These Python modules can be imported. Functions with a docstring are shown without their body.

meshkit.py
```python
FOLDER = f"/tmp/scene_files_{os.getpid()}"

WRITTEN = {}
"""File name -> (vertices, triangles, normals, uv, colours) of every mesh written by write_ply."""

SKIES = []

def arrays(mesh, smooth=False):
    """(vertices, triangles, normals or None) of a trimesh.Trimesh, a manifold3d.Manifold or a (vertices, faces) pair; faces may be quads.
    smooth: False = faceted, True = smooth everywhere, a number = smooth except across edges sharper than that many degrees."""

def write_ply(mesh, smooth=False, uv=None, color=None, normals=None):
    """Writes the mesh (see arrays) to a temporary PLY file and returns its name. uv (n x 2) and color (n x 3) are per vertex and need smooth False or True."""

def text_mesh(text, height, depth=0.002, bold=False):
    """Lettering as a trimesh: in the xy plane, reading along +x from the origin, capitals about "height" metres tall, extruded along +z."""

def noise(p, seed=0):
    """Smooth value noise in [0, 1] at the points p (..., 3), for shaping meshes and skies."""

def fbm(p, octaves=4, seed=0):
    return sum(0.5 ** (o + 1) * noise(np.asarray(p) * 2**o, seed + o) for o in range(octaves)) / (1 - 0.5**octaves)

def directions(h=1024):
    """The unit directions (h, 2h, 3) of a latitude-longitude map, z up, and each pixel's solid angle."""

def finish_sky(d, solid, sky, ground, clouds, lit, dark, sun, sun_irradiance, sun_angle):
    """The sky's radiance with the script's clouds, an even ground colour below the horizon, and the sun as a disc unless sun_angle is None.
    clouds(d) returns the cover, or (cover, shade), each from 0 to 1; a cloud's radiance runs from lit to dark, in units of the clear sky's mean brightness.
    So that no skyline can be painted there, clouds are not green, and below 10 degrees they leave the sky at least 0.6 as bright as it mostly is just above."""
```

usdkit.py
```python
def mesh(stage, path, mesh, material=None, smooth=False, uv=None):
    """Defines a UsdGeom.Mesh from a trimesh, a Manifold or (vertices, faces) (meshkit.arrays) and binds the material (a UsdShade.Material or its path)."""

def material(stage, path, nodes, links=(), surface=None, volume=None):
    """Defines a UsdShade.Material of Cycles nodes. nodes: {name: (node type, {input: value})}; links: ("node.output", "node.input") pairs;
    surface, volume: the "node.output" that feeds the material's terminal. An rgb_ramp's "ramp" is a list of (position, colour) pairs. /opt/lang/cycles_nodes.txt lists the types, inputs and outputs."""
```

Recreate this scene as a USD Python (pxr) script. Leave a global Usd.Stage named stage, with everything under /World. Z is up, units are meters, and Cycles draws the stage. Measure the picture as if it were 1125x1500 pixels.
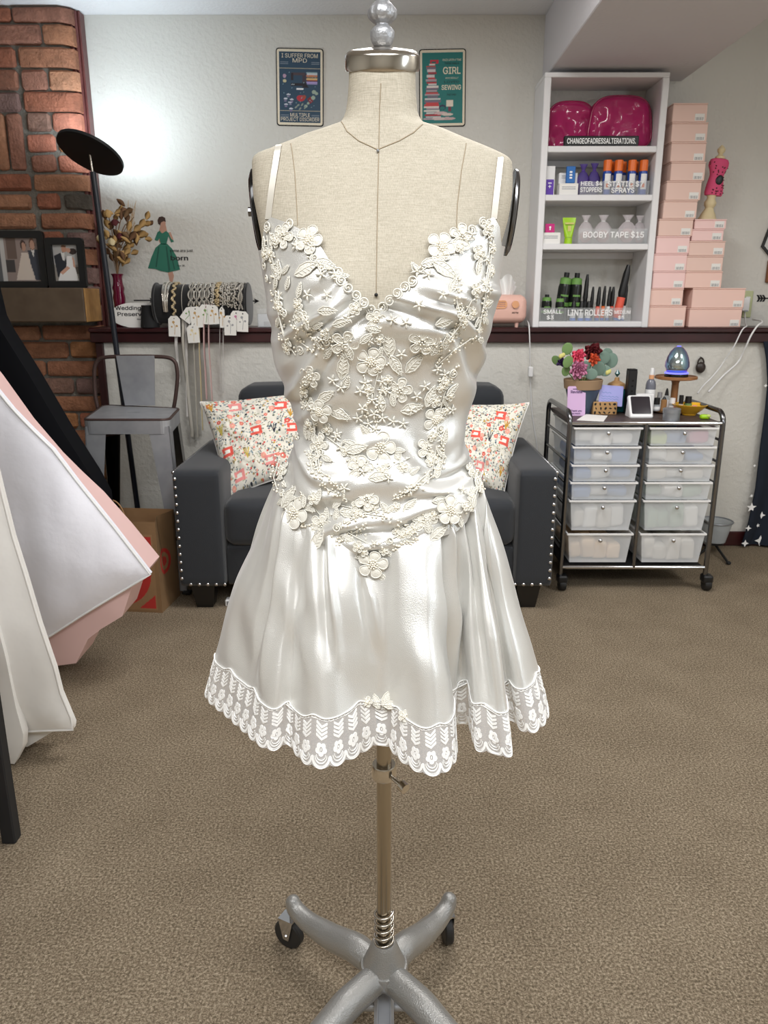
import math, random
import numpy as np, trimesh, manifold3d, usdkit, meshkit
from pxr import Usd, UsdGeom, UsdLux, UsdShade, Gf, Sdf, Vt
from shapely.geometry import Polygon, Point, LineString, box as sbox
from shapely import affinity, ops, contains_xy
from scipy.interpolate import PchipInterpolator
from scipy.spatial import Delaunay, ConvexHull

stage = Usd.Stage.CreateInMemory()
UsdGeom.SetStageUpAxis(stage, 'Z'); UsdGeom.SetStageMetersPerUnit(stage, 1.0)
UsdGeom.Xform.Define(stage, '/World'); UsdGeom.Scope.Define(stage, '/World/Looks')
# ---------------------------------------------------------------- camera, light, exposure
FPX, PITCH, CAMZ = 1127.0, math.radians(15.5), 1.2
cam = UsdGeom.Camera.Define(stage, '/World/camera')
cam.AddTranslateOp().Set((0, 0, CAMZ)); cam.AddRotateXOp().Set(90 - 15.5)
cam.CreateHorizontalApertureAttr(36.0); cam.CreateVerticalApertureAttr(48.0)
cam.CreateFocalLengthAttr(36.0 * FPX / 1125); cam.CreateClippingRangeAttr((0.02, 60))
cam.CreateFStopAttr(22.0); cam.CreateFocusDistanceAttr(0.98)
cam.CreateExposureAttr(1.08)

def rect_light(name, pos, target, w, h, power, color):
    l = UsdLux.RectLight.Define(stage, '/World/' + name)
    l.CreateWidthAttr(w); l.CreateHeightAttr(h); l.CreateIntensityAttr(power); l.CreateColorAttr(color)
    m = Gf.Matrix4d().SetLookAt(Gf.Vec3d(*pos), Gf.Vec3d(*target), Gf.Vec3d(0, 1, 0.01)).GetInverse()
    l.AddTransformOp().Set(m)
rect_light('ceiling_light_panel', (-0.1, -0.35, 2.415), (-0.1, -0.34, 0), 2.2, 1.0, 5.2, (0.97, 0.985, 1.0))
rect_light('ceiling_light_panel_001', (0.15, 2.2, 2.415), (0.15, 2.21, 0), 0.8, 0.6, 10.5, (1.0, 0.985, 0.97))
rect_light('ceiling_light_panel_002', (2.05, 1.7, 2.415), (2.05, 1.71, 0), 0.6, 0.6, 9, (1.0, 0.985, 0.97))
rect_light('daylight_opening', (2.55, 0.3, 1.6), (0, 0.9, 1.1), 0.9, 0.8, 4, (0.8, 0.9, 1.0))

CF, CU = np.array([0, math.cos(PITCH), -math.sin(PITCH)]), np.array([0, math.sin(PITCH), math.cos(PITCH)])
CO = np.array([0, 0, CAMZ])
def ray(px, py): return CF + np.array([1., 0, 0]) * (px - 562.5) / FPX - CU * (py - 750) / FPX
def at(px, py, y):
    d = ray(px, py); return CO + d * (y / d[1])
def on(px, py, z):
    d = ray(px, py); return CO + d * ((z - CAMZ) / d[2])
def L(r, g=None, b=None):
    c = np.array(r if g is None else (r, g, b), float) / 255
    return np.where(c <= 0.04045, c / 12.92, ((c + 0.055) / 1.055) ** 2.4)

# ---------------------------------------------------------------- mesh helpers
def T(v, f): return trimesh.Trimesh(np.asarray(v, float), np.asarray(f), process=False)
def cat(ms): return trimesh.util.concatenate([m for m in ms if m is not None]) if len(ms) > 1 else ms[0]
_s = np.array([(sx * (1 if k == 0 else .9), sy * (1 if k == 1 else .9), sz * (1 if k == 2 else .9)) for sx in (-1, 1) for sy in (-1, 1) for sz in (-1, 1) for k in range(3)])
def _hullf(p):
    h = ConvexHull(p); f = h.simplices.copy(); c = p.mean(0)
    n = np.cross(p[f[:, 1]] - p[f[:, 0]], p[f[:, 2]] - p[f[:, 0]])
    w = ((p[f].mean(1) - c) * n).sum(1) < 0; f[w] = f[w][:, ::-1]; return f
_cf = _hullf(_s); _sg = np.sign(_s); _in = np.abs(_s) < .95
def cbox(x0, x1, y0, y1, z0, z1, b=.003):
    c = np.array([x0 + x1, y0 + y1, z0 + z1]) / 2; h = np.abs(np.array([x1 - x0, y1 - y0, z1 - z0])) / 2
    b = min(b, h.min() * .9); return T(c + _sg * (h - b * _in), _cf)
def hull(p):
    p = np.asarray(p, float); h = ConvexHull(p); u = h.vertices; q = p[u]; return T(q, _hullf(q))
def rbox(x0, x1, y0, y1, z0, z1, r, n=4):
    """box with well rounded edges"""
    c = np.array([x0 + x1, y0 + y1, z0 + z1]) / 2; h = np.array([x1 - x0, y1 - y0, z1 - z0]) / 2; r = min(r, h.min() * .98)
    m = trimesh.creation.icosphere(2 if n <= 4 else 3); v = m.vertices
    return T(c + np.sign(v) * (h - r) * (np.abs(v) > 1e-6) + v * r, m.faces)
def soft_box(x0, x1, y0, y1, z0, z1, r, puff=0.0, n=24, seed=0, rough=0.0):
    """upholstered block: a rounded box on a fine cube grid, sides puffed out"""
    g = np.linspace(-1, 1, n); vs, fs = [], []; o = 0
    c = np.array([x0 + x1, y0 + y1, z0 + z1]) / 2; h = np.array([x1 - x0, y1 - y0, z1 - z0]) / 2
    A, B = np.meshgrid(g, g, indexing='ij'); i = np.arange(n * n).reshape(n, n)
    q = np.stack([i[:-1, :-1], i[1:, :-1], i[1:, 1:], i[:-1, 1:]], -1).reshape(-1, 4)
    for k in range(3):
        for s in (-1, 1):
            p = np.zeros((n * n, 3)); p[:, k] = s; p[:, (k + 1) % 3] = A.ravel(); p[:, (k + 2) % 3] = B.ravel()
            vs.append(p); fs.append((q if s > 0 else q[:, ::-1]) + o); o += n * n
    p = np.vstack(vs); w = h * p
    inner = np.clip(w, -(h - r), h - r); d = w - inner; l = np.linalg.norm(d, axis=1, keepdims=True)
    w = inner + d / np.maximum(l, 1e-9) * np.minimum(r, np.where(l > 0, r, 0))
    for k in range(3):
        a, b = p[:, (k + 1) % 3], p[:, (k + 2) % 3]
        w[:, k] += np.sign(p[:, k]) * (np.abs(p[:, k]) > .98) * puff * (1 - a * a) * (1 - b * b)
    if rough: w += (meshkit.fbm(w * 9 + seed * 7.3, 3)[:, None] - .5) * rough
    f = np.vstack(fs); m = T(c + w, np.vstack([f[:, :3], f[:, [0, 2, 3]]])); m.merge_vertices(); return m
def ellipsoid(c, r, sub=2):
    m = trimesh.creation.icosphere(sub); return T(np.asarray(c) + m.vertices * np.asarray(r), m.faces)
def tube(pts, r, n=8, closed=False, flat=None):
    p = np.asarray(pts, float); m = len(p); r = np.broadcast_to(np.asarray(r, float), (m,))
    t = np.roll(p, -1, 0) - np.roll(p, 1, 0)
    if not closed: t[0] = p[1] - p[0]; t[-1] = p[-1] - p[-2]
    t /= np.maximum(np.linalg.norm(t, axis=1, keepdims=True), 1e-12)
    a = np.array([0, 0, 1.]) if abs(t[0][2]) < .9 else np.array([1., 0, 0])
    u = np.cross(t[0], a); u /= np.linalg.norm(u); U = [u]
    for k in range(1, m):
        u = U[-1] - t[k] * (U[-1] @ t[k]); U.append(u / max(np.linalg.norm(u), 1e-9))
    U = np.array(U); V = np.cross(t, U); an = np.arange(n) / n * 2 * math.pi
    fl = 1 if flat is None else flat
    v = p[:, None] + r[:, None, None] * (np.cos(an)[None, :, None] * U[:, None] + fl * np.sin(an)[None, :, None] * V[:, None])
    v = v.reshape(-1, 3); i = np.arange(m * n).reshape(m, n); f = []
    k = m if closed else m - 1
    A = i[np.arange(k)]; B = i[(np.arange(k) + 1) % m]; A2, B2 = np.roll(A, -1, 1), np.roll(B, -1, 1)
    f = np.concatenate([np.stack([A, A2, B2], -1).reshape(-1, 3), np.stack([A, B2, B], -1).reshape(-1, 3)])
    if not closed:
        v = np.vstack([v, p[0], p[-1]]); c0, c1 = m * n, m * n + 1
        e = np.arange(n); e2 = np.roll(e, -1)
        f = np.vstack([f, np.stack([np.full(n, c0), e2, e], -1), np.stack([np.full(n, c1), e + (m - 1) * n, e2 + (m - 1) * n], -1)])
    return T(v, f)
def lathe(prof, c=(0, 0, 0), n=24, cap=True):
    p = [tuple(q) for q in prof]
    if cap:
        if p[0][0] > 1e-6: p = [(1e-5, p[0][1])] + p
        if p[-1][0] > 1e-6: p = p + [(1e-5, p[-1][1])]
    p = np.array(p); an = np.arange(n) / n * 2 * math.pi; m = len(p)
    v = np.stack([p[:, None, 0] * np.cos(an), p[:, None, 0] * np.sin(an), np.repeat(p[:, 1:2], n, 1)], -1).reshape(-1, 3) + np.asarray(c)
    i = np.arange(m * n).reshape(m, n); A, B = i[:-1], i[1:]; A2, B2 = np.roll(A, -1, 1), np.roll(B, -1, 1)
    return T(v, np.concatenate([np.stack([A, A2, B2], -1).reshape(-1, 3), np.stack([A, B2, B], -1).reshape(-1, 3)]))
def ext(poly, d):
    gs = getattr(poly, 'geoms', [poly])
    return cat([trimesh.creation.extrude_polygon(g, d, engine='earcut') for g in gs if g.area > 0])
def xz(m, o=(0, 0, 0), s=1.0):
    """a flat mesh drawn in xy, thickness z -> upright, facing -y, at o"""
    v = m.vertices * s; return T(np.stack([v[:, 0] + o[0], o[1] - v[:, 2], v[:, 1] + o[2]], 1), m.faces)
def rot(m, axis, deg, c=(0, 0, 0)):
    m = m.copy(); m.apply_transform(trimesh.transformations.rotation_matrix(math.radians(deg), axis, c)); return m
def move(m, d): return T(m.vertices + np.asarray(d), m.faces)
def grid_faces(nu, nv, closed=False):
    i = np.arange(nu * nv).reshape(nu, nv)
    A, B = i[:-1], i[1:]
    if closed: A, B = i, np.roll(i, -1, 0)
    a, b, c, d = A[:, :-1], B[:, :-1], B[:, 1:], A[:, 1:]
    return np.concatenate([np.stack([a, b, c], -1).reshape(-1, 3), np.stack([a, c, d], -1).reshape(-1, 3)])
def rrect(w, h, r, cx=0, cy=0): return sbox(cx - w / 2 + r, cy - h / 2 + r, cx + w / 2 - r, cy + h / 2 - r).buffer(r, 5)
def text(s, h, center=True, bold=True, depth=.0008, w=None):
    m = meshkit.text_mesh(s, h, depth, bold); v = m.vertices.copy(); lo, hi = v[:, 0].min(), v[:, 0].max()
    k = 1 if w is None else w / (hi - lo)
    v[:, 0] = (v[:, 0] - (lo + hi) / 2 if center else v[:, 0] - lo) * k; v[:, 1] -= h / 2
    return T(v, m.faces)

# ---------------------------------------------------------------- scene helpers
USED = {}
def numbered(parent, name):
    k = USED.get((parent, name), 0); USED[(parent, name)] = k + 1
    return f'{parent}/{name}' + (f'_{k:03d}' if k else '')
class Thing:
    def __init__(s, path, loc): s.path, s.loc = path, np.asarray(loc, float)
def props(prim, label=None, cat_=None, group=None, kind=None):
    for k, v in (('label', label), ('category', cat_), ('group', group), ('kind', kind)):
        if v: prim.SetCustomDataByKey(k, v)
def thing(name, label, cat_, loc=(0, 0, 0), group=None, kind=None):
    path = numbered('/World', name); x = UsdGeom.Xform.Define(stage, path); x.AddTranslateOp().Set(tuple(map(float, loc)))
    props(x.GetPrim(), label, cat_, group, kind); return Thing(path, loc)
def part(t, name, m, mat, smooth=35, label=None, kind=None, col=None):
    path = numbered(t.path, name)
    g = usdkit.mesh(stage, path, T(m.vertices - t.loc, m.faces), MAT[mat], smooth)
    if kind or label: props(g.GetPrim(), label, kind=kind)
    if col is not None:
        UsdGeom.PrimvarsAPI(g).CreatePrimvar('Col', Sdf.ValueTypeNames.Color3fArray, 'vertex').Set(Vt.Vec3fArray.FromNumpy(np.asarray(col, np.float32)))
    return Thing(path, t.loc)
def single(name, label, cat_, m, mat, smooth=35, group=None, kind=None):
    path = numbered('/World', name); g = usdkit.mesh(stage, path, m, MAT[mat], smooth)
    props(g.GetPrim(), label, cat_, group, kind); return Thing(path, (0, 0, 0))
def struct(name, m, mat, smooth=False):
    path = numbered('/World', name); g = usdkit.mesh(stage, path, m, MAT[mat], smooth)
    props(g.GetPrim(), kind='structure'); return Thing(path, (0, 0, 0))

class Paint:
    """flat print: colours held on the points of a fine grid (w x h metres)"""
    def __init__(s, w, h, nx, bg):
        s.w, s.h, s.nx, s.ny = w, h, nx, max(2, int(nx * h / w))
        s.X, s.Y = np.meshgrid(np.linspace(0, 1, s.nx), np.linspace(0, 1, s.ny), indexing='ij')
        s.C = np.empty((s.nx, s.ny, 3)); s.C[:] = L(bg)
    def put(s, m, c, a=1): s.C[m] = s.C[m] * (1 - a) + L(c) * a
    def rect(s, x0, y0, x1, y1, c, a=1): s.put((s.X >= x0) & (s.X <= x1) & (s.Y >= y0) & (s.Y <= y1), c, a)
    def ell(s, cx, cy, rx, ry, c, rot=0, a=1):
        k = s.h / s.w; dx, dy = s.X - cx, (s.Y - cy) * k; r = math.radians(rot)
        s.put(((dx * math.cos(r) + dy * math.sin(r)) / rx) ** 2 + ((-dx * math.sin(r) + dy * math.cos(r)) / ry) ** 2 <= 1, c, a)
    def poly(s, pts, c, a=1): s.put(contains_xy(Polygon(pts), s.X, s.Y), c, a)
    def line(s, pts, w, c, a=1): s.put(contains_xy(LineString(pts).buffer(w), s.X, s.Y), c, a)
    def speckle(s, amt, seed=0):
        s.C *= 1 + amt * (np.random.default_rng(seed).random((s.nx, s.ny, 1)) - .5)
    def mesh(s, fn):
        p = np.stack([(s.X - .5) * s.w, (s.Y - .5) * s.h, 0 * s.X], -1).reshape(-1, 3)
        return T(fn(p), grid_faces(s.nx, s.ny)), s.C.reshape(-1, 3)
def face(o): return lambda p: np.stack([p[:, 0] + o[0], np.full(len(p), o[1]), p[:, 1] + o[2]], 1)

# ---------------------------------------------------------------- materials
MAT = {}
def mat(name, c, rough=.5, metal=0, bump=0, bscale=200, var=0, vscale=20, c2=None, **kw):
    nodes = {'p': ('principled_bsdf', dict(base_color=tuple(L(c)), roughness=rough, metallic=metal, **kw))}; links = []
    if bump or var: nodes['tc'] = ('texture_coordinate', {})
    if var:
        nodes['n'] = ('noise_texture', dict(scale=vscale, detail=4.0, roughness=.6)); links.append(('tc.object', 'n.vector'))
        d = L(c2) if c2 is not None else L(c) * .6
        nodes['r'] = ('rgb_ramp', {'ramp': [(.5 - .5 * var if var < 1 else .3, tuple(L(c))), (.5 + .5 * var if var < 1 else .7, tuple(d))]})
        links += [('n.fac', 'r.fac'), ('r.color', 'p.base_color')]
    if bump:
        nodes['bn'] = ('noise_texture', dict(scale=bscale, detail=3.0)); nodes['b'] = ('bump', dict(strength=.6, distance=bump))
        links += [('tc.object', 'bn.vector'), ('bn.fac', 'b.height'), ('b.normal', 'p.normal')]
    MAT[name] = usdkit.material(stage, '/World/Looks/' + name, nodes, links, 'p.BSDF'); return name
def raw(name, nodes, links, surface): MAT[name] = usdkit.material(stage, '/World/Looks/' + name, nodes, links, surface)

mat('wall_paint', (206, 204, 197), .75, bump=.006, bscale=55)
mat('ceiling_paint', (222, 222, 224), .8, bump=.004, bscale=70)
mat('soffit_paint', (206, 203, 206), .8, bump=.004, bscale=70)
raw('carpet', {'tc': ('texture_coordinate', {}), 'n': ('noise_texture', dict(scale=190., detail=5., roughness=.8)), 'n2': ('noise_texture', dict(scale=6., detail=4.)),
    'ad': ('math', dict(math_type='multiply_add', value2=.08)), 'sb': ('math', dict(math_type='subtract', value2=.04)),
    'r': ('rgb_ramp', {'ramp': [(.33, tuple(L(78, 67, 53))), (.5, tuple(L(150, 134, 112))), (.68, tuple(L(222, 204, 178)))]}),
    'b': ('bump', dict(strength=.9, distance=.012)), 'p': ('principled_bsdf', dict(roughness=.95, specular_ior_level=.1))},
    [('tc.object', 'n.vector'), ('tc.object', 'n2.vector'), ('n2.fac', 'ad.value1'), ('n.fac', 'ad.value3'), ('ad.value', 'sb.value1'), ('sb.value', 'r.fac'),
     ('r.color', 'p.base_color'), ('n.fac', 'b.height'), ('b.normal', 'p.normal')], 'p.BSDF')
mat('mahogany', (62, 22, 24), .35, var=.5, vscale=6, c2=(38, 12, 15))
mat('trim_wood', (112, 62, 58), .4, var=.5, vscale=8, c2=(84, 42, 42))
mat('mortar', (132, 128, 120), .95, bump=.01, bscale=120, var=.5, vscale=30, c2=(104, 100, 92))
BR = [(156, 102, 82), (162, 108, 84), (142, 92, 78), (172, 116, 82), (172, 134, 96), (138, 116, 94), (150, 100, 88), (156, 94, 76), (128, 110, 96), (180, 126, 96)]
BR = [(min(255, int(c[0] * 1.08)), int(c[1] * (1.12 if c[1] < .7 * c[0] else .99)), int(c[2] * 1.06)) for c in BR]
for i, c in enumerate(BR): mat(f'brick_{i}', c, .9, bump=.012, bscale=90, var=.55, vscale=26, c2=tuple(int(x * .72) for x in c))
mat('soot_brick', (96, 88, 78), .9, bump=.012, bscale=90, var=.6, vscale=20, c2=(60, 54, 48))
mat('chrome', (200, 200, 202), .14, 1.0)
mat('chrome_dark', (118, 118, 120), .22, 1.0)
mat('nickel', (190, 184, 174), .2, 1.0)
mat('bronze_pole', (156, 147, 132), .22, 1.0)
mat('silver_paint', (138, 137, 134), .36, .55, bump=.0015, bscale=420)
mat('silver_finial', (168, 169, 172), .42, .6, bump=.002, bscale=200)
mat('galvanised', (176, 178, 181), .45, .5, var=.6, vscale=14, c2=(150, 152, 158))
mat('rust_metal', (76, 58, 54), .5, .4)
mat('black', (14, 14, 16), .45); mat('black_matte', (18, 18, 20), .8); mat('black_gloss', (10, 10, 12), .15); mat('rubber', (20, 20, 21), .6)
mat('velvet', (8, 8, 10), .9, sheen_weight=.3)
mat('lamp_black', (9, 9, 11), .55); mat('lamp_pole', (22, 26, 36), .4)
mat('charcoal', (34, 38, 44), .85, bump=.002, bscale=500, var=.4, vscale=60, c2=(34, 37, 42), sheen_weight=.2)
mat('dark_wood', (16, 14, 14), .4)
mat('white_paint', (226, 225, 226), .5); mat('white_plastic', (226, 226, 226), .35); mat('paper', (232, 230, 226), .8); mat('tag_paper', (226, 224, 218), .8)
mat('tin_gray', (150, 154, 160), .35, .6); mat('kraft', (158, 122, 84), .85, var=.5, vscale=10, c2=(138, 104, 70))
mat('red_print', (196, 48, 46), .8); mat('cream_text', (222, 212, 190), .7); mat('dark_text', (38, 36, 38), .8); mat('white_text', (240, 240, 240), .6)
mat('pink_box', (236, 200, 188), .75); mat('pink_box_b', (240, 204, 200), .75); mat('pink_box_c', (230, 198, 186), .75)
mat('pink_lining', (214, 180, 176), .7); mat('garment_white', (228, 228, 236), .55, bump=.002, bscale=30); mat('garment_cream', (222, 220, 216), .6, bump=.002, bscale=20)
mat('garment_black', (5, 6, 11), .8, specular_ior_level=.15); mat('navy_cloth', (10, 22, 38), .85)
mat('wood_plank', (104, 88, 70), .6, var=.6, vscale=9, c2=(74, 58, 44)); mat('wood_end', (186, 142, 84), .6, var=.6, vscale=22, c2=(148, 106, 58))
mat('shelf_wood', (140, 88, 50), .5, var=.6, vscale=12, c2=(104, 62, 34)); mat('acacia', (164, 116, 72), .45, var=.6, vscale=16, c2=(122, 80, 46))
mat('speckled_top', (88, 72, 66), .5, var=.35, vscale=150, c2=(44, 36, 34))
# linen: fine woven threads
raw('linen', {'tc': ('texture_coordinate', {}), 'ma': ('mapping', dict(scale=(1, 1, .12))), 'mb': ('mapping', dict(scale=(.1, .1, 1))),
    'na': ('noise_texture', dict(scale=900., detail=3.)), 'nb': ('noise_texture', dict(scale=900., detail=3.)), 'mx': ('math', dict(math_type='add')),
    'h': ('math', dict(math_type='multiply', value2=.5)), 'r': ('rgb_ramp', {'ramp': [(.36, tuple(L(176, 168, 151))), (.64, tuple(L(198, 190, 174)))]}),
    'b': ('bump', dict(strength=.5, distance=.0015)), 'p': ('principled_bsdf', dict(roughness=.85, specular_ior_level=.2))},
    [('tc.object', 'ma.vector'), ('tc.object', 'mb.vector'), ('ma.vector', 'na.vector'), ('mb.vector', 'nb.vector'), ('na.fac', 'mx.value1'), ('nb.fac', 'mx.value2'),
     ('mx.value', 'h.value1'), ('h.value', 'r.fac'), ('r.color', 'p.base_color'), ('h.value', 'b.height'), ('b.normal', 'p.normal')], 'p.BSDF')
mat('seam_thread', (164, 150, 128), .9)
mat('satin', (224, 223, 219), .30, .55, bump=.0006, bscale=900, specular_ior_level=.6, sheen_weight=.15)
mat('satin_ribbon', (204, 199, 188), .4, .2)
mat('lace_thread', (240, 239, 236), .6, bump=.0006, bscale=1400)
mat('applique', (226, 223, 213), .5, bump=.0012, bscale=900)
mat('pearl', (238, 232, 216), .16, .15, coat_weight=.6)
mat('bead_silver', (214, 210, 202), .15, .85); mat('bead_gold', (214, 196, 160), .2, .8)
def sheer(name, c, fac, rough=.5):
    raw(name, {'t': ('transparent_bsdf', {}), 'd': ('principled_bsdf', dict(base_color=tuple(L(c)), roughness=rough)), 'm': ('mix_closure', dict(fac=fac))},
        [('t.BSDF', 'm.closure1'), ('d.BSDF', 'm.closure2')], 'm.closure')
sheer('net', (236, 236, 238), .42, .7); sheer('organza', (238, 238, 240), .34); sheer('tulle', (226, 218, 222), .4, .6)
sheer('frosted', (232, 236, 240), .5, .3); sheer('clear_plastic', (225, 228, 228), .16, .12); sheer('purple_tulle', (74, 50, 140), .62)
sheer('pink_vinyl', (190, 40, 108), .66, .08); sheer('clear_bottle', (190, 196, 200), .5, .1); sheer('ribbon_sheer', (226, 222, 218), .6)
mat('pink_piping', (150, 22, 76), .25)
raw('print', {'a': ('attribute', {'attribute': 'Col'}), 'p': ('principled_bsdf', dict(roughness=.6))}, [('a.color', 'p.base_color')], 'p.BSDF')
raw('cloth_print', {'a': ('attribute', {'attribute': 'Col'}), 'p': ('principled_bsdf', dict(roughness=.9, specular_ior_level=.15))}, [('a.color', 'p.base_color')], 'p.BSDF')
raw('lamp_glow', {'e': ('emission', dict(color=(.78, .91, 1.0), strength=13.))}, [], 'e.emission')
raw('blue_glow', {'e': ('emission', dict(color=(.25, .25, 1.0), strength=.7))}, [], 'e.emission')
for n, c, r in (('purple', (92, 52, 164), .4), ('blue_box', (34, 104, 178), .5), ('orange', (226, 110, 40), .4), ('can_blue', (38, 74, 160), .3), ('magenta', (196, 30, 120), .35),
                ('lime', (160, 206, 30), .3), ('green_label', (104, 150, 74), .5), ('dark_bottle', (22, 26, 22), .25), ('coral', (226, 92, 70), .5), ('label_blue', (62, 108, 190), .5),
                ('tape_roll', (196, 154, 148), .6), ('lilac_card', (204, 170, 208), .7), ('periwinkle', (158, 160, 216), .7), ('teal_glass', (34, 92, 96), .15), ('gold_foil', (176, 138, 92), .35),
                ('yellow_bowl', (232, 178, 50), .3), ('bone', (214, 198, 158), .6), ('pink_form', (208, 74, 116), .7), ('radio_pink', (226, 182, 168), .35), ('copper', (222, 164, 122), .3),
                ('wine_glass', (96, 14, 44), .12), ('leaf_tan', (186, 150, 96), .8), ('leaf_brown', (110, 78, 52), .8), ('rose_cream', (216, 200, 158), .8), ('rose_dark', (84, 30, 34), .8),
                ('stem_tan', (120, 92, 64), .9), ('bucket_blue', (64, 78, 98), .5), ('jute', (150, 124, 96), .95), ('petal_pink', (232, 90, 120), .7), ('petal_mauve', (190, 120, 152), .7),
                ('petal_wine', (98, 20, 28), .7), ('petal_rust', (206, 84, 48), .7), ('petal_purple', (58, 36, 84), .7), ('leaf_green', (106, 136, 80), .7), ('eucalyptus', (112, 136, 124), .7),
                ('bud_yellow', (206, 200, 120), .7), ('outlet_green', (186, 192, 150), .7), ('screen', (38, 32, 38), .1), ('bag_cream', (206, 200, 190), .7), ('bag_sage', (150, 170, 150), .7),
                ('bag_blue', (96, 130, 180), .7), ('bag_rose', (206, 120, 150), .7), ('bag_lime', (190, 206, 110), .7), ('bag_peach', (226, 196, 160), .7), ('bag_white', (228, 226, 222), .7),
                ('lock_bronze', (48, 38, 34), .4), ('tape_label', (150, 150, 152), .7), ('amber', (150, 110, 70), .2), ('gray_fluid', (110, 112, 122), .2), ('tissue', (228, 228, 226), .9),
                ('skin_print', (186, 142, 122), .7), ('green_dress', (44, 112, 92), .7), ('hair_print', (62, 42, 34), .7), ('green_shade', (30, 84, 70), .7)):
    mat(n, c, r)
mat('iridescent', (186, 190, 214), .12, .9, thin_film_thickness=380., thin_film_ior=1.4)
# ================================================================ THE SETTING
YU, YL, YB, XL, XR, YR, ZC = 3.93, 3.70, 3.80, -2.75, 2.60, -2.6, 2.43   # upper wall, lower wall, brick face, room sides, ceiling
LEDGE = float(at(900, 480, 3.67)[2])
struct('floor', cbox(XL, XR, YR, YU + .1, -.05, 0, .001), 'carpet')
struct('ceiling', cbox(XL, XR, YR, YU + .1, ZC, ZC + .05, .001), 'ceiling_paint')
struct('wall_back', cbox(-1.40, XR, YU, YU + .1, LEDGE - .02, ZC, .001), 'wall_paint')
xlw = at(160, 592, YL)[0]
struct('wall_back_lower', cbox(xlw, XR, YL, YU + .1, 0, LEDGE - .02, .001), 'wall_paint')
struct('wall_left', cbox(XL - .1, XL, YR, YU + .1, 0, ZC, .001), 'wall_paint')
struct('wall_right', cbox(XR, XR + .1, YR, YU + .1, 0, ZC, .001), 'wall_paint')
struct('wall_front', cbox(XL, XR, YR - .1, YR, 0, ZC, .001), 'wall_paint')
sx0, sx1, sz = at(794, 122, YU)[0], at(1000, 110, YU)[0], at(790, 119, YU)[2]
struct('trim_soffit', cbox(sx0, sx1, 1.2, YU, sz, ZC, .004), 'soffit_paint')
led = struct('trim_ledge', cbox(-1.37, XR, YL - .045, YU, LEDGE - .022, LEDGE, .005), 'mahogany')
part(led, 'apron', cbox(-1.37, XR, YL - .03, YL, LEDGE - .068, LEDGE - .022, .004), 'mahogany')
xt = at(115, 60, YU - .04)[0]
tr = struct('trim_corner_wood', cbox(xt - .022, xt - .006, YB + .04, YU, 0, ZC - .001, .003), 'trim_wood')
part(tr, 'moulding', cbox(xt - .006, xt + .012, YB + .055, YU, 0, ZC - .002, .005), 'trim_wood')
part(tr, 'moulding', cbox(xt + .012, xt + .022, YB + .07, YU, 0, ZC - .002, .003), 'trim_wood')
struct('trim_lower_wood', cbox(at(149, 592, YL)[0], xlw - .0005, YL - .012, YU, 0, LEDGE - .069, .004), 'mahogany')
struct('baseboard_back', cbox(xlw, XR, YL - .014, YL, 0, .075, .005), 'mahogany')
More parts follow.
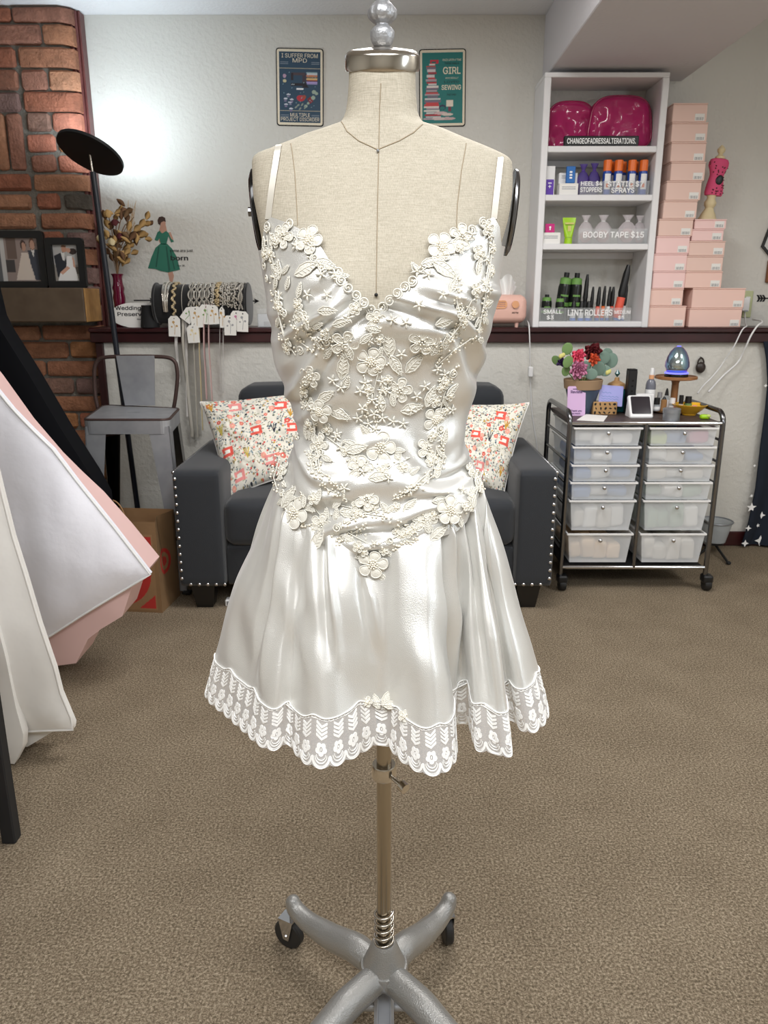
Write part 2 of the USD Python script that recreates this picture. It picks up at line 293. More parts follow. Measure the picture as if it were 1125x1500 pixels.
# ---- brick chimney breast, every brick its own piece
rng = random.Random(7)
CH = .055
xcorner = at(96, 120, YB)[0]
bw = struct('wall_chimney', hull([(x, y, z) for x, y in ((XL, YB + .018), (xcorner - .01, YB + .018), (xcorner + CH - .008, YB + CH + .018), (xcorner + CH - .008, YU + .1), (XL, YU + .1)) for z in (0, ZC)]), 'mortar')
def brick(x0, x1, z0, z1, corner=False, proud=0, m=None):
    j = lambda a: rng.uniform(-a, a)
    y0 = YB - proud; b = .010
    if not corner:
        g = cbox(x0, x1, y0, YB + .03, z0, z1, b)
        v = g.vertices; v += np.array([[j(.0035), j(.0025), j(.0035)] for _ in v])
    else:
        P = []
        for (x, y) in ((x0, YB + .03), (x0, y0 + b), (x0 + b, y0), (xcorner - .006, y0), (xcorner + .008, y0 + .006), (xcorner + CH - .012, YB + CH - .022 - proud), (xcorner + CH - .006, YB + CH)):
            for z, i in ((z0, 0), (z1, 0)): P.append((x, y, z + (b if z == z0 else -b) * (y < YB + .02)))
            if y <= YB + CH - .01 and x > x0:
                for z in (z0, z1): P.append((x, y + b, z))
        g = hull(P); v = g.vertices; v += np.array([[j(.002), j(.002), j(.002)] for _ in v])
    part(bw, 'brick', g, m or f'brick_{rng.randrange(len(BR))}', 40)
# (top, bottom, right-hand joints as x pixels; the last piece wraps the corner)
rows = [(9, 31.5, [(-40, 14), (17, None)]), (35.5, 64, [(-60, 58.5), (61.5, None)]), (69, 98, [(-50, 21), (26.5, None)]), (102, 131, [(-50, 25), (30, 67), (71, None)]),
        (134, 163, [(-60, 28), (34, None)]), (166, 192, [(38, 73), (77, None)]), (197, 222, [(39, 80), (85, None)]), (227, 251, [(46, 81), (85, None)]),
        (255, 279, [(-60, 44), (49, None)]), (284, 306, [(-50, 44), (53, 87), (94, None)]), (312, 335, [(-60, 51), (59, None)]), (340, 361, [(-50, 8), (14, 91), (97, None)]),
        (365, 388, [(-60, 30), (36, 86), (92, None)]), (392, 415, [(-50, 40), (46, 105), (111, None)]), (420, 443, [(-60, 35), (40, 90), (96, None)]), (447, 470, [(-50, 25), (30, 100), (106, None)]),
        (477, 497.5, [(-70, 2), (7, 57), (61, None)]), (501, 524, [(-55, 22), (27, 98), (103, None)]), (529, 551, [(-60, 10), (15, 65), (69, None)]), (555, 577, [(-40, 45), (50, 107), (111, None)]),
        (581, 602, [(-50, 20), (24, 74), (77, None)]), (605.5, 627, [(-30, 40), (44, 113), (117, None)]), (631, 653, [(-60, 15), (19, 84), (88, None)])]
for k in range(6): rows.append((656 + k * 25, 677.5 + k * 25, [(-50, 30), (35, 100), (105, None)] if k % 2 else [(-60, 0), (5, 70), (75, None)]))
special = {(3, 2): 'brick_4', (4, 0): 'brick_8', (5, 0): 'brick_5', (5, 1): 'brick_9', (6, 0): 'brick_9', (6, 1): 'brick_3', (7, 0): 'brick_6', (7, 1): 'brick_9', (8, 0): 'brick_7', (8, 1): 'brick_4', (9, 0): 'brick_4',
           (9, 1): 'brick_7', (9, 2): 'soot_brick', (10, 0): 'brick_4', (10, 1): 'brick_0', (13, 2): 'brick_8', (19, 1): 'brick_5', (0, 1): 'brick_6', (1, 0): 'brick_6', (1, 1): 'brick_1', (2, 1): 'brick_0', (4, 1): 'brick_7'}
for r, (ya, yb, cols) in enumerate(rows):
    z1, z0 = at(60, ya, YB)[2], at(60, yb, YB)[2]
    if z0 < .002: z0 = .002
    if z1 - z0 < .02: continue
    yc = (ya + yb) / 2
    for c, (xa, xb) in enumerate(cols):
        X0 = at(xa, yc, YB)[0]; X1 = None if xb is None else at(xb, yc, YB)[0]
        brick(X0, X1, z0, min(z1, ZC - .004), xb is None, rng.uniform(0, .006), special.get((r, c)))
    xa = cols[0][0] if r not in (5, 6, 7) else -52     # run on past the edge of the frame
    X1 = at(xa, yc, YB)[0] - .012
    for k in range(2):
        w = rng.choice((.25, .25, .13)); brick(X1 - w, X1, z0, min(z1, ZC - .004), False, rng.uniform(0, .006)); X1 -= w + .012
for xa, xb, m in ((-50, -30, 'brick_0'), (-26, -10, 'brick_5'), (-7, 8, 'brick_4'), (11, 33, 'brick_6')):
    z1, z0 = at(10, 166, YB)[2], at(10, 249, YB)[2]
    brick(at(xa, 205, YB)[0], at(xb, 205, YB)[0], z0, z1, False, .003, m)
# ---- mantel beam
zm0, zm1 = at(60, 472, YB - .1)[2], at(60, 421, YB - .1)[2]
ym = 3.62; zm0, zm1 = at(60, 472.5, ym)[2], at(60, 421.5, ym)[2]; xm = at(125.5, 445, ym)[0]
mt = thing('fireplace_mantel', 'rough brown wood beam mantel with pale sawn end on the brick chimney', 'mantel', (xm - .6, YB, zm0))
part(mt, 'beam', cbox(-2.45, xm - .006, ym, YB + .01, zm0, zm1, .006), 'wood_plank')
part(mt, 'beam_end', cbox(xm - .006, xm, ym + .002, YB + .01, zm0 + .002, zm1 - .002, .002), 'wood_end', label='pale sawn end grain')
# ================================================================ DRESS FORM AND DRESS
D0 = 1.05
SIL = [(101, 506, 614), (130, 505, 614), (150, 503.5, 615.5), (165, 501, 617), (174, 497.5, 620.5), (182, 492, 626), (187, 478, 642), (192, 463, 658), (199, 440, 675), (206, 424, 692), (213, 405, 710), (220, 388, 727), (226.5, 371, 741), (232, 366, 750), (240, 364.5, 755),
       (280, 366, 755), (320, 373, 749), (345, 378, 742), (371, 382.5, 734.5), (417, 391, 727), (450, 397, 720), (499, 403, 711), (527, 408, 704), (563, 420.5, 694), (595, 432, 683), (620, 438.5, 677), (640, 438, 676), (661, 429, 683), (690, 414, 697), (720, 403, 709), (760, 392, 722), (830, 384, 732), (880, 380, 736)]
_z = np.array([at(560, y, D0)[2] for y, _, _ in SIL]); o_ = np.argsort(_z)
_xl = PchipInterpolator(_z[o_], np.array([at(l, y, D0)[0] for y, l, r in SIL])[o_]); _xr = PchipInterpolator(_z[o_], np.array([at(r, y, D0)[0] for y, l, r in SIL])[o_])
zt = np.array([.80, .86, .92, .97, 1.03, 1.08, 1.12, 1.16, 1.20, 1.25, 1.30, 1.345, 1.37, 1.39, 1.405, 1.42, 1.44, 1.50])
_bf = PchipInterpolator(zt, [.112, .115, .108, .096, .082, .086, .093, .099, .100, .094, .082, .068, .058, .052, .048, .046, .0455, .0455])
_bb = PchipInterpolator(zt, [.125, .125, .115, .10, .078, .080, .086, .09, .095, .098, .09, .075, .064, .056, .050, .047, .0455, .0455])
NX = 2.25
def ab(z, off=0.): 
    xl, xr = _xl(z) - off, _xr(z) + off; return (xl + xr) / 2, (xr - xl) / 2
def bust(x, z, amp=.020):
    s = 0
    for c in (-.072, .070): s = s + np.exp(-((x - c) ** 2 / (2 * .036 ** 2) + (z - np.where(z > 1.19, 1.19, 1.19)) ** 2 / (2 * np.where(z > 1.19, .05, .034) ** 2)))
    return amp * s
def body(th, z, off=0., wr=None):
    xc, a = ab(z, off); c, s = np.cos(th), np.sin(th)
    x = xc + a * np.sign(c) * np.abs(c) ** (2 / NX); b = np.where(s < 0, _bf(z), _bb(z)) + off
    y = D0 + b * np.sign(s) * np.abs(s) ** (2 / NX)
    y = y - bust(x, z) * np.clip(-s * 2.2, 0, 1) * (z < 1.36)
    p = np.stack([x + 0 * y, y, z + 0 * y], -1)
    if wr is not None: p = p + wr(p, th)
    return p
ZB, ZN = .84, float(at(560, 101, D0)[2])
th = np.linspace(0, 2 * math.pi, 144, endpoint=False)
zs = np.concatenate([np.linspace(ZB, 1.33, 46), np.linspace(1.335, 1.44, 46), np.linspace(1.443, ZN, 8)])
A, B = np.meshgrid(th, zs, indexing='ij')
tv = body(A, B, -.0045 - .014 * np.clip((1.16 - B) / .1, 0, 1)).reshape(-1, 3); TILT = math.tan(math.radians(14)); tv[:, 2] += np.clip((tv[:, 2] - 1.415) / (ZN - 1.415), 0, 1) ** 1.5 * (tv[:, 1] - D0) * TILT
tv = np.vstack([tv, (0, D0, ZB), (0, D0, ZN)])
nz = len(zs); i0 = np.arange(144) * nz; i1 = np.roll(i0, -1)
tf = np.vstack([grid_faces(144, nz, True), np.stack([i1, i0, np.full(144, 144 * nz)], -1), np.stack([i0 + nz - 1, i1 + nz - 1, np.full(144, 144 * nz + 1)], -1)])
form = thing('dress_form', 'linen covered dressmaker form with chrome neck cap on a silver wheeled stand', 'dress form', (0, D0, 0))
part(form, 'torso', T(tv, tf), 'linen', True)
def yfront(x, z, off=0.):
    xc, a = ab(z, off); u = np.clip(np.abs((x - xc) / a), 0, .995); k = (1 - u ** NX) ** (1 / NX)
    return D0 - (_bf(z) + off) * k - bust(x, z) * np.clip(2.2 * k ** (NX / 2), 0, 1) * (z < 1.36)
def hit(px, py, off=0., y=.96):
    for _ in range(14):
        p = at(px, py, y); y = .5 * y + .5 * float(yfront(p[0], p[2], off))
    return at(px, py, y)
def seam(pts, r=.0006, off=-.0042):
    P = [hit(a, b, off) for a, b in pts]; q = []
    for a, b in zip(P[:-1], P[1:]):
        for t in np.linspace(0, 1, 8, endpoint=False):
            p = a + (b - a) * t; p[1] = yfront(p[0], p[2], off); q.append(p)
    part(form, 'seam', tube(q + [P[-1]], r, 5), 'seam_thread', True)
seam([(558, 122), (556, 160), (555, 215), (553, 300), (551, 432)])
seam([(436, 330), (434, 290), (432, 255), (428, 222), (426, 210)]); seam([(668, 350), (670, 300), (676, 250), (683, 210)])
seam([(500, 178), (508, 192), (525, 206), (553, 219), (585, 206), (606, 194), (619, 182)], .0007)
part(form, 'pin', ellipsoid(hit(551, 432, -.002), (.0022,) * 3, 1), 'black'); part(form, 'pin', ellipsoid(hit(553.5, 220.5, -.002), (.0018,) * 3, 1), 'tin_gray')
xn, an_ = (float(q) for q in ab(ZN)); ztop = at(560, 78, D0)[2]
cap_r = an_ - .0012
part(form, 'neck_cap', rot(move(lathe([(cap_r + .0005, ZN - .003), (cap_r + .002, ZN), (cap_r + .002, ztop - .004), (cap_r - .001, ztop), (cap_r - .006, ztop + .003), (.012, ztop + .006)], n=64), (xn, D0, 0)), (1, 0, 0), 14, (xn, D0, ZN)), 'nickel', 40)
xf = at(560, 40, D0)[0]
def zz(y): return float(at(560, y, D0)[2])
fin = []
for y, r in ((76, 5), (69, 7), (68, 12), (62, 15), (54, 17), (46, 17), (41, 13), (38, 9), (35, 9.5), (32, 14), (28, 18), (22, 19.5), (14, 19), (8, 15), (3, 10), (-2, 10), (-6, 12), (-12, 9), (-22, 5), (-30, 2)):
    fin.append((r / 1127 * .97, zz(y)))
fm = lathe(fin, (xf, D0, 0), 40)
v = fm.vertices; ang = np.arctan2(v[:, 1] - D0, v[:, 0] - xf); k = np.exp(-((v[:, 2] - zz(22)) / .012) ** 2); f_ = 1 + .07 * k * np.cos(ang * 10)
v[:, 0] = xf + (v[:, 0] - xf) * f_; v[:, 1] = D0 + (v[:, 1] - D0) * f_
part(form, 'finial', fm, 'silver_finial', True)
for s, xx in ((-1, at(366, 300, D0)[0] - .001), (1, at(753, 300, D0)[0] + .001)):
    pl = lathe([(.0, 0), (.045, 0), (.05, .002), (.05, .005), (.045, .008), (.0, .009)], n=40); v = pl.vertices.copy(); v[:, 0] *= 1.0; v[:, 0] *= .7; v[:, 1] *= 1.08
    pm = T(np.stack([s * (v[:, 2]), v[:, 0], v[:, 1]], 1), pl.faces if s > 0 else pl.faces)
    pm = rot(pm, (0, 1, 0), 5 * s); ap = part(form, 'armhole_plate', move(pm, (xx - s * (.010 if s < 0 else .004), D0 + .03, at(366, 308, D0)[2])), 'chrome_dark' if s > 0 else 'black_gloss', 40)
    part(ap, 'wing_screw', tube([(xx - s * .004, D0 + .03, 1.31), (xx + s * .006, D0 + .03, 1.31)], .006, 10), 'chrome_dark')
# stand
xp = lambda y, z: float(on(562, y, z)[0])
part(form, 'pole', tube([(0, D0, .11), (0, D0, .9)], .0118, 24), 'bronze_pole', True)
zc_ = float(at(562, 1134, D0 - .01)[2])
part(form, 'collar', move(lathe([(.0118, -.012), (.018, -.012), (.0195, -.009), (.0195, .009), (.018, .012), (.0118, .012)], n=32, cap=False), (0, D0, zc_)), 'nickel', 40)
sc = part(form, 'thumb_screw', tube([(.012, D0 - .012, zc_ - .004), (.026, D0 - .026, zc_ - .008)], .0035, 10), 'nickel')
part(sc, 'screw_head', tube([(.026, D0 - .026, zc_ - .008), (.033, D0 - .034, zc_ - .01)], .0085, 12), 'nickel')
zsp0, zsp1 = .155, .225
t = np.linspace(0, 1, 120); hx = np.stack([.0155 * np.cos(t * 2 * math.pi * 5), D0 + .0155 * np.sin(t * 2 * math.pi * 5), zsp0 + (zsp1 - zsp0) * t], 1)
part(form, 'spring', tube(hx, .0022, 7), 'nickel', True)
part(form, 'hub', move(lathe([(.040, .100), (.041, .114), (.039, .119), (.036, .120), (.034, .124), (.026, .145), (.022, .157), (.018, .163), (.012, .163)], n=48), (0, D0, 0)), 'silver_paint', 40)
feet = [on(432, 1388, 0), on(656, 1384, 0), np.array([.215, .80, 0]), np.array([-.215, .80, 0])]
M3 = manifold3d.Manifold
def sph(p, r): return M3.sphere(r, 20).translate(tuple(map(float, p)))
legs = M3()
for k, ft in enumerate(feet):
    d = ft - np.array([0, D0, 0]); d[2] = 0; R = np.linalg.norm(d); d /= R
    J = [(0.0, .102, .024), (.28, .106, .025), (.55, .090, .023), (.8, .084, .019), (.98, .092, .0155), (1.0, .104, .0148)]
    for (a, z, r), (a2, z2, r2) in zip(J[:-1], J[1:]):
        p, q = np.array([0, D0, z]) + d * R * a, np.array([0, D0, z2]) + d * R * a2
        legs = legs + M3.batch_hull([sph(p, r), sph(q, r2)])
mm = legs.refine_to_length(.011).to_mesh(); lg = T(mm.vert_properties[:, :3], mm.tri_verts); lg.merge_vertices(); trimesh.smoothing.filter_taubin(lg, iterations=14)
part(form, 'leg_base', lg, 'silver_paint', True)
for k, ft in enumerate(feet):
    d = ft - np.array([0, D0, 0]); d /= np.linalg.norm(d); sw = math.radians((62, 8, 40, 120)[k])
    ax = np.array([math.cos(sw), math.sin(sw), 0]); off = np.array([-ax[1], ax[0], 0]) * .012
    c = ft + off + np.array([0, 0, .030]); w = .0085
    prof = [(.010, -w), (.027, -w), (.030, -w + .003), (.030, w - .003), (.027, w), (.010, w)]
    wm = lathe(prof, n=28); v = wm.vertices
    fr = np.stack([np.array([-ax[1], ax[0], 0]), np.array([0, 0, 1.]), ax]); wm = T(v @ fr + c, wm.faces)
    cs = part(form, 'caster_wheel', wm, 'rubber', 40, label='black rubber caster wheel')
    pl = []
    for s in (-1, 1):
        q = [(c + ax * s * .0115 + np.array([dx * fr[0][0], dx * fr[0][1], dz])) for dx, dz in ((-.006, -.008), (.006, -.008), (.016, .036), (-.016, .036))]
        pl.append(hull([a + ax * e for a in q for e in (-.0009, .0009)]))
    pl.append(hull([c + ax * sa * .0125 + fr[0] * sb * .016 + np.array([0, 0, z]) for sa in (-1, 1) for sb in (-1, 1) for z in (.0345, .037)]))
    pl.append(tube([c - ax * .014, c + ax * .014], .0035, 8)); pl.append(tube([ft + np.array([0, 0, .066]), ft + np.array([0, 0, .082])], .008, 10))
    part(cs, 'caster_fork', cat(pl), 'chrome')
# foot pedal between the front legs
pd = part(form, 'pedal', cbox(-.0165, .0165, D0 - .22, D0 - .005, .050, .062, .004), 'galvanised')
part(pd, 'pedal_rod', tube([(-.055, D0 - .018, .044), (.055, D0 - .018, .044)], .007, 12), 'galvanised')
part(pd, 'pedal_rib', cat([cbox(-.0125, -.0095, D0 - .215, D0 - .02, .060, .067, .001), cbox(.0095, .0125, D0 - .215, D0 - .02, .060, .067, .001)]), 'galvanised')
# ---------------------------------------------------------------- the dress
dress = thing('wedding_dress', 'short ivory satin wedding dress with beaded floral bodice and lace hem, on the form', 'dress', (0, D0, .85))
OFF = .002
def zb_edge(x): return np.interp(x, bh[:, 0], bh[:, 2])
def wr(p, thv):
    """drag lines in the satin, as a push outwards along y / x"""
    x, y, z = p[..., 0], p[..., 1], p[..., 2]
    front = np.clip(-np.sin(thv) * 1.4 + .1, 0, 1); side = np.clip(1.2 * np.abs(np.cos(thv)) - .35, 0, 1)
    w = meshkit.fbm(np.stack([x * 7, z * 0 + 3, z * 7], -1), 2, 5) - .5
    h1 = meshkit.noise(np.stack([x * 9 + 1.7, 0 * x + 2, z * 34 + w * 9 + np.abs(x) * 9], -1), 3) - .5
    h2 = meshkit.noise(np.stack([x * 16, 0 * x + 7, z * 62 + w * 14], -1), 9) - .5
    low = np.clip((1.235 - z) / .03, 0, 1) * np.clip((z - .84) / .02, 0, 1)
    v1 = meshkit.noise(np.stack([thv * 9 + z * 7, z * 6, 0 * z + 1], -1), 11) - .5
    low = low * np.clip((z - zb_edge(x)) / .03, 0, 1); d = .004 * front * low + front * low * (h1 * .021 + h2 * .009 + (meshkit.noise(np.stack([x * 30 + 5, 0 * x + 3, z * 34], -1), 17) - .5) * .006) + side * v1 * .003 * np.clip((1.18 - z) / .05, 0, 1) * np.clip((z - .98) / .04, 0, 1)
    o = np.zeros_like(p); o[..., 1] = np.sin(thv) * d; o[..., 0] = np.cos(thv) * d; return o
NL = [(383, 366), (385, 345), (389, 326), (397, 318), (420, 326), (437, 334), (456, 345), (472, 364), (486, 388), (503, 407), (520, 427), (537, 443), (551, 457), (566, 444), (583, 428), (603, 412), (620, 393), (634, 372), (648, 352), (665, 344), (690, 334), (712, 322), (724, 318), (732, 332), (734.5, 360)]
BH = [(394, 700), (402, 716), (414, 742), (428, 768), (448, 794), (466, 800), (482, 795), (500, 802), (520, 818), (534, 840), (546, 848), (560, 840), (578, 818), (600, 802), (625, 790), (648, 786), (670, 778), (684, 764), (694, 742), (704, 718), (712, 700)]
nl = np.array([hit(a, b, OFF) for a, b in NL]); bh = np.array([hit(a, b, OFF) for a, b in BH])
def solve_z(thv, pts, zback, z0, zs=None):
    z = np.full(len(thv), z0)
    for _ in range(12):
        p = body(thv, z, OFF); x = p[:, 0]
        zf = np.interp(x, pts[:, 0], pts[:, 2]); ze = np.where(np.cos(thv) < 0, pts[0, 2], pts[-1, 2])
        s = np.sin(thv); k = np.clip((s + .12) / .5, 0, 1)
        z = .5 * z + .5 * (zf * (1 - k) + (zback if zs is None else zs) * k)
    return z
NT = 420
th = np.linspace(-math.pi, math.pi, NT, endpoint=False)
ztp, zbt = solve_z(th, nl, 1.17, 1.25), solve_z(th, bh, .985, .93)
NV = 150
tt = np.linspace(0, 1, NV); TH = np.repeat(th[:, None], NV, 1); ZZ = zbt[:, None] + (ztp - zbt)[:, None] * tt
Pb = body(TH, ZZ, OFF, wr)
bodice = part(dress, 'bodice', T(Pb.reshape(-1, 3), grid_faces(NT, NV, True)), 'satin', True)
# heightfield of the front for what is sewn on it
from scipy.interpolate import LinearNDInterpolator
_fr = np.sin(TH) < .05; _q = Pb[_fr]
Yb_ = LinearNDInterpolator(_q[:, [0, 2]], _q[:, 1])
def surf(px, py):
    p = hit(px, py, OFF)
    y = p[1]
    for _ in range(6):
        p = at(px, py, y); yy = float(Yb_(p[0], p[2])); yy = float(yfront(p[0], p[2], OFF)) if math.isnan(yy) else yy
        y = .5 * y + .5 * yy
    p = at(px, py, y); x, z = p[0], p[2]; e = .006
    xc, a = ab(z, OFF); xx = float(np.clip(x, xc - a * .965, xc + a * .965))
    n = np.array([yfront(xx + e, z, OFF) - yfront(xx - e, z, OFF), -2 * e, yfront(xx, z + e, OFF) - yfront(xx, z - e, OFF)], float); n = np.array([n[0], n[1], n[2]]); n /= np.linalg.norm(n)
    return p, n
# straps
def strap(pts):
    P = []
    for a, b in pts:
        p = hit(a, b, -.0035); P.append(p)
    Q = []
    for a, b in zip(P[:-1], P[1:]):
        for t in np.linspace(0, 1, 6, endpoint=False):
            p = a + (b - a) * t; p[1] = min(p[1], float(yfront(p[0], p[2], -.0035))) - .0012; Q.append(p)
    Q.append(P[-1] + np.array([0, -.001, .001])); e = P[-1]
    sg = 1 if e[0] < 0 else -1
    for yy, dz in ((D0 - .022, .0035), (D0, .005), (D0 + .022, .0025)): Q.append(np.array([e[0], yy, e[2] + dz]))
    for k, dz in enumerate((.018, .045, .08, .12, .165, .20)):
        z = e[2] - dz; x = e[0] + sg * .004 * (k + 1); xc, a = ab(z, -.0035); u = min(abs((x - xc) / a), .99); Q.append(np.array([x, D0 + (float(_bb(z)) - .0035) * (1 - u ** NX) ** (1 / NX) + .0015, z]))
    Q = np.array(Q); s = .0037; m = len(Q)
    V = np.concatenate([Q + [-s, 0, 0], Q + [-s, -.0014, .0006], Q + [s, -.0014, .0006], Q + [s, 0, 0]]).reshape(4, m, 3)
    part(dress, 'strap', T(V.reshape(-1, 3), grid_faces(4, m, True)), 'satin_ribbon', 40)
strap([(393, 322), (396, 295), (400, 265), (404, 240), (408.5, 215)])
strap([(723, 322), (726, 295), (729, 268), (733, 233)])
# ---------------------------------------------------------------- skirt
ZH = .632
HL = [(555, 1092), (541, 1098), (524, 1109), (508, 1116), (490, 1124), (470, 1127), (455, 1124), (440, 1114), (428, 1099), (421, 1091), (412, 1096), (398, 1101), (378, 1092), (360, 1076), (344, 1062), (328, 1048), (314, 1037), (304, 1027), (299, 1016)]
HR = [(555, 1092), (568, 1096), (582, 1111), (600, 1125), (622, 1136), (640, 1138), (656, 1130), (667, 1117), (670, 1098), (667, 1080), (668, 1066), (676, 1060), (687, 1066), (691, 1080), (696, 1098), (708, 1104), (724, 1105), (740, 1112), (750, 1108), (748, 1090), (742, 1072), (742, 1058), (750, 1056), (762, 1070), (776, 1076), (792, 1068), (803, 1052)]
hl, hr = np.array([on(a, b, ZH)[:2] for a, b in HL]), np.array([on(a, b, ZH)[:2] for a, b in HR])
def smooth_poly(p, n):
    s = np.r_[0, np.cumsum(np.linalg.norm(np.diff(p, axis=0), axis=1))]; f = PchipInterpolator(s, p); return f(np.linspace(0, s[-1], n))
NQ = 190
lft, rgt = smooth_poly(hl, NQ), smooth_poly(hr, NQ)       # centre -> left, centre -> right
a0, a1 = rgt[-1], lft[-1]
ph = np.linspace(0, math.pi, NQ + 2)[1:-1]
cx, rx = (a0[0] + a1[0]) / 2, (a0[0] - a1[0]) / 2
bk = np.stack([cx + rx * np.cos(ph) * (1 + .03 * np.sin(ph * 14)), (a0[1] * (1 - ph / math.pi) + a1[1] * ph / math.pi) + .22 * np.sin(ph) * (1 + .08 * np.sin(ph * 14 + 1))], 1)
hem = np.vstack([lft[::-1][:-1], rgt, bk]); NS = len(hem)
thS = np.concatenate([np.linspace(-math.pi, -math.pi / 2, NQ)[:-1], np.linspace(-math.pi / 2, 0, NQ), np.linspace(0, math.pi, NQ + 2)[1:-1]])
for _ in range(3): hem = .25 * np.roll(hem, 1, 0) + .5 * hem + .25 * np.roll(hem, -1, 0)
zs_top = solve_z(thS, bh, .985, .93) + .022
for _ in range(20): zs_top = .25 * np.roll(zs_top, 1) + .5 * zs_top + .25 * np.roll(zs_top, -1)
topP = body(thS, zs_top, -.001)
MT = 110
tk = np.linspace(0, 1, MT)
arc = np.r_[0, np.cumsum(np.linalg.norm(np.diff(np.vstack([hem, hem[:1]]), axis=0), axis=1))]; PER = arc[-1]
Wd = lambda t: t ** .82
SK = np.empty((NS, MT, 3))
hs = hem.copy()
for _ in range(60): hs = .25 * np.roll(hs, 1, 0) + .5 * hs + .25 * np.roll(hs, -1, 0)   # the folds die away towards the waist
for j, t in enumerate(tk):
    w = Wd(t); k = np.clip((t - .03) / .45, 0, 1) ** .8; H_ = hs * (1 - k) + hem * k
    SK[:, j, :2] = topP[:, :2] * (1 - w) + H_ * w; SK[:, j, 2] = zs_top * (1 - t) + ZH * t
# gathers under the bodice edge and loose diagonal drags
S_ = arc[:-1][:, None] * np.ones(MT); T_ = np.ones((NS, 1)) * tk
nrm = np.stack([np.gradient(SK[..., 1], axis=0), -np.gradient(SK[..., 0], axis=0), 0 * S_], -1); nrm /= np.maximum(np.linalg.norm(nrm, axis=-1, keepdims=True), 1e-9)
thg = np.repeat(thS[:, None], MT, 1)
g = (meshkit.noise(np.stack([thg * 9, T_ * 1.2, 0 * T_ + 4], -1), 21) - .5) * .007 * np.clip(T_ / .06, 0, 1) * np.exp(-(T_ / .45) ** 2)
g += (meshkit.noise(np.stack([thg * 4 - T_ * 3, T_ * 4, 0 * T_ + 9], -1), 5) - .5) * .012 * np.sin(np.clip(T_, 0, 1) * math.pi)
for (pth, wdt, amp, t0, t1, sl) in ((-2.03, .035, .011, .02, .6, .20), (-1.03, .03, .014, .0, .9, .05), (-.66, .035, .012, .0, .8, .04), (-2.55, .05, .010, .0, .8, -.06), (-.35, .05, .010, 0, .7, 0), (-1.72, .03, .007, .1, .55, .22)):
    dd = thg - (pth + sl * T_); g -= amp * np.exp(-(dd / wdt) ** 2) * np.clip((T_ - t0) / .08, 0, 1) * np.clip((t1 - T_) / .25, 0, 1)
    g += .7 * amp * np.exp(-((dd - wdt * 1.9) / wdt) ** 2) * np.clip((T_ - t0) / .08, 0, 1) * np.clip((t1 - T_) / .25, 0, 1)
SK = SK + nrm * g[..., None]
# satin ends in a shallow wave, the sheer lace hangs below it
SC = 74; su = arc[:-1] / PER * SC
def lace_top(u): return .058 + .006 * np.cos(2 * math.pi * u / 6) ** 8 + .004 * np.sin(2 * math.pi * u / 12)
zl = ZH + lace_top(su)
def col(i, z):
    """point(s) of the skirt surface in column i at height z"""
    return np.stack([np.interp(z, SK[i, ::-1, 2], SK[i, ::-1, k]) for k in range(3)], -1)
NB = 90
sat = np.empty((NS, NB, 3))
for i in range(NS):
    zc2 = np.linspace(zs_top[i], zl[i], NB); sat[i] = col(i, zc2)
part(dress, 'skirt', T(sat.reshape(-1, 3), grid_faces(NS, NB, True)[:, ::-1]), 'satin', True)
def scal(u): return .0035 * np.abs(np.sin(math.pi * u)) ** .6 - .0035   # scalloped lower edge
NLc = 900
ul = np.linspace(0, SC, NLc, endpoint=False); il = ul / SC * NS
def lace_pt(u, v):
    """u in scallops round the hem, v from 0 at the satin to 1 at the scalloped edge; wraps"""
    u = np.asarray(u, float) % SC; s = u / SC * PER; f = np.interp(s, arc, np.arange(NS + 1)); i = np.floor(f).astype(int) % NS; j = (i + 1) % NS; a = (f - np.floor(f))[..., None]
    z = ZH + lace_top(u) * (1 - v)
    def ev(i_):
        t = (zs_top[i_] - z) / (zs_top[i_] - ZH); q = np.clip(t * (MT - 1), 0, MT - 1.001); k = np.floor(q).astype(int); b = (q - k)[..., None]; return SK[i_, k] * (1 - b) + SK[i_, k + 1] * b
    def en(i_):
        return nrm[i_, MT - 3]
    lo = np.maximum(t_over(u, v), 0)
    p = ev(i) * (1 - a) + ev(j) * a; p[..., 2] -= lo; return p, en(i) * (1 - a) + en(j) * a
def t_over(u, v): return (v - 1) * .05 * (v > 1)
vv = np.linspace(0, 1, 12)
U2, V2 = np.meshgrid(ul, vv, indexing='ij')
Lp, Ln = lace_pt(U2, V2 * (1 - .07 * (1 - np.abs(np.sin(math.pi * U2)) ** .6)))
lace = part(dress, 'lace_hem', T(Lp.reshape(-1, 3), grid_faces(NLc, 12, True)[:, ::-1]), 'net', True, label='sheer net lace band with embroidered scallops')
def ring(cx, cy, r, w): return Point(cx, cy).buffer(r, 6).difference(Point(cx, cy).buffer(max(r - w, .0001), 6))
W_ = PER / SC; HLc = .058
def arcband(r0, r1, cy): return [(.5 + r * math.cos(a), cy + r * math.sin(a) * .5 * W_ / HLc * 1.9) for r, rev in ((r1, 0), (r0, 1)) for a in (np.linspace(0, math.pi, 12)[::-1] if rev else np.linspace(0, math.pi, 12))]
k_ = W_ / HLc          # width of a scallop over the height of the band
def yv(c): return c     # v grows downwards
motif = []
for r0, r1, cy in ((.40, .52, .79), (.31, .345, .76), (.24, .27, .73)): motif.append(Polygon(arcband(r0, r1, cy)).buffer(0))
fl = [affinity.scale(Point(.5 + .19 * math.cos(a), .62 + .19 * k_ * math.sin(a)).buffer(.14, 5), 1, k_, origin='center') for a in np.arange(5) * 2 * math.pi / 5 + .3]
motif.append(ops.unary_union(fl).difference(affinity.scale(Point(.5, .62).buffer(.105, 6), .8, k_ * 1.3)))
motif.append(affinity.scale(Point(.5, .62).buffer(.045, 4), .8, k_ * 1.4))
motif.append(affinity.scale(Point(0, .80).buffer(.095, 5), 1, k_))
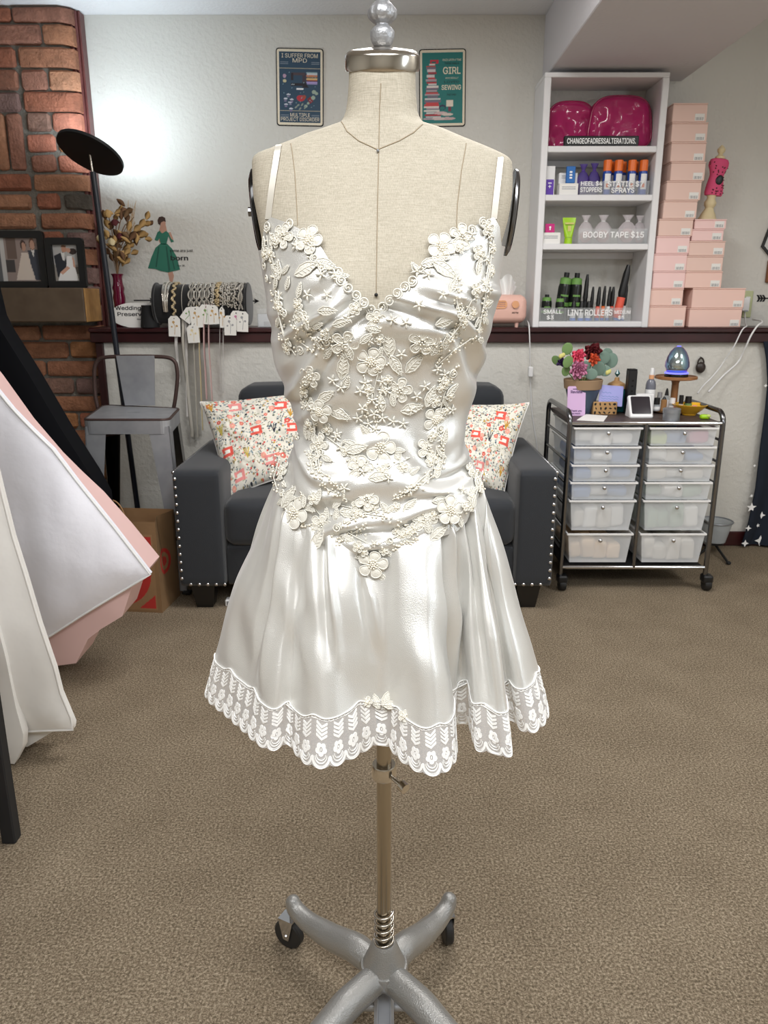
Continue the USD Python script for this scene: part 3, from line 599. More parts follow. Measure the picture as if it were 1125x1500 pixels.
for q in (.13, .21, .29, .37):
    for s in (-1, 1): motif.append(LineString([(.5, q + .05), (.5 + s * .30, q - .02)]).buffer(.024, 2))
motif.append(sbox(0, .0, 1, .022)); motif.append(sbox(0, .05, 1, .065))
for q in np.arange(4) / 4: motif.append(sbox(q + .1, .02, q + .17, .055))
motif = ops.unary_union([m for m in motif]).simplify(.004)
mm = ext(motif, 1.0); MV = mm.vertices.copy(); MF = mm.faces
for k in range(SC):
    P_, N_ = lace_pt(k + MV[:, 0], np.clip(MV[:, 1], 0, 1.03)); P_ = P_ + N_ * (MV[:, 2:3] - .5) * .0016
    part(lace, 'lace_scallop', T(P_, MF), 'lace_thread', False)
# cord along the satin edge
Cp, Cn = lace_pt(np.linspace(0, SC, 500, endpoint=False), np.zeros(500)); part(lace, 'edge_cord', tube(Cp + Cn * .001, .0011, 5, closed=True), 'lace_thread', True)
# ---------------------------------------------------------------- beaded lace on the bodice
rng = random.Random(3)
PX = .00085        # metres per picture pixel at the front of the dress
def frame(px, py, r, lift=.0012, srf=surf):
    p, n = srf(px, py); u = np.cross([0, 0, 1.], n); u = -u / np.linalg.norm(u) if u[0] < 0 else u / np.linalg.norm(u); v = np.cross(n, u) if np.cross(n, u)[2] > 0 else -np.cross(n, u)
    c, s = math.cos(math.radians(r)), math.sin(math.radians(r)); U, V = u * c + v * s, v * c - u * s
    def f(q):
        q = np.asarray(q, float); k = (q[:, 0] ** 2) / .30
        return p + n * (lift + q[:, 2:3] - k[:, None] * abs(u @ U) ** 1) + q[:, 0:1] * U + q[:, 1:2] * V
    return f
def sheet(outline, f, z=0., dome=.0):
    """thin cloth shape with a little belly"""
    o = np.asarray(outline); c = o.mean(0); n = len(o)
    ringp = [np.column_stack([c + (o - c) * k, np.full(n, z + dome * (1 - k * k))]) for k in (1, .6, .25)]
    back = np.column_stack([o, np.full(n, z - .0007)])
    v = np.vstack([back] + ringp + [[c[0], c[1], z + dome]]); i = np.arange(n); j = np.roll(i, -1, 0); fs = []
    for a in range(3): fs += [np.stack([i + a * n, j + a * n, j + (a + 1) * n], -1), np.stack([i + a * n, j + (a + 1) * n, i + (a + 1) * n], -1)]
    fs.append(np.stack([i + 3 * n, j + 3 * n, np.full(n, 4 * n)], -1)); return T(f(v), np.vstack(fs))
def cord(o, f, z=.0008, r=.0008, closed=True):
    o = np.asarray(o); return tube(f(np.column_stack([o, np.full(len(o), z)])), r, 5, closed)
_ico = trimesh.creation.icosphere(1)
def pearls(pts, r): return cat([T(np.asarray(p) + _ico.vertices * (r * rng.uniform(.85, 1.1)), _ico.faces) for p in pts])
def petal(a, r0, r1, w, n=14, wav=0.):
    t = np.linspace(0, 2 * math.pi, n, endpoint=False); x = (r0 + r1) / 2 + (r1 - r0) / 2 * np.cos(t); y = w * np.sin(t) * (.75 + .35 * np.cos(t)) * (1 + wav * np.cos(5 * t))
    return np.stack([x * math.cos(a) - y * math.sin(a), x * math.sin(a) + y * math.cos(a)], 1)
def flower(px, py, s, r=0, rich=False, srf=surf, n=5):
    f = frame(px, py, r + rng.uniform(-12, 12), .0012, srf); R = s * PX; ms = []
    for k in range(n):
        a = 2 * math.pi * k / n
        o = petal(a, R * .14, R * (1.0 if not rich else rng.uniform(.95, 1.15)), R * (.40 if not rich else .46), 16, .0 if not rich else .06)
        ms.append(sheet(o, f, .0006 + .0007 * (k % 2), .0016 if rich else .0008)); ms.append(cord(o, f, .0012 + .0007 * (k % 2), .00085))
        if not rich: ms.append(cord(petal(a, R * .2, R * .72, R * .22, 10), f, .0014 + .0007 * (k % 2), .0006))
    t = part(dress, 'flower_applique', cat(ms), 'applique', 40)
    P = [(0, 0, .003)]
    for q, m in (((.17, 6), (.32, 11)) if rich else ((.2, 5),)): P += [(R * q * math.cos(2 * math.pi * i / m + q), R * q * math.sin(2 * math.pi * i / m + q), .0036 - q * .004) for i in range(m)]
    if not rich: P += [(R * .5 * math.cos(2 * math.pi * (i + .5) / n), R * .5 * math.sin(2 * math.pi * (i + .5) / n), .002) for i in range(n)]
    part(t, 'pearl_cluster', pearls(f(P), .00165 if rich else .0014), 'pearl', True)
def leaf(px, py, s, r, srf=surf):
    f = frame(px, py, r, .0012, srf); R = s * PX; t = np.linspace(0, 1, 11)
    up = np.stack([(t - .5) * 2 * R, .42 * R * np.sin(math.pi * t ** .8) * (1 + .08 * np.sin(t * 25))], 1); dn = up[::-1] * [1, -1]; o = np.vstack([up, dn[1:-1]])
    ms = [sheet(o, f, .0005, .001), cord(o, f, .001, .00085), cord([(-R, 0), (0, R * .04), (R * .9, 0)], f, .0017, .0006, False)]
    for q in np.linspace(-.6, .6, 5):
        for sd in (-1, 1): ms.append(cord([(q * R, 0), ((q + .22) * R, sd * .27 * R)], f, .0016, .0005, False))
    part(dress, 'leaf_applique', cat(ms), 'applique', 40)
def star(px, py, s=9, r=None, srf=surf):
    f = frame(px, py, rng.uniform(0, 72) if r is None else r, .0014, srf); R = s * PX; ms = []
    for k in range(5):
        a = 2 * math.pi * k / 5; d = np.array([math.cos(a), math.sin(a)])
        ms.append(tube(f([(*(d * R * .18), .0012), (*(d * R * .6), .002), (*(d * R), .0008)]), np.array([.0009, .0016, .0005]) * (s / 9), 6))
    t = part(dress, 'bead_star', cat(ms), 'applique', True)
    part(t, 'pearl', pearls(f([(0, 0, .002)]), .0016), 'pearl', True)
def spray(pts, n, jit=6, r=.0016, srf=surf):
    pts = np.asarray(pts, float); s = np.r_[0, np.cumsum(np.linalg.norm(np.diff(pts, axis=0), axis=1))]; P = []
    for k in range(n):
        q = s[-1] * (k + .5) / n; x, y = np.interp(q, s, pts[:, 0]) + rng.uniform(-jit, jit), np.interp(q, s, pts[:, 1]) + rng.uniform(-jit, jit)
        p, nn = srf(x, y); P.append(p + nn * .0022)
    vine = [srf(*q) for q in pts for _ in (0,)]
    m = [tube([a + b * .0014 for a, b in vine], .0008, 5)] if len(vine) > 1 else []
    t = part(dress, 'pearl_spray', pearls(P, r), 'pearl', True, kind='stuff')
    if m: part(t, 'cord', m[0], 'applique', True)
def scroll(px, py, s=9, r=0, srf=surf):
    f = frame(px, py, r, .0014, srf); R = s * PX; t = np.linspace(0, 1, 22); o = np.stack([R * (1 - .55 * t) * np.cos(t * 8.5), R * (1 - .55 * t) * np.sin(t * 8.5)], 1)
    g = part(dress, 'scroll_cord', cord(o, f, .001, .0011, False), 'applique', True); part(g, 'pearl', pearls(f([(0, 0, .0015)]), .0016), 'pearl', True)
for a in ((416, 346, 18), (675, 348, 19), (505, 503, 20), (618, 500, 20), (585, 571, 19), (455, 551, 17), (468, 650, 17), (626, 657, 18), (528, 687, 20), (537, 731, 18), (622, 762, 20), (471, 768, 17), (405, 352, 11), (713, 335, 12), (398, 372, 9), (442, 466, 13), (520, 452, 9), (550, 468, 14), (700, 372, 12), (695, 425, 10), (416, 690, 16), (702, 712, 15), (688, 690, 13), (409, 445, 11), (690, 458, 11), (437, 640, 8), (480, 628, 9), (560, 690, 9)): flower(*a)
for a in ((453, 352, 20), (646, 362, 20), (543, 529, 20), (469, 602, 18), (637, 614, 18), (557, 656, 23), (432, 752, 24), (658, 748, 22), (546, 826, 21)): flower(*a, rich=True)
for a in ((450, 394, 21, 25), (478, 388, 17, -20), (652, 396, 21, -35), (632, 385, 15, 12), (570, 503, 20, 95), (580, 535, 17, -60), (503, 536, 20, 80), (607, 531, 19, 50), (536, 495, 11, 40), (497, 605, 20, -25), (603, 598, 18, 12), (630, 580, 17, 70), (556, 698, 17, 10), (424, 728, 22, 60), (452, 742, 15, -25), (466, 790, 20, 65), (690, 728, 15, 75), (642, 780, 18, 35), (523, 657, 17, 15), (575, 745, 13, 35), (512, 752, 15, -10), (650, 640, 14, 75), (478, 580, 16, 30), (663, 418, 12, 60), (480, 455, 14, 0), (652, 470, 16, 20), (500, 472, 13, 15), (700, 390, 13, 70), (714, 400, 11, 85), (410, 395, 14, 95), (423, 415, 10, 70), (440, 425, 11, 75), (585, 660, 9, 0), (606, 690, 11, 30), (450, 630, 14, 95), (662, 570, 13, 45), (480, 672, 10, -20), (560, 845, 10, -40), (530, 812, 11, 30), (565, 808, 12, -30), (622, 705, 13, 60), (640, 690, 12, 70), (600, 740, 14, 40), (508, 560, 12, 70), (575, 585, 10, 100), (420, 395, 9, 40)): leaf(*a)
for a in ((472, 403), (490, 402), (480, 433), (452, 432), (627, 403), (611, 398), (614, 447), (595, 472), (588, 518), (500, 567), (488, 556), (648, 432), (640, 540), (650, 548), (535, 560), (528, 572), (545, 585), (531, 598), (560, 558), (566, 572), (556, 590), (548, 606), (525, 612), (560, 612), (540, 620), (575, 617), (590, 620), (550, 628), (622, 565), (610, 580), (493, 640), (500, 655), (510, 465), (575, 468), (602, 600), (660, 600), (447, 588), (505, 715), (600, 718)): star(*a)
for a in (([(437, 452), (445, 470), (452, 492), (470, 508)], 34), ([(430, 470), (440, 500), (460, 515)], 26, 5), ([(470, 480), (485, 500)], 16), ([(634, 512), (655, 500), (678, 470)], 34), ([(640, 535), (665, 512), (690, 495)], 26, 5), ([(533, 548), (540, 580), (536, 615)], 18, 4), ([(562, 555), (555, 590), (552, 620)], 18, 4),
          ([(452, 660), (458, 690), (478, 715), (508, 732)], 40, 5), ([(463, 650), (470, 690), (490, 708), (505, 725)], 34, 4), ([(645, 665), (636, 695), (610, 718), (575, 732)], 40, 5), ([(630, 690), (605, 712), (580, 728)], 24, 4), ([(486, 786), (505, 766), (535, 752), (560, 756), (590, 772), (612, 782)], 56, 5), ([(490, 800), (515, 782), (535, 770)], 28, 5), ([(575, 806), (592, 794), (612, 792)], 26, 5),
          ([(396, 340), (400, 372), (404, 410)], 16, 4), ([(404, 420), (408, 455), (416, 490), (428, 512)], 30, 6), ([(718, 340), (714, 385), (710, 420)], 18, 4), ([(712, 430), (704, 465), (698, 500)], 26, 5), ([(672, 405), (668, 440), (676, 470)], 26, 5), ([(410, 672), (402, 700), (408, 720)], 26, 6), ([(690, 684), (700, 700), (704, 720)], 26, 6), ([(648, 630), (650, 660), (645, 690)], 18, 4), ([(440, 560), (452, 575), (446, 600)], 18, 5), ([(640, 558), (660, 552), (668, 535)], 18, 4), ([(436, 765), (460, 772)], 12, 5), ([(655, 765), (672, 752)], 12, 5)): spray(*a)
for a in ((500, 412), (510, 422), (521, 433), (532, 443), (543, 453), (560, 450), (571, 441), (582, 430), (593, 421), (604, 412), (640, 378), (495, 399), (425, 328), (690, 338), (706, 327), (393, 332)): scroll(*a, s=7.5, r=rng.uniform(0, 360))
# smaller blossoms, buds and cords that fill the bands between them
BANDS = [([(392, 345), (398, 385), (404, 425), (410, 462), (420, 500), (434, 520)], 15, 9), ([(722, 345), (717, 385), (711, 425), (704, 462), (696, 500)], 15, 9), ([(440, 452), (462, 482), (486, 505), (505, 520)], 12, 11), ([(690, 440), (668, 480), (645, 505), (625, 520)], 12, 11),
         ([(452, 545), (452, 580), (462, 620), (462, 655), (466, 690)], 16, 9), ([(662, 540), (648, 585), (640, 620), (638, 660), (632, 690)], 16, 9), ([(440, 720), (470, 755), (510, 780), (546, 800), (590, 782), (630, 758), (672, 722)], 24, 12), ([(545, 470), (560, 520), (548, 570), (550, 620)], 12, 16), ([(408, 690), (418, 725), (436, 765)], 9, 9), ([(706, 690), (696, 725), (676, 765)], 9, 9),
         ([(480, 640), (520, 672), (560, 690), (600, 670)], 10, 12), ([(500, 740), (540, 752), (580, 740)], 8, 9), ([(430, 345), (470, 385), (500, 415)], 8, 8), ([(690, 345), (650, 372), (612, 402)], 8, 8)]
for path, n, jit in BANDS:
    pp = np.asarray(path, float); ss = np.r_[0, np.cumsum(np.linalg.norm(np.diff(pp, axis=0), axis=1))]
    for k in range(n):
        q = ss[-1] * (k + rng.random()) / n; x, y = np.interp(q, ss, pp[:, 0]) + rng.uniform(-jit, jit), np.interp(q, ss, pp[:, 1]) + rng.uniform(-jit, jit)
        c = rng.random()
        if c < .30: flower(x, y, rng.uniform(7, 10), rng.uniform(0, 72))
        elif c < .62: leaf(x, y, rng.uniform(8, 13), rng.uniform(0, 180))
        elif c < .82: star(x, y, rng.uniform(7, 9))
        else: scroll(x, y, rng.uniform(5, 7), rng.uniform(0, 360))
    spray(path, int(n * 1.6), jit * .8, .0014)
# sprig above the hem
def surf_skirt(px, py):
    o, d = CO, ray(px, py); front = sat[NQ // 2:NQ + NQ // 2]; q = front.reshape(-1, 3) - o
    c = np.linalg.norm(np.cross(q, d), axis=1) / np.linalg.norm(d); k = int(np.argmin(c)); return front.reshape(-1, 3)[k], np.array([0, -.93, .37])
for a in ((549, 1027, 14, 115), (567, 1022, 16, 60), (570, 1040, 14, 0), (556, 1052, 12, 80)): leaf(*a, srf=surf_skirt)
for a in ((540, 1040, 8), (556, 1072, 9), (570, 1062, 8)): flower(*a, srf=surf_skirt)
# ================================================================ LARGE FURNITURE
def pb(x0, y0, x1, y1, y):
    """box edges on the upright plane at depth y: X0, X1, Z0, Z1"""
    a, b = at(x0, (y0 + y1) / 2, y), at(x1, (y0 + y1) / 2, y); xm_ = (x0 + x1) / 2
    return a[0], b[0], at(xm_, y1, y)[2], at(xm_, y0, y)[2]
# ---- loveseat
FY, BYK = 2.85, 3.64
lx0, lx1, li, ri = at(254, 760, FY)[0], at(816, 760, FY)[0], at(326, 760, FY)[0], at(757, 760, FY)[0]
sofa = thing('loveseat', 'charcoal upholstered loveseat with silver nailhead trim behind the dress', 'sofa', ((lx0 + lx1) / 2, 3.2, 0))
AZ0, AZ1 = .098, .57
for a, b in ((lx0, li), (ri, lx1)):
    arm = part(sofa, 'arm', soft_box(a, b, FY, BYK - .02, AZ0, AZ1, .022, .006, 22), 'charcoal', True)
    out = a if a == lx0 else b; s = 1 if a == lx0 else -1
    nails = []
    for z in np.arange(AZ1 - .03, AZ0 + .01, -.0335): nails.append((out + s * .016, FY - .001, z, (0, -1, 0)))
    for k in np.arange(1, 6): nails.append((out + s * (.016 + .0335 * k), FY - .001, AZ0 + .0155, (0, -1, 0)))
    for y in np.arange(FY + .03, BYK - .08, .030): nails.append((out + s * .004, y, AZ1 - .012, (-s * .8, 0, .6)))
    for (x, y, z, n) in nails:
        part(arm, 'nailhead', ellipsoid((x, y, z), (.0078, .0065, .0078), 1), 'chrome', True)
part(sofa, 'base_rail', soft_box(li, ri, FY + .02, BYK - .05, AZ0, .265, .015, 0, 12), 'charcoal', True)
xm_ = (li + ri) / 2
for a, b in ((li + .004, xm_ - .004), (xm_ + .004, ri - .004)):
    part(sofa, 'seat_cushion', soft_box(a, b, FY + .005, 3.42, .266, .45, .035, .018, 22, 3), 'charcoal', True)
bx0, bx1 = at(349, 590, 3.42)[0], at(738, 590, 3.42)[0]
part(sofa, 'backrest', soft_box(bx0, bx1, 3.40, BYK, .27, at(400, 565, 3.45)[2], .05, .015, 26), 'charcoal', True)
for a in (lx0 + .05, lx1 - .13):
    for y in (FY + .03, BYK - .14):
        part(sofa, 'leg', hull([(a + .04 + sx * w, y + .04 + sy * w, z) for w, z in ((.032, 0), (.047, AZ0)) for sx in (-1, 1) for sy in (-1, 1)]), 'dark_wood', False)
# ---- printed pillows
def pillow(corners, label, seed, thick=.085, ncol=200):
    BL, BRr, TRr, TL = (np.asarray(c, float) for c in corners); pr = np.random.default_rng(seed)
    P = Paint(1, 1, ncol, (226, 222, 210))
    pal = [(222, 120, 108), (210, 92, 84), (232, 160, 146), (196, 160, 70), (88, 104, 116), (120, 140, 148), (168, 176, 150), (52, 58, 68), (150, 134, 96)]
    for _ in range(1000):
        x, y = pr.random(2); c = pal[pr.integers(4, 9)]; P.ell(x, y, .016 * pr.uniform(.4, 1.1), .0045, c, pr.uniform(0, 180))
    for _ in range(420):
        x, y = pr.random(2); c = pal[pr.integers(0, 9)]; P.ell(x, y, *(pr.uniform(.006, .014, 2)), c, pr.uniform(0, 180))
    for _ in range(26):
        x, y = pr.random(2); c = pal[pr.integers(0, 3)]; r = pr.uniform(.016, .03)
        for k in range(5): P.ell(x + r * .55 * math.cos(k * 1.256), y + r * .55 * math.sin(k * 1.256), r * .6, r * .6, c)
        P.ell(x, y, r * .35, r * .35, (236, 190, 160))
    for k, (x, y) in enumerate(((.30, .86), (.74, .80), (.47, .52), (.86, .50), (.58, .17), (.12, .38), (.2, .12))):   # little sewing machines
        c = ((232, 150, 146), (224, 96, 84))[k % 2 == 1 or k == 2]
        P.rect(x - .065, y - .05, x + .065, y - .022, c); P.rect(x + .03, y - .03, x + .062, y + .045, c); P.rect(x - .06, y + .022, x + .06, y + .05, c); P.rect(x - .055, y - .005, x - .03, y + .03, c); P.rect(x - .028, y - .02, x + .028, y + .02, (236, 232, 222))
    for x, y, c in ((.84, .69, (196, 150, 60)), (.07, .9, (196, 150, 60)), (.1, .62, (206, 190, 96)), (.66, .52, (52, 58, 68)), (.33, .3, (206, 180, 80)), (.9, .2, (196, 150, 60))):
        for k in range(3): P.line([(x, y - .05), (x + .03 * (k - 1), y + .045)], .006, c)
    n = P.nx; u = np.linspace(-1, 1, n); Ug, Vg = np.meshgrid(u, u, indexing='ij')
    def base(U_, V_):
        # seams between the corners are drawn in
        u2, v2 = U_ * (1 - .07 * (1 - V_ ** 2)), V_ * (1 - .07 * (1 - U_ ** 2)); a, b = (u2 + 1) / 2, (v2 + 1) / 2
        return (BL * ((1 - a) * (1 - b))[..., None] + BRr * (a * (1 - b))[..., None] + TRr * (a * b)[..., None] + TL * ((1 - a) * b)[..., None])
    nn = np.cross(BRr - BL, TL - BL); nn /= np.linalg.norm(nn)
    h = thick * np.sqrt(np.clip((1 - Ug ** 2) * (1 - Vg ** 2), 0, 1)) ** .9
    wob = (meshkit.fbm(np.stack([Ug * 3 + seed, Vg * 3, 0 * Ug], -1), 3) - .5) * .03 * (1 - np.maximum(np.abs(Ug), np.abs(Vg)) ** 6)
    B_ = base(Ug, Vg); front = (B_ + nn * (h + wob)[..., None]).reshape(-1, 3); back = (B_ - nn * h[..., None]).reshape(-1, 3)
    if nn[1] > 0: front, back = back, front
    t = thing('throw_pillow', label, 'pillow', B_.reshape(-1, 3).mean(0))
    f = grid_faces(n, n); F = T(front, f); part(t, 'front_cover', F, 'cloth_print', True, col=P.C.reshape(-1, 3))
    s_ = slice(None, None, 4); idx = np.arange(n * n).reshape(n, n)[s_, s_]; idx = np.unique(np.r_[np.arange(0, n, 4), n - 1]); sub = np.arange(n * n).reshape(n, n)[np.ix_(idx, idx)].ravel()
    part(t, 'back_cover', T(back[sub], grid_faces(len(idx), len(idx))[:, ::-1]), 'rose_cream', True)
    e = np.concatenate([[(x, -1) for x in u[::6]], [(1, x) for x in u[::6]], [(x, 1) for x in u[::-6]], [(-1, x) for x in u[::-6]]])
    part(t, 'piping', tube(base(e[:, 0], e[:, 1]), .003, 6, True), 'paper', True)
pillow([at(333, 731, 3.02), at(452, 690, 3.10), at(455, 574, 3.30), at(293, 589, 3.28)], 'floral sewing print pillow at the left end of the charcoal loveseat', 5)
pillow([at(650, 700, 3.10), at(737, 728, 3.02), at(775, 590, 3.28), at(640, 592, 3.30)], 'floral sewing print pillow at the right end of the charcoal loveseat', 11)
# ---- bar stool
SZ = .735
c4 = np.array([on(123, 614, SZ), on(247, 614, SZ), on(262, 598, SZ), on(152, 593, SZ)])
stool = thing('bar_stool', 'galvanised metal bar stool with low back beside the brick chimney', 'stool', (*c4[:, :2].mean(0), 0))
cc = c4[:, :2].mean(0)
seatp = Polygon(c4[:, :2]).buffer(-.03).buffer(.03, 6)
hole = affinity.rotate(affinity.scale(Point(cc).buffer(.5, 8), .055, .012), 4).intersection(seatp)
part(stool, 'seat', move(ext(seatp.difference(hole), .004), (0, 0, SZ - .004)), 'galvanised', False)
rim = np.array(seatp.exterior.coords)[:-1]
part(stool, 'seat_rim', tube(np.column_stack([rim, np.full(len(rim), SZ - .003)]), .006, 6, True), 'rust_metal', True)
sk = ext(seatp.buffer(.004).difference(seatp.buffer(-.003)), .055); part(stool, 'apron', move(sk, (0, 0, SZ - .06)), 'galvanised', False)
ft4 = []
for k in range(4):
    c = c4[k, :2]; d = (c - cc); nx_, pv = c4[(k + 1) % 4, :2] - c, c4[(k - 1) % 4, :2] - c; nx_ /= np.linalg.norm(nx_); pv /= np.linalg.norm(pv)
    ft = c + d / np.linalg.norm(d) * .045; ft4.append(ft); ms = []
    for e in (nx_, pv):
        o2 = nx_ if e is pv else pv
        q = []
        for base_, w, z in ((c, .085, SZ - .03), (ft, .03, .012)):
            for tt_ in (0, w):
                for th_ in (0, .004): q.append((*(base_ + e * tt_ + o2 * th_), z))
        ms.append(hull(q))
    lg_ = part(stool, 'leg', cat(ms), 'galvanised' if k < 2 else 'chrome_dark', False); part(lg_, 'foot_pad', cbox(ft[0] - .018, ft[0] + .018, ft[1] - .018, ft[1] + .018, 0, .014, .004), 'rubber', False)
for k in range(4):
    z = .24; f = (SZ - z) / SZ; p, q = c4[k, :2] * (1 - f) + ft4[k] * f, c4[(k + 1) % 4, :2] * (1 - f) + ft4[(k + 1) % 4] * f
    part(stool, 'foot_rail', tube([(*p, z), (*q, z)], .008, 8), 'rust_metal')
for k in range(2):
    p, q = c4[k, :2], c4[k + 2, :2]; part(stool, 'cross_brace', tube([(*(p * .9 + q * .1), SZ - .075), (*(q * .9 + p * .1), SZ - .075)], .007, 6), 'rust_metal')
yb_ = float(c4[2:, 1].mean()) - .01
fr_ = [at(x, y, yb_) for x, y in ((144, 600), (139, 575), (138, 545), (140, 533), (147, 525), (165, 522.5), (200, 522), (235, 522.5), (250, 525), (258, 534), (260, 548), (258, 575), (254, 600))]
part(stool, 'back_frame', tube(PchipInterpolator(np.arange(13), np.array(fr_))(np.linspace(0, 12, 60)), .0085, 10), 'rust_metal', True)
q = [at(x, y, yb_ - .01) for x, y in ((170, 521), (226, 521), (227, 594), (183, 594))]
part(stool, 'back_panel', hull([p + np.array([0, e, 0]) for p in q for e in (0, .004)]), 'galvanised', False)
# ---- torchiere
ly = 3.565
p0, p1 = at(136, 252, ly), at(181, 590, ly); dv = (p1 - p0) / np.linalg.norm(p1 - p0); pe = p0 + dv * ((p0[2] - .03) / -dv[2])
lc = at(132, 226, ly)
lamp = thing('floor_lamp', 'slim black torchiere floor lamp with a tilted round disc head, lit upward', 'lamp', (pe[0], pe[1], 0))
part(lamp, 'base', move(lathe([(.125, 0), (.125, .012), (.12, .018), (.02, .026)], n=40), (pe[0], pe[1], 0)), 'lamp_black', 40)
part(lamp, 'pole', tube([p0, pe], .0125, 14), 'lamp_pole', True)
part(lamp, 'neck', tube([lc, p0 + dv * .01], .0055, 10), 'nickel', True)
nU = np.array([math.sin(math.radians(15)), math.sin(math.radians(25)), 0]); nU[2] = math.sqrt(1 - nU @ nU)
xa = np.cross([0, 1, 0.], nU); xa /= np.linalg.norm(xa); ya = np.cross(nU, xa); FR = np.stack([xa, ya, nU]); R_ = .140
dm = lathe([(.0, -.004), (R_ - .006, -.004), (R_, 0), (R_, .012), (R_ - .004, .014), (R_ - .008, .010), (0, .010)], n=64); part(lamp, 'disc_head', T(dm.vertices @ FR + lc, dm.faces), 'lamp_black', 40)
dm = lathe([(0, .0102), (R_ - .010, .0102), (R_ - .010, .0125), (0, .0125)], n=48); part(lamp, 'light_diffuser', T(dm.vertices @ FR + lc, dm.faces), 'lamp_glow', 40, label='glowing white light diffuser')
# ---- paper bag
b0, b1, b2 = on(238, 898, 0), on(264, 872, 0), on(118, 893, 0)
bag = thing('paper_bag', 'brown paper shopping bag with red bullseye print, on the carpet beside the loveseat', 'bag', (*(b1 + b2)[:2] / 2, 0))
b3 = b1 + b2 - b0; HB = .375; up = np.array([0, 0, HB]); ins = (b3 - b0) * .03
def quad(a, b, c): return lambda p, w, h: a + np.outer(p[:, 0] / w + .5, b - a) + np.outer(p[:, 1] / h + .5, c - a)
def painted_quad(t, name, P, a, b, c, bulge=None, m='print'):
    def fn(p):
        q = quad(a, b, c)(p, P.w, P.h)
        if bulge is not None: q = q + bulge(p[:, 0] / P.w + .5, p[:, 1] / P.h + .5)
        return q
    M_, C_ = P.mesh(fn); return part(t, name, M_, m, True, col=C_)
wf, wd = np.linalg.norm(b0 - b2), np.linalg.norm(b1 - b0)
def target(P, cx, cy, r, asp):
    for k, c in ((1, (186, 50, 46)), (.70, (148, 116, 82)), (.38, (186, 50, 46))): P.ell(cx, cy, r * k, r * k, c)
P = Paint(wf, HB, 110, (138, 108, 76)); P.rect(.05, .03, .95, .86, (152, 120, 86))
for x, y, sx_, sy_ in ((.93, .84, -1, -1), (.93, .045, -1, 1), (.07, .84, 1, -1), (.07, .045, 1, 1)): P.poly([(x, y), (x + sx_ * .2, y), (x, y + sy_ * .15)], (186, 50, 46))
target(P, .5, .43, .40, 1); P.speckle(.08)
painted_quad(bag, 'front_panel', P, b2, b0, b2 + up)
P = Paint(wd, HB, 60, (132, 104, 74)); target(P, .45, .5, .27, 1); P.rect(.46, .0, .485, 1, (126, 98, 68), .5); P.speckle(.08, 2)
fold = lambda u, v: np.outer(-.03 * np.clip(1 - np.abs(u - .45) / .45, 0, 1) * v, (b0 - b2) / wf)
painted_quad(bag, 'side_panel', P, b0, b1, b0 + up, fold)
body_ = [T([b1, b3, b3 + up, b1 + up], [[0, 1, 2], [0, 2, 3]]), T([b3, b2, b2 + up, b3 + up], [[0, 1, 2], [0, 2, 3]]), T([b0, b2, b3, b1], [[0, 1, 2], [0, 2, 3]])]
part(bag, 'back_and_sides', cat(body_), 'kraft', False)
hm = (b0 + b2) / 2 + up; tq = np.linspace(0, math.pi, 16); hd = (b0 - b2) / wf
part(bag, 'twisted_handle', tube([hm + hd * (.05 * math.cos(a)) + np.array([0, .01, .09 * math.sin(a) - .01]) for a in tq], .003, 6), 'kraft', True)
# ---- rack of bagged gowns at the left edge
fx = on(17, 1238, 0); RX = fx[0] - .008
tb = thing('side_table', 'black metal side table leg and low wooden shelf at the left edge, near the camera', 'table', (RX - .2, 1.6, 0))
RY0, RY1 = fx[1] - .34, fx[1] + .018
for x in (RX, RX - .42):
    for y in (RY0, RY1): part(tb, 'leg', cbox(x - .016, x + .016, y - .016, y + .016, 0, .6, .003), 'black_matte', False)
for y in (RY0, RY1): part(tb, 'crossbar', cbox(RX - .404, RX - .016, y - .014, y + .014, .09, .12, .003), 'black_matte', False)
for k in range(4): part(tb, 'shelf_plank', cbox(RX - .40 + .1 * k, RX - .304 + .1 * k, RY0 - .014, RY1 + .014, .1205, .138, .003), 'shelf_wood', False)
part(tb, 'table_top', cbox(RX - .45, RX + .02, RY0 - .04, RY1 + .03, .6, .625, .004), 'shelf_wood', False)
RA, RB = np.array([-1.06, 1.68, 1.73]), np.array([-1.52, 2.98, 1.73])
rack = thing('garment_rack', 'black metal garment rail carrying the bagged gowns beyond the left edge', 'rack', (-1.3, 2.3, 0))
part(rack, 'rail', tube([RA, RB], .014, 12), 'black_matte')
for q in (RA, RB):
    part(rack, 'post', tube([q, (q[0], q[1], .05)], .016, 12), 'black_matte'); part(rack, 'foot', tube([(q[0] - .22, q[1], .02), (q[0] + .12, q[1], .02)], .018, 10), 'black_matte')
def hxx(y): return float(RA[0] + (RB[0] - RA[0]) * (y - RA[1]) / (RB[1] - RA[1]))
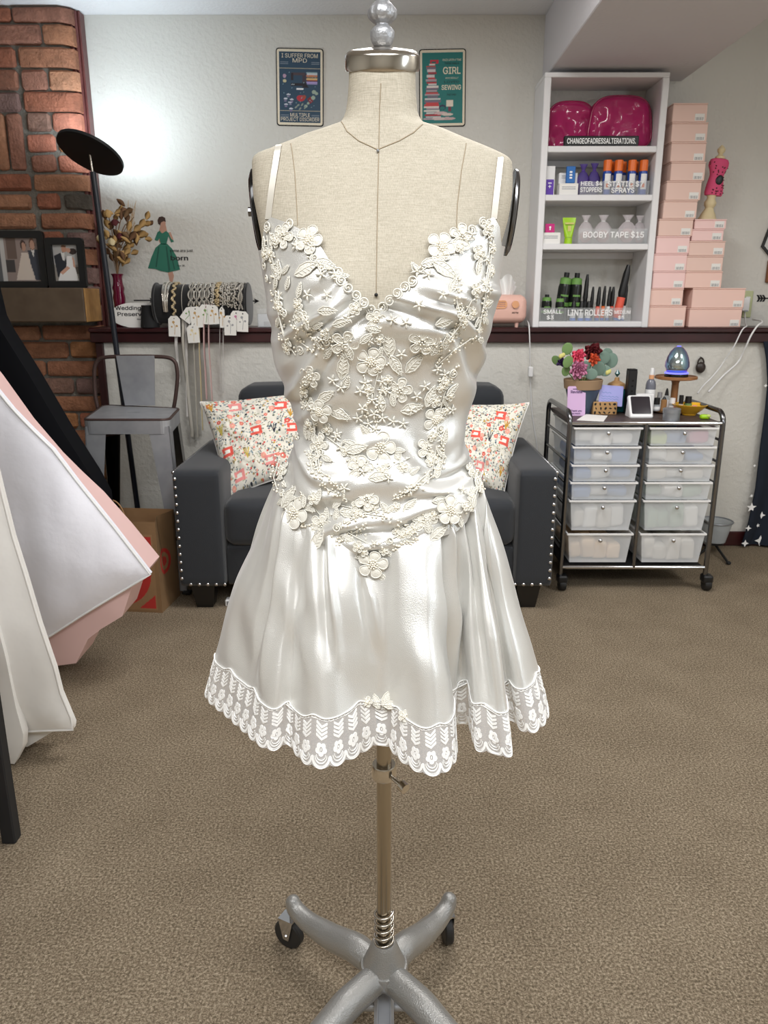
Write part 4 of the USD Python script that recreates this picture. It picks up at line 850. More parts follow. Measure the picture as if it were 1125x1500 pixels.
def slab(t, name, poly, y0, y1, m, bulge=.02, step=.02, yfun=None, wrinkle=.012, seed=0, front=True, back=True, label=None):
    """hanging cloth bag: outline in the upright plane (X, Z), given belly and creases"""
    pg = Polygon(poly).buffer(0).segmentize(step); mnx, mnz, mxx, mxz = pg.bounds
    gx, gz = np.meshgrid(np.arange(mnx, mxx, step), np.arange(mnz, mxz, step * 1.2)); q = np.column_stack([gx.ravel(), gz.ravel()])
    q = q[contains_xy(pg.buffer(-step * .5), q[:, 0], q[:, 1])]; bd = np.array(pg.exterior.coords)[:-1]; nb = len(bd)
    V2 = np.vstack([bd, q]); tri = Delaunay(V2).simplices; cen = V2[tri].mean(1); tri = tri[contains_xy(pg, cen[:, 0], cen[:, 1])]
    ar = np.cross(V2[tri[:, 1]] - V2[tri[:, 0]], V2[tri[:, 2]] - V2[tri[:, 0]]); tri[ar < 0] = tri[ar < 0][:, ::-1]
    dist = np.array([pg.exterior.distance(Point(p)) for p in V2]); prof = 1 - np.exp(-dist / .06)
    wv = (meshkit.fbm(np.column_stack([V2[:, 0] * 6, V2[:, 1] * 2.2, np.full(len(V2), seed)]), 3, seed) - .5) * wrinkle * 2
    sh = yfun(V2) if yfun else 0
    F = np.column_stack([V2[:, 0], y0 + sh - bulge * prof + wv * prof, V2[:, 1]]); Bk = np.column_stack([V2[:, 0], y1 + sh + .3 * bulge * prof + wv * prof, V2[:, 1]])
    n = len(V2); i = np.arange(nb); j = (i + 1) % nb
    side = np.vstack([np.stack([i, i + n, j + n], -1), np.stack([i, j + n, j], -1)])
    if Polygon(bd).exterior.is_ccw: side = side[:, ::-1]
    fs = [tri, tri[:, ::-1] + n, side]
    return part(t, name, T(np.vstack([F, Bk]), np.vstack(fs)), m, 45, label=label), F, nb
def XZ(pts, y): return [tuple(at(a, b, y)[[0, 2]]) for a, b in pts]
hook = lambda t, x, y: part(t, 'hanger_hook', tube([(x, y, 1.66), (x, y, 1.74)] + [(x + .0 + .02 * (1 - math.cos(a)), y, 1.74 + .02 * math.sin(a)) for a in np.linspace(.3, 3, 7)], .003, 6), 'chrome', True)
# black bag at the back
hx_ = hxx(2.72 + .05)
t = thing('garment_bag', 'black garment bag hanging behind the pale bags, beside the brick', 'garment bag', (hx_, 2.75, .5))
y = 2.72
slab(t, 'cloth', [(hx_ - .02, 1.68), (hx_ + .05, 1.66)] + XZ([(-10, 462), (2, 485), (40, 545), (90, 630), (132, 695), (150, 728), (158, 800), (60, 850), (-40, 860), (-120, 800)], y) + [(hx_ - .2, 1.6)], y, y + .10, 'garment_black', .03, seed=3, wrinkle=.03); hook(t, hx_, y + .05)
# pink and white bag
hx_ = hxx(2.26 + .05)
t = thing('garment_bag', 'white fronted garment bag with dusty pink gusset, leaning over the paper shopping bag', 'garment bag', (hx_, 2.3, .5))
y = 2.26
slab(t, 'pink_gusset', [(hx_ - .02, 1.68), (hx_ + .05, 1.66)] + XZ([(-30, 512), (0, 550), (46, 614), (89, 664), (117, 692), (149, 722), (190, 768), (231, 818), (228, 824), (212, 836), (204, 862), (198, 880), (168, 898), (150, 912), (133, 946), (72, 954), (30, 930), (-60, 900)], y + .14) + [(hx_ - .2, 1.6)], y + .01, y + .16, 'pink_lining', .012, seed=8, wrinkle=.02)
wp = [(hx_ - .02, 1.67), (hx_ + .03, 1.65)] + XZ([(-25, 545), (0, 572), (21, 598), (50, 628), (80, 657), (117, 706), (167, 768), (222, 839), (190, 858), (130, 894), (68, 934), (20, 940), (-60, 905)], y) + [(hx_ - .18, 1.58)]
_, F_, nb_ = slab(t, 'front_panel', wp, y - .015, y + .008, 'garment_white', .035, seed=5, wrinkle=.035, label='lilac white front panel')
part(t, 'piping', tube(F_[:nb_][::2], .004, 6, True), 'white_plastic', True); hook(t, hx_, y + .07)
# cream bag nearest the camera
hx_ = hxx(1.84 + .05)
t = thing('garment_bag', 'off-white garment bag nearest the camera, its folded hem just above the carpet', 'garment bag', (hx_, 1.85, .4))
y = 1.84
cp = [(hx_ - .02, 1.68), (hx_ + .04, 1.66)] + XZ([(-14, 640), (3, 712), (21, 784), (39, 841), (60, 912), (82, 977), (91, 1013), (110, 1058), (109, 1066), (37, 1069), (-30, 1072), (-120, 1010)], y) + [(hx_ - .2, 1.58)]
_, F_, nb_ = slab(t, 'front_panel', cp, y - .01, y + .01, 'garment_cream', .03, seed=12, wrinkle=.03)
part(t, 'piping', tube(F_[:nb_][::2], .0035, 6, True), 'garment_cream', True)
slab(t, 'gusset', XZ([(-10, 900), (30, 905), (70, 985), (84, 1068), (62, 1081), (40, 1094), (-40, 1090)], y + .012), y + .012, y + .07, 'garment_cream', .006, seed=2)
slab(t, 'front_fold', XZ([(-120, 880), (-30, 820), (-6, 880), (14, 960), (28, 1030), (39, 1070), (38, 1090), (26, 1113), (4, 1110), (-60, 1090)], y - .03), y - .05, y - .02, 'garment_cream', .015, seed=4); hook(t, hx_, y + .02)
# ================================================================ ON THE WALL
# ---- two tin signs
def sign(name, label, px, bg, paint, words, rotd=0, bord=(176, 160, 136)):
    x0, x1, z0, z1 = pb(*px, YU); w, h = x1 - x0, z1 - z0; c = np.array([(x0 + x1) / 2, YU - .004, (z0 + z1) / 2]); t = thing(name, label, 'sign', c)
    R = lambda m: rot(m, (0, 1, 0), rotd, c)
    part(t, 'plate', R(xz(ext(rrect(w, h, .012), .004), (c[0], YU - .0005, c[2]))), 'black_matte', False)
    part(t, 'border', R(xz(ext(rrect(w * .96, h * .975, .01).difference(sbox(-w * .435, -h * .455, w * .435, h * .455)), .0008), (c[0], c[1] - .0005, c[2]))), 'cream_text', False)
    P = Paint(w * .875, h * .915, 84, bg); paint(P); P.speckle(.10); M_, C_ = P.mesh(face((c[0], c[1] - .0009, c[2]))); part(t, 'picture', R(M_), 'print', True, col=C_)
    for (s, x, y, hh, ww, m) in words:
        part(t, 'lettering', R(xz(text(s, hh * h, w=ww * w, depth=.0006, bold=hh > .055), (c[0] + x * w, c[1] - .0010, c[2] + y * h))), m, False)
    return t
def mpd(P):
    for x0, y0, x1, y1, c in ((.0, .765, 1, .775, (176, 166, 140)), (0, .165, 1, .175, (176, 166, 140)), (.03, .845, .22, .855, (130, 140, 150)), (.03, .825, .22, .835, (130, 140, 150)), (.78, .845, .97, .855, (130, 140, 150)), (.78, .825, .97, .835, (130, 140, 150)),
                              (.03, .105, .22, .113, (130, 140, 150)), (.03, .085, .22, .093, (130, 140, 150)), (.78, .105, .97, .113, (130, 140, 150)), (.78, .085, .97, .093, (130, 140, 150))): P.rect(x0, y0, x1, y1, c)
    P.rect(.28, .52, .66, .56, (26, 22, 30)); P.rect(.56, .56, .64, .70, (60, 48, 58)); P.rect(.30, .67, .62, .71, (70, 56, 62)); P.rect(.28, .6, .34, .7, (40, 32, 40)); P.poly([(.55, .5), (.72, .5), (.62, .58)], (24, 20, 28)); P.rect(.30, .535, .37, .55, (220, 222, 226)); P.rect(.42, .47, .58, .49, (230, 230, 232))
    for k, c in enumerate(((140, 170, 176), (190, 196, 200), (196, 120, 80), (120, 100, 80), (206, 176, 120), (150, 60, 50), (170, 150, 200), (150, 140, 186))): P.rect(.66 + .01 * (k % 2), .70 - .022 * k, .92, .72 - .022 * k, c)
    P.ell(.13, .66, .04, .045, (170, 140, 160)); P.ell(.13, .59, .045, .035, (196, 188, 150)); P.ell(.52, .35, .10, .07, (176, 44, 56)); P.ell(.60, .37, .05, .04, (150, 70, 50)); P.poly([(.68, .34), (.76, .38), (.82, .31), (.74, .27)], (130, 30, 40))
    for x, y, r in ((.84, .44, .05), (.9, .42, .04), (.82, .36, .05), (.7, .28, .03), (.64, .24, .04)): P.ell(x, y, r, r * .9, (150, 166, 150))
    for x, y in ((.22, .40), (.15, .34), (.26, .29), (.16, .26), (.30, .33), (.28, .2)): P.ell(x, y, .05, .018, (196, 200, 210)); P.rect(x - .03, y - .04, x + .03, y - .015, (120, 110, 140))
    pr = random.Random(4)
    for _ in range(26): P.ell(pr.uniform(.05, .95), pr.uniform(.2, .75), .012, .01, (120, 150, 160))
    for x, y in ((.4, .22), (.5, .2), (.62, .22), (.45, .25), (.55, .26)): P.ell(x, y, .04, .018, (130, 140, 130), x * 90)
sign('tin_sign', 'dark blue tin sign with sewing machine and joke about too many projects', (405, 71, 474, 185), (38, 66, 88), mpd,
     (('I SUFFER FROM', 0, .405, .052, .76, 'cream_text'), ('MPD', 0, .345, .052, .30, 'cream_text'), ('MULTIPLE', 0, -.355, .046, .42, 'cream_text'), ('PROJECT DISORDER', 0, -.412, .046, .82, 'cream_text')), 1.2)
def girl(P):
    pr = random.Random(8); y = .06
    P.poly([(.20, .90), (.40, .90), (.40, .84), (.20, .84)], (190, 40, 60)); P.rect(.24, .85, .34, .875, (20, 100, 96))
    while y < .84:
        w = .42 * (1 - y * .72); x = .06 + .10 * y; h_ = pr.uniform(.018, .035); c = pr.choice(((176, 44, 54), (204, 196, 196), (150, 52, 62), (170, 150, 158), (120, 100, 120), (190, 60, 64), (216, 206, 200)))
        P.rect(x + pr.uniform(-.04, .04), y, x + w + pr.uniform(-.04, .05), y + h_, c); y += h_ + .004
    P.rect(.60, .24, .76, .33, (220, 206, 190)); P.rect(.64, .17, .72, .24, (110, 40, 60)); P.ell(.5, .23, .09, .06, (40, 44, 74)); P.ell(.5, .22, .06, .035, (20, 110, 106))
    for x, y, r, c in ((.45, .15, .17, (196, 170, 170)), (.62, .13, .14, (206, 190, 180)), (.62, .07, .2, (190, 160, 160)), (.4, .07, .16, (200, 180, 176))): P.ell(x, y, r, .035, c)
sign('tin_sign', 'teal tin sign with tower of folded fabric and cream GIRL and SEWING lettering', (614, 72, 682, 186), (20, 112, 108), girl,
     (('ONCE UPON A TIME', .20, .36, .026, .40, 'cream_text'), ('THERE WAS A', .20, .315, .026, .30, 'dark_text'), ('GIRL', .20, .225, .085, .38, 'cream_text'), ('WHO REALLY', .20, .13, .020, .28, 'cream_text'), ('LOVED', .20, .08, .028, .32, 'dark_text'), ('SEWING', .19, .01, .06, .42, 'cream_text'), ('THE END', .19, -.085, .024, .2, 'dark_text')), -1.0)
# ---- lady decal and lettering
def dec(t, name, pts, m, k=0, y=None, sm=.8): 
    q = XZ(pts, YU); pg = Polygon(q).buffer(.004).buffer(-.004); part(t, name, xz(ext(pg, .0010), (0, (y or YU) - .0006 - .0008 * k, 0)), m, False)
t = thing('wall_decal', 'wall sticker of woman in full green dress, seen from the front, above black display roll', 'wall sticker', at(240, 360, YU))
dec(t, 'hand', [(232, 350), (236, 349), (238, 355), (234, 356)], 'skin_print'); dec(t, 'arm', [(246, 341), (250, 340), (254, 350), (253, 354), (249, 352)], 'skin_print')
dec(t, 'neck', [(235, 330), (243, 330), (245, 340), (239, 343), (233, 340)], 'skin_print'); dec(t, 'face', [(235, 323), (242, 322), (243, 328), (242, 332), (239, 334), (236, 332)], 'skin_print', 1)
dec(t, 'hair', [(231, 323), (233, 318), (238, 317), (242, 319), (243, 325), (240, 324), (236, 326), (235, 330), (232, 328)], 'hair_print', 2)
dec(t, 'sleeve', [(227, 350), (231, 340), (235, 338), (236, 346), (231, 353), (227, 352)], 'green_dress', 1); dec(t, 'sleeve', [(243, 338), (247, 341), (251, 350), (254, 352), (255, 354), (251, 355), (247, 346)], 'green_dress', 1)
dec(t, 'bodice', [(233, 338), (238, 342), (244, 338), (247, 345), (244, 358), (236, 358), (233, 347)], 'green_dress', 2)
dec(t, 'skirt', [(235, 357), (245, 357), (252, 364), (259, 376), (264, 395), (255, 397), (247, 399), (236, 397), (228, 394), (217, 393), (222, 377), (228, 363)], 'green_dress', 2)
for q in ([(232, 362), (234, 361), (230, 392), (228, 391)], [(243, 360), (245, 362), (250, 396), (247, 398)], [(249, 366), (251, 368), (257, 394), (255, 395)]): dec(t, 'skirt_fold', q, 'green_shade', 3)
dec(t, 'leg', [(246, 399), (253, 398), (255, 404), (253, 413), (249, 413)], 'skin_print')
t = thing('wall_lettering', 'small dark wall lettering beside the woman in green dress', 'lettering', at(268, 375, YU))
for s, x, y, h, w in (('some are just', 266, 367, .0125, .11), ('born', 263, 378, .020, .085), ('to it.', 266, 389, .0085, .04)):
    o = at(x, y, YU); part(t, 'word', xz(text(s, h, w=w, depth=.0008, bold=h > .015), (o[0], YU - .0038, o[2])), 'dark_text', False)
def arrow(label, x0, x1, py, head=True, tail=False):
    t = thing('wall_arrow', label, 'wall sticker', at((x0 + x1) / 2, py, YU)); ms = [xz(ext(Polygon(XZ([(x0, py - .9), (x1, py - .9), (x1, py + .9), (x0, py + .9)], YU)), .001), (0, YU - .0004, 0))]
    part(t, 'shaft', ms[0], 'dark_text', False)
    if head: part(t, 'head', xz(ext(Polygon(XZ([(x1 - 6, py - 4), (x1 + 2, py), (x1 - 6, py + 4), (x1 - 4, py)], YU)), .001), (0, YU - .0004, 0)), 'dark_text', False)
    if tail:
        for k in range(3): part(t, 'feather', xz(ext(Polygon(XZ([(x0 + 4 * k - 2, py - 5), (x0 + 4 * k + 1, py - 5), (x0 + 4 * k + 4, py), (x0 + 4 * k + 1, py + 5), (x0 + 4 * k - 2, py + 5), (x0 + 4 * k + 1, py)], YU)), .001), (0, YU - .0004, 0)), 'dark_text', False)
arrow('small black arrow sticker between the wine vase and the display roll', 196, 225, 440); arrow('small black arrow sticker just past the right end of the display roll', 350, 378, 441); arrow('black arrow sticker with feathered tail at the far right wall', 1110, 1150, 437, True, True)
# ---- hexagon mirror and plaque cut by the right edge
c = at(1150, 352, YU); t = thing('hexagon_mirror', 'corner of a dark framed hexagon mirror at the right edge of the wall', 'mirror', c)
hx6 = lambda r: Polygon([(r * math.cos(a + .25), r * math.sin(a + .25)) for a in np.arange(6) * math.pi / 3])
part(t, 'frame', xz(ext(hx6(.118).difference(hx6(.108)), .018), (c[0], YU - .0005, c[2])), 'black', False); part(t, 'glass', xz(ext(hx6(.1079), .008), (c[0], YU - .0005, c[2])), 'chrome', False)
x0, x1, z0, z1 = pb(1122, 381, 1180, 414, YU); single('wall_plaque', 'brown wooden plaque below the hexagon mirror, cut by the right edge', 'plaque', cbox(x0, x1, YU - .02, YU - .0005, z0, z1, .003), 'shelf_wood', False)
# ---- outlet, charger and cables
x0, x1, z0, z1 = pb(1088, 426, 1101, 465, YU); t = thing('power_outlet', 'greenish wall outlet plate right of the bottom pink boxes', 'outlet', ((x0 + x1) / 2, YU, z0))
part(t, 'plate', cbox(x0, x1, YU - .008, YU - .0005, z0, z1, .003), 'outlet_green'); part(t, 'socket', cbox(x0 + .008, x1 - .012, YU - .010, YU - .004, z0 + .07, z0 + .10, .003), 'white_plastic')
x0, x1, z0, z1 = pb(1086, 436, 1096, 456, YU - .03); t = thing('phone_charger', 'small white charger block plugged into the greenish wall outlet', 'charger', ((x0 + x1) / 2, YU - .03, z0))
part(t, 'body', rbox(x0, x1, YU - .05, YU - .0105, z0, z1, .006), 'white_plastic', True); part(t, 'plug_port', cbox(x0 + .008, x1 - .008, YU - .053, YU - .049, z0 - .002, z0 + .006, .001), 'tin_gray')
def cable(label, pts, r=.0032, extra=None):
    P = np.array([at(a, b, y) for a, b, y in pts]); s = np.r_[0, np.cumsum(np.linalg.norm(np.diff(P, axis=0), axis=1))]; C_ = PchipInterpolator(s, P)(np.linspace(0, s[-1], 40))
    return single('cable', label, 'cable', tube(C_, r, 7), 'white_plastic', True)
cable('thin white charging cable, the left one draped over the ledge toward the cart', [(1091, 458, 3.90), (1092, 474, 3.8), (1090, 480, 3.64), (1076, 506, 3.63), (1060, 530, 3.66), (1035, 560, 3.66), (1022, 576, 3.60)])
cable('thicker white charging cable, the right one draped over the ledge toward the cart', [(1103, 468, 3.86), (1112, 475, 3.64), (1096, 500, 3.63), (1085, 524, 3.66), (1062, 548, 3.66), (1038, 574, 3.62)], .0042)
t = thing('cable', 'white power cable with inline switch hanging down left of the cart', 'cable', at(776, 540, YL - .05))
P = np.array([at(a, b, y) for a, b, y in ((772, 470, 3.80), (775, 478, 3.64), (776, 500, 3.63), (777, 560, 3.68), (779, 600, 3.685), (783, 630, 3.685), (787, 660, 3.685), (786, 760, 3.685))]); part(t, 'cord', tube(PchipInterpolator(np.arange(8), P)(np.linspace(0, 7, 50)), .003, 7), 'white_plastic', True)
x0, x1, z0, z1 = pb(773.5, 537, 780.5, 552, 3.66); part(t, 'switch', rbox(x0, x1, 3.645, 3.672, z0, z1, .006), 'white_plastic', True)
# ---- padlock bell on the lower wall
x0, x1, z0, z1 = pb(1019.5, 531, 1034, 546, YL - .02); c = ((x0 + x1) / 2, YL - .016, (z0 + z1) / 2); t = thing('padlock', 'small dark bronze padlock hanging on the wall above the cart', 'padlock', c)
part(t, 'body', ellipsoid(c, ((x1 - x0) / 2, .0145, (z1 - z0) / 2 + .002), 3), 'lock_bronze', True)
part(t, 'shackle', tube([(c[0] + .014 * math.cos(a), c[1] + .004, z1 - .006 + .026 * math.sin(a)) for a in np.linspace(0, math.pi, 14)], .004, 8), 'lock_bronze', True); part(t, 'hook', tube([(c[0], YL - .0005, z1 + .024), (c[0], YL - .02, z1 + .022)], .002, 6), 'lock_bronze')
# ================================================================ MANTEL AND LEFT LEDGE
zm1m = zm1
def photo_frame(label, px, y, paint, nm=64):
    x0, x1, _, z1 = pb(*px, y); z0 = zm1m; w, h = x1 - x0, z1 - z0; cx_, cz = (x0 + x1) / 2, (z0 + z1) / 2; t = thing('picture_frame', label, 'picture frame', (cx_, y, z0))
    fw = .030; part(t, 'frame', xz(ext(rrect(w, h, .014).difference(sbox(-w / 2 + fw, -h / 2 + fw, w / 2 - fw, h / 2 - fw)), .022), (cx_, y + .022, cz)), 'black', 40)
    part(t, 'backing', cbox(x0 + .008, x1 - .008, y + .016, y + .0245, z0 + .008, z1 - .008, .002), 'black_matte', False)
    P = Paint(w - 2 * fw, h - 2 * fw, nm, (140, 130, 122)); paint(P); M_, C_ = P.mesh(face((cx_, y + .0155, cz))); part(t, 'photograph', M_, 'print', True, col=C_)
    return t
def pho1(P):
    P.rect(0, 0, .55, 1, (96, 98, 102)); P.rect(0, .55, .5, 1, (120, 122, 126)); P.ell(.12, .2, .2, .22, (190, 188, 186)); P.poly([(.2, .5), (.46, .55), (.44, .44), (.22, .4)], (204, 204, 204)); P.rect(.52, 0, .57, 1, (196, 194, 192)); P.rect(.57, 0, 1, 1, (150, 134, 128)); P.rect(.60, .52, .72, 1, (110, 92, 84)); P.rect(.57, .2, .68, .5, (70, 66, 66))
    P.poly([(.78, .66), (.86, .66), (.88, .4), (.93, .02), (.68, .02), (.74, .4)], (214, 200, 188)); P.ell(.81, .83, .035, .065, (70, 50, 46)); P.ell(.815, .80, .026, .05, (186, 146, 126)); P.poly([(.86, .72), (.99, .74), (1, .02), (.92, .02), (.88, .4)], (62, 66, 76)); P.poly([(.90, .74), (.945, .74), (.925, .56)], (226, 222, 216)); P.ell(.92, .86, .036, .07, (110, 76, 60)); P.ell(.922, .84, .028, .055, (190, 150, 130))
def pho2(P):
    P.rect(0, .45, 1, 1, (176, 174, 172)); P.rect(0, 0, 1, .45, (150, 144, 136)); P.rect(.7, .2, 1, .4, (96, 88, 82)); P.poly([(.02, .70), (.42, .82), (.52, .5), (.4, .2), (.1, .1)], (38, 40, 48)); P.poly([(.3, .8), (.46, .78), (.44, .56), (.36, .58)], (216, 214, 210)); P.ell(.45, .88, .11, .12, (190, 142, 118)); P.poly([(.32, .94), (.38, 1), (.55, .98), (.5, .93)], (120, 84, 60))
    P.poly([(.55, .70), (.74, .70), (.82, .4), (.92, .02), (.1, .02), (.2, .22), (.46, .34)], (232, 230, 228)); P.ell(.78, .82, .16, .12, (54, 40, 38)); P.ell(.62, .85, .08, .09, (196, 150, 128)); P.poly([(.74, .68), (.82, .62), (.84, .36), (.76, .4)], (204, 158, 136)); P.poly([(.2, .24), (.52, .42), (.62, .36), (.3, .18)], (206, 160, 138))
photo_frame('wider black frame with two wedding photos, cut by the left edge of the mantel', (-72, 338, 66, 421), 3.70, pho1, 110); photo_frame('narrow black frame with a kissing couple photo near the mantel end', (67.5, 348, 123.5, 421), 3.68, pho2)
# ---- vase with dried flowers
vy = 3.76; V = lambda px, py, y=vy: at(px, py, y)
vz = LEDGE; vx = float(V(175, 440)[0]); prof = [(5.5, 446), (8, 444), (9, 436), (7.5, 428), (8.6, 422), (7, 416), (6.5, 408), (8, 402)]
k0 = 0.
sc_ = lambda py: max(vz, float(V(175, py)[2]) - k0)
vase = thing('vase', 'slim ribbed wine red glass vase on the ledge', 'vase', (vx, vy, vz)); part(vase, 'body', move(lathe([(.026, vz + .008), (.028, vz + .03)] + [(r * .0032, sc_(py)) for r, py in prof[1:]] + [(.019, sc_(403)), (.016, sc_(410)), (.015, vz + .02)], n=32), (vx, vy, 0)), 'wine_glass', 40)
part(vase, 'foot', move(lathe([(.028, vz), (.030, vz + .005), (.024, vz + .009)], n=32), (vx, vy, 0)), 'wine_glass', 40); part(vase, 'rim', move(tube([(.0255 * math.cos(a), .0255 * math.sin(a), 0) for a in np.linspace(0, 2 * math.pi, 28, endpoint=False)], .003, 6, True), (vx, vy, sc_(402))), 'wine_glass', True)
bq = thing('dried_bouquet', 'dried roses, leaves and tan grasses standing in the wine red vase', 'dried flowers', (vx, vy, vz + .06)); rng = random.Random(12)
base_ = np.array([vx, vy, sc_(412)])
def rose(t, c, r, m, petals=9):
    ms = []
    for k in range(petals):
        a = k * 2.4; rr = r * (.25 + .75 * k / petals); q = ellipsoid((0, 0, 0), (r * .42, r * .14, r * .5), 1); q = rot(q, (1, 0, 0), -18 - 35 * k / petals); q = move(q, (0, -rr * .6, r * .1 * (1 - k / petals))); q = rot(q, (0, 0, 1), math.degrees(a)); q = rot(q, (1, 0, 0), 35); ms.append(move(q, c))
    return part(t, 'rose', cat(ms), m, True)
def dleaf(c, d, L_, w, m, t=bq, name='leaf'):
    d = np.asarray(d, float); d /= np.linalg.norm(d); s = np.cross(d, [0, 1, .2]); s /= np.linalg.norm(s); n = np.cross(s, d); tq = np.linspace(0, 1, 7); P = [c + d * L_ * q + n * .12 * L_ * math.sin(3 * q) for q in tq]; W = w * np.sin(math.pi * np.clip(tq, .04, .98)) ** .8
    v = np.vstack([np.array(P) - s * W[:, None], np.array(P) + n * w * .25, np.array(P) + s * W[:, None], np.array(P) - n * .0012 - 0 * s]).reshape(4, 7, 3); return part(t, name, T(v.reshape(-1, 3), grid_faces(4, 7, True)), m, True)
tips = [(158, 312), (150, 330), (172, 308), (183, 305), (150, 352), (164, 352), (188, 345), (205, 338), (212, 326), (200, 352), (192, 365), (206, 350), (184, 328), (170, 330), (196, 318), (160, 372)]
for k, (a, b) in enumerate(tips):
    tip = V(a, b, vy + rng.uniform(-.03, .05)); midp = (base_ + tip) / 2 + np.array([(vx - tip[0]) * .25, 0, .02]); q = np.array([base_, midp, tip]); part(bq, 'stem', tube(PchipInterpolator([0, .5, 1], q)(np.linspace(0, 1, 10)), .0016 + .0008 * (k % 3 == 0), 5), 'stem_tan', True)
for a, b, r, m in ((164, 353, .028, 'rose_cream'), (147, 347, .026, 'rose_cream'), (158, 312, .030, 'leaf_tan'), (181, 307, .022, 'leaf_brown'), (168, 325, .026, 'rose_dark'), (176, 345, .026, 'rose_dark'), (172, 312, .02, 'leaf_tan')): rose(bq, V(a, b, vy - .02), r, m)
for a, b, l, r_ in ((196, 340, 14, 40), (205, 334, 14, 55), (210, 330, 12, 20), (214, 322, 12, 65), (200, 348, 16, 30), (190, 352, 15, 50), (206, 345, 12, 10), (186, 360, 16, 70), (183, 372, 15, 60), (192, 372, 12, 20), (180, 385, 14, 80), (155, 322, 13, 100), (150, 318, 11, 120), (186, 325, 13, 85), (160, 335, 14, 110), (165, 365, 14, 95), (212, 350, 11, -5), (218, 330, 9, 40), (172, 380, 16, 95), (188, 338, 13, 75), (152, 340, 10, 140), (178, 322, 13, 95)):
    r2 = math.radians(r_); dleaf(V(a, b, vy + rng.uniform(-.03, .03)), (math.cos(r2), -.2, math.sin(r2)), l * .0034, l * .0011, rng.choice(('leaf_tan', 'leaf_tan', 'leaf_tan', 'leaf_brown')))
for k in range(44):
    a, b = rng.choice(tips); q = rng.uniform(.35, 1.0); a2, b2 = 175 + (a - 175) * q + rng.uniform(-5, 5), 400 + (b - 400) * q + rng.uniform(-5, 5); r2 = math.radians(rng.uniform(20, 160)); dleaf(V(a2, b2, vy + rng.uniform(-.04, .04)), (math.cos(r2), -.2, math.sin(r2)), rng.uniform(.032, .05), rng.uniform(.010, .015), rng.choice(('leaf_tan', 'leaf_tan', 'leaf_brown', 'stem_tan')))
wisp = []
for k in range(26): 
    a = V(rng.uniform(186, 200), rng.uniform(292, 330), vy + .04); b = V(rng.uniform(183, 190), 350, vy + .03); wisp.append(tube([b, (a + b) / 2 + [rng.uniform(-.01, .01), 0, 0], a], .0006, 4))
part(bq, 'grass_wisps', cat(wisp), 'leaf_tan', True, kind='stuff')
# ---- oval sign, cup, clear box
y = 3.70; x0, x1, z0, z1 = pb(165, 440, 238, 476, y); cx_, cz = (x0 + x1) / 2, LEDGE + (z1 - z0) / 2; t = thing('oval_sign', 'white oval wedding preservation sign with dark lettering behind a black cup', 'sign', (cx_, y, LEDGE))
ov = affinity.scale(Point(0, 0).buffer(1, 20), (x1 - x0) / 2 * 1.12, (z1 - z0) / 2 * 1.05).intersection(sbox(-(x1 - x0) / 2, -(z1 - z0) / 2, (x1 - x0) / 2, (z1 - z0) / 2)); part(t, 'plaque', xz(ext(ov, .006), (cx_, y + .006, cz)), 'paper', False)
for s, py, h, w in (('Wedding Gown', 450.5, .017, .205), ('Preservation', 459.5, .017, .185), ('Since 19', 467, .006, .06)): o = at(201 if h > .01 else 210, py, y); part(t, 'lettering', xz(text(s, h, w=w, depth=.0006), (o[0], y - .0001, o[2] - .002)), 'dark_text', False)
y = 3.685; o = at(219.5, 470, y); t = thing('cup', 'small matte black flared cup in front of the oval sign', 'cup', (o[0], y, LEDGE))
hh = at(219, 447, y)[2] - LEDGE; part(t, 'body', move(lathe([(.041, 0), (.043, .006), (.033, hh), (.029, hh), (.037, .01)], n=36), (o[0], y, LEDGE)), 'black_matte', 40); part(t, 'lid', move(lathe([(.029, hh - .006), (.029, hh - .002)], n=36), (o[0], y, LEDGE)), 'black', 40)
y = 3.72; x0, x1, z0, z1 = pb(377, 450, 401, 478, y); t = thing('acrylic_box', 'small clear acrylic jewellery box on the ledge beside the dress', 'box', ((x0 + x1) / 2, y, LEDGE)); part(t, 'case', cbox(x0, x1, y, y + .08, LEDGE, LEDGE + .06, .003), 'frosted', False); part(t, 'lid', cbox(x0 - .002, x1 + .002, y - .002, y + .082, LEDGE + .061, LEDGE + .085, .004), 'clear_plastic', False); part(t, 'jewel', pearls([(x0 + .03 + .01 * (k % 3), y + .03, LEDGE + .012 + .009 * (k // 3)) for k in range(6)], .006), 'bead_silver', True)
# ---- black display roll with bridal belts
ry = 3.715; xa_, xb_ = at(233, 438, ry)[0], at(362, 438, ry)[0]; RR = .088; rz = LEDGE + RR + .018
roll = thing('display_roll', 'black velvet display roll lying on the ledge under the green dress sticker', 'display stand', ((xa_ + xb_) / 2, ry, LEDGE))
def xl(m, x0): return T(np.stack([x0 + m.vertices[:, 2], ry + m.vertices[:, 0], rz + m.vertices[:, 1]], 1), m.faces)
part(roll, 'roll', xl(lathe([(RR, 0), (RR, xb_ - xa_)], n=48), xa_), 'velvet', 40)
for x in (xa_ - .012, xb_): part(roll, 'end_disc', xl(lathe([(RR + .004, 0), (RR + .008, .003), (RR + .008, .009), (RR + .004, .012)], n=48), x), 'velvet', 40)
for x in (xa_ + .05, xb_ - .06): part(roll, 'foot', cbox(x, x + .03, ry - .05, ry + .09, LEDGE, LEDGE + .03, .003), 'velvet', False)
rng = random.Random(5)
def arcpt(x, a, lift=.004): return np.array([x, ry - (RR + lift) * math.cos(a), rz + (RR + lift) * math.sin(a)])    # a = 0 front, 90 top
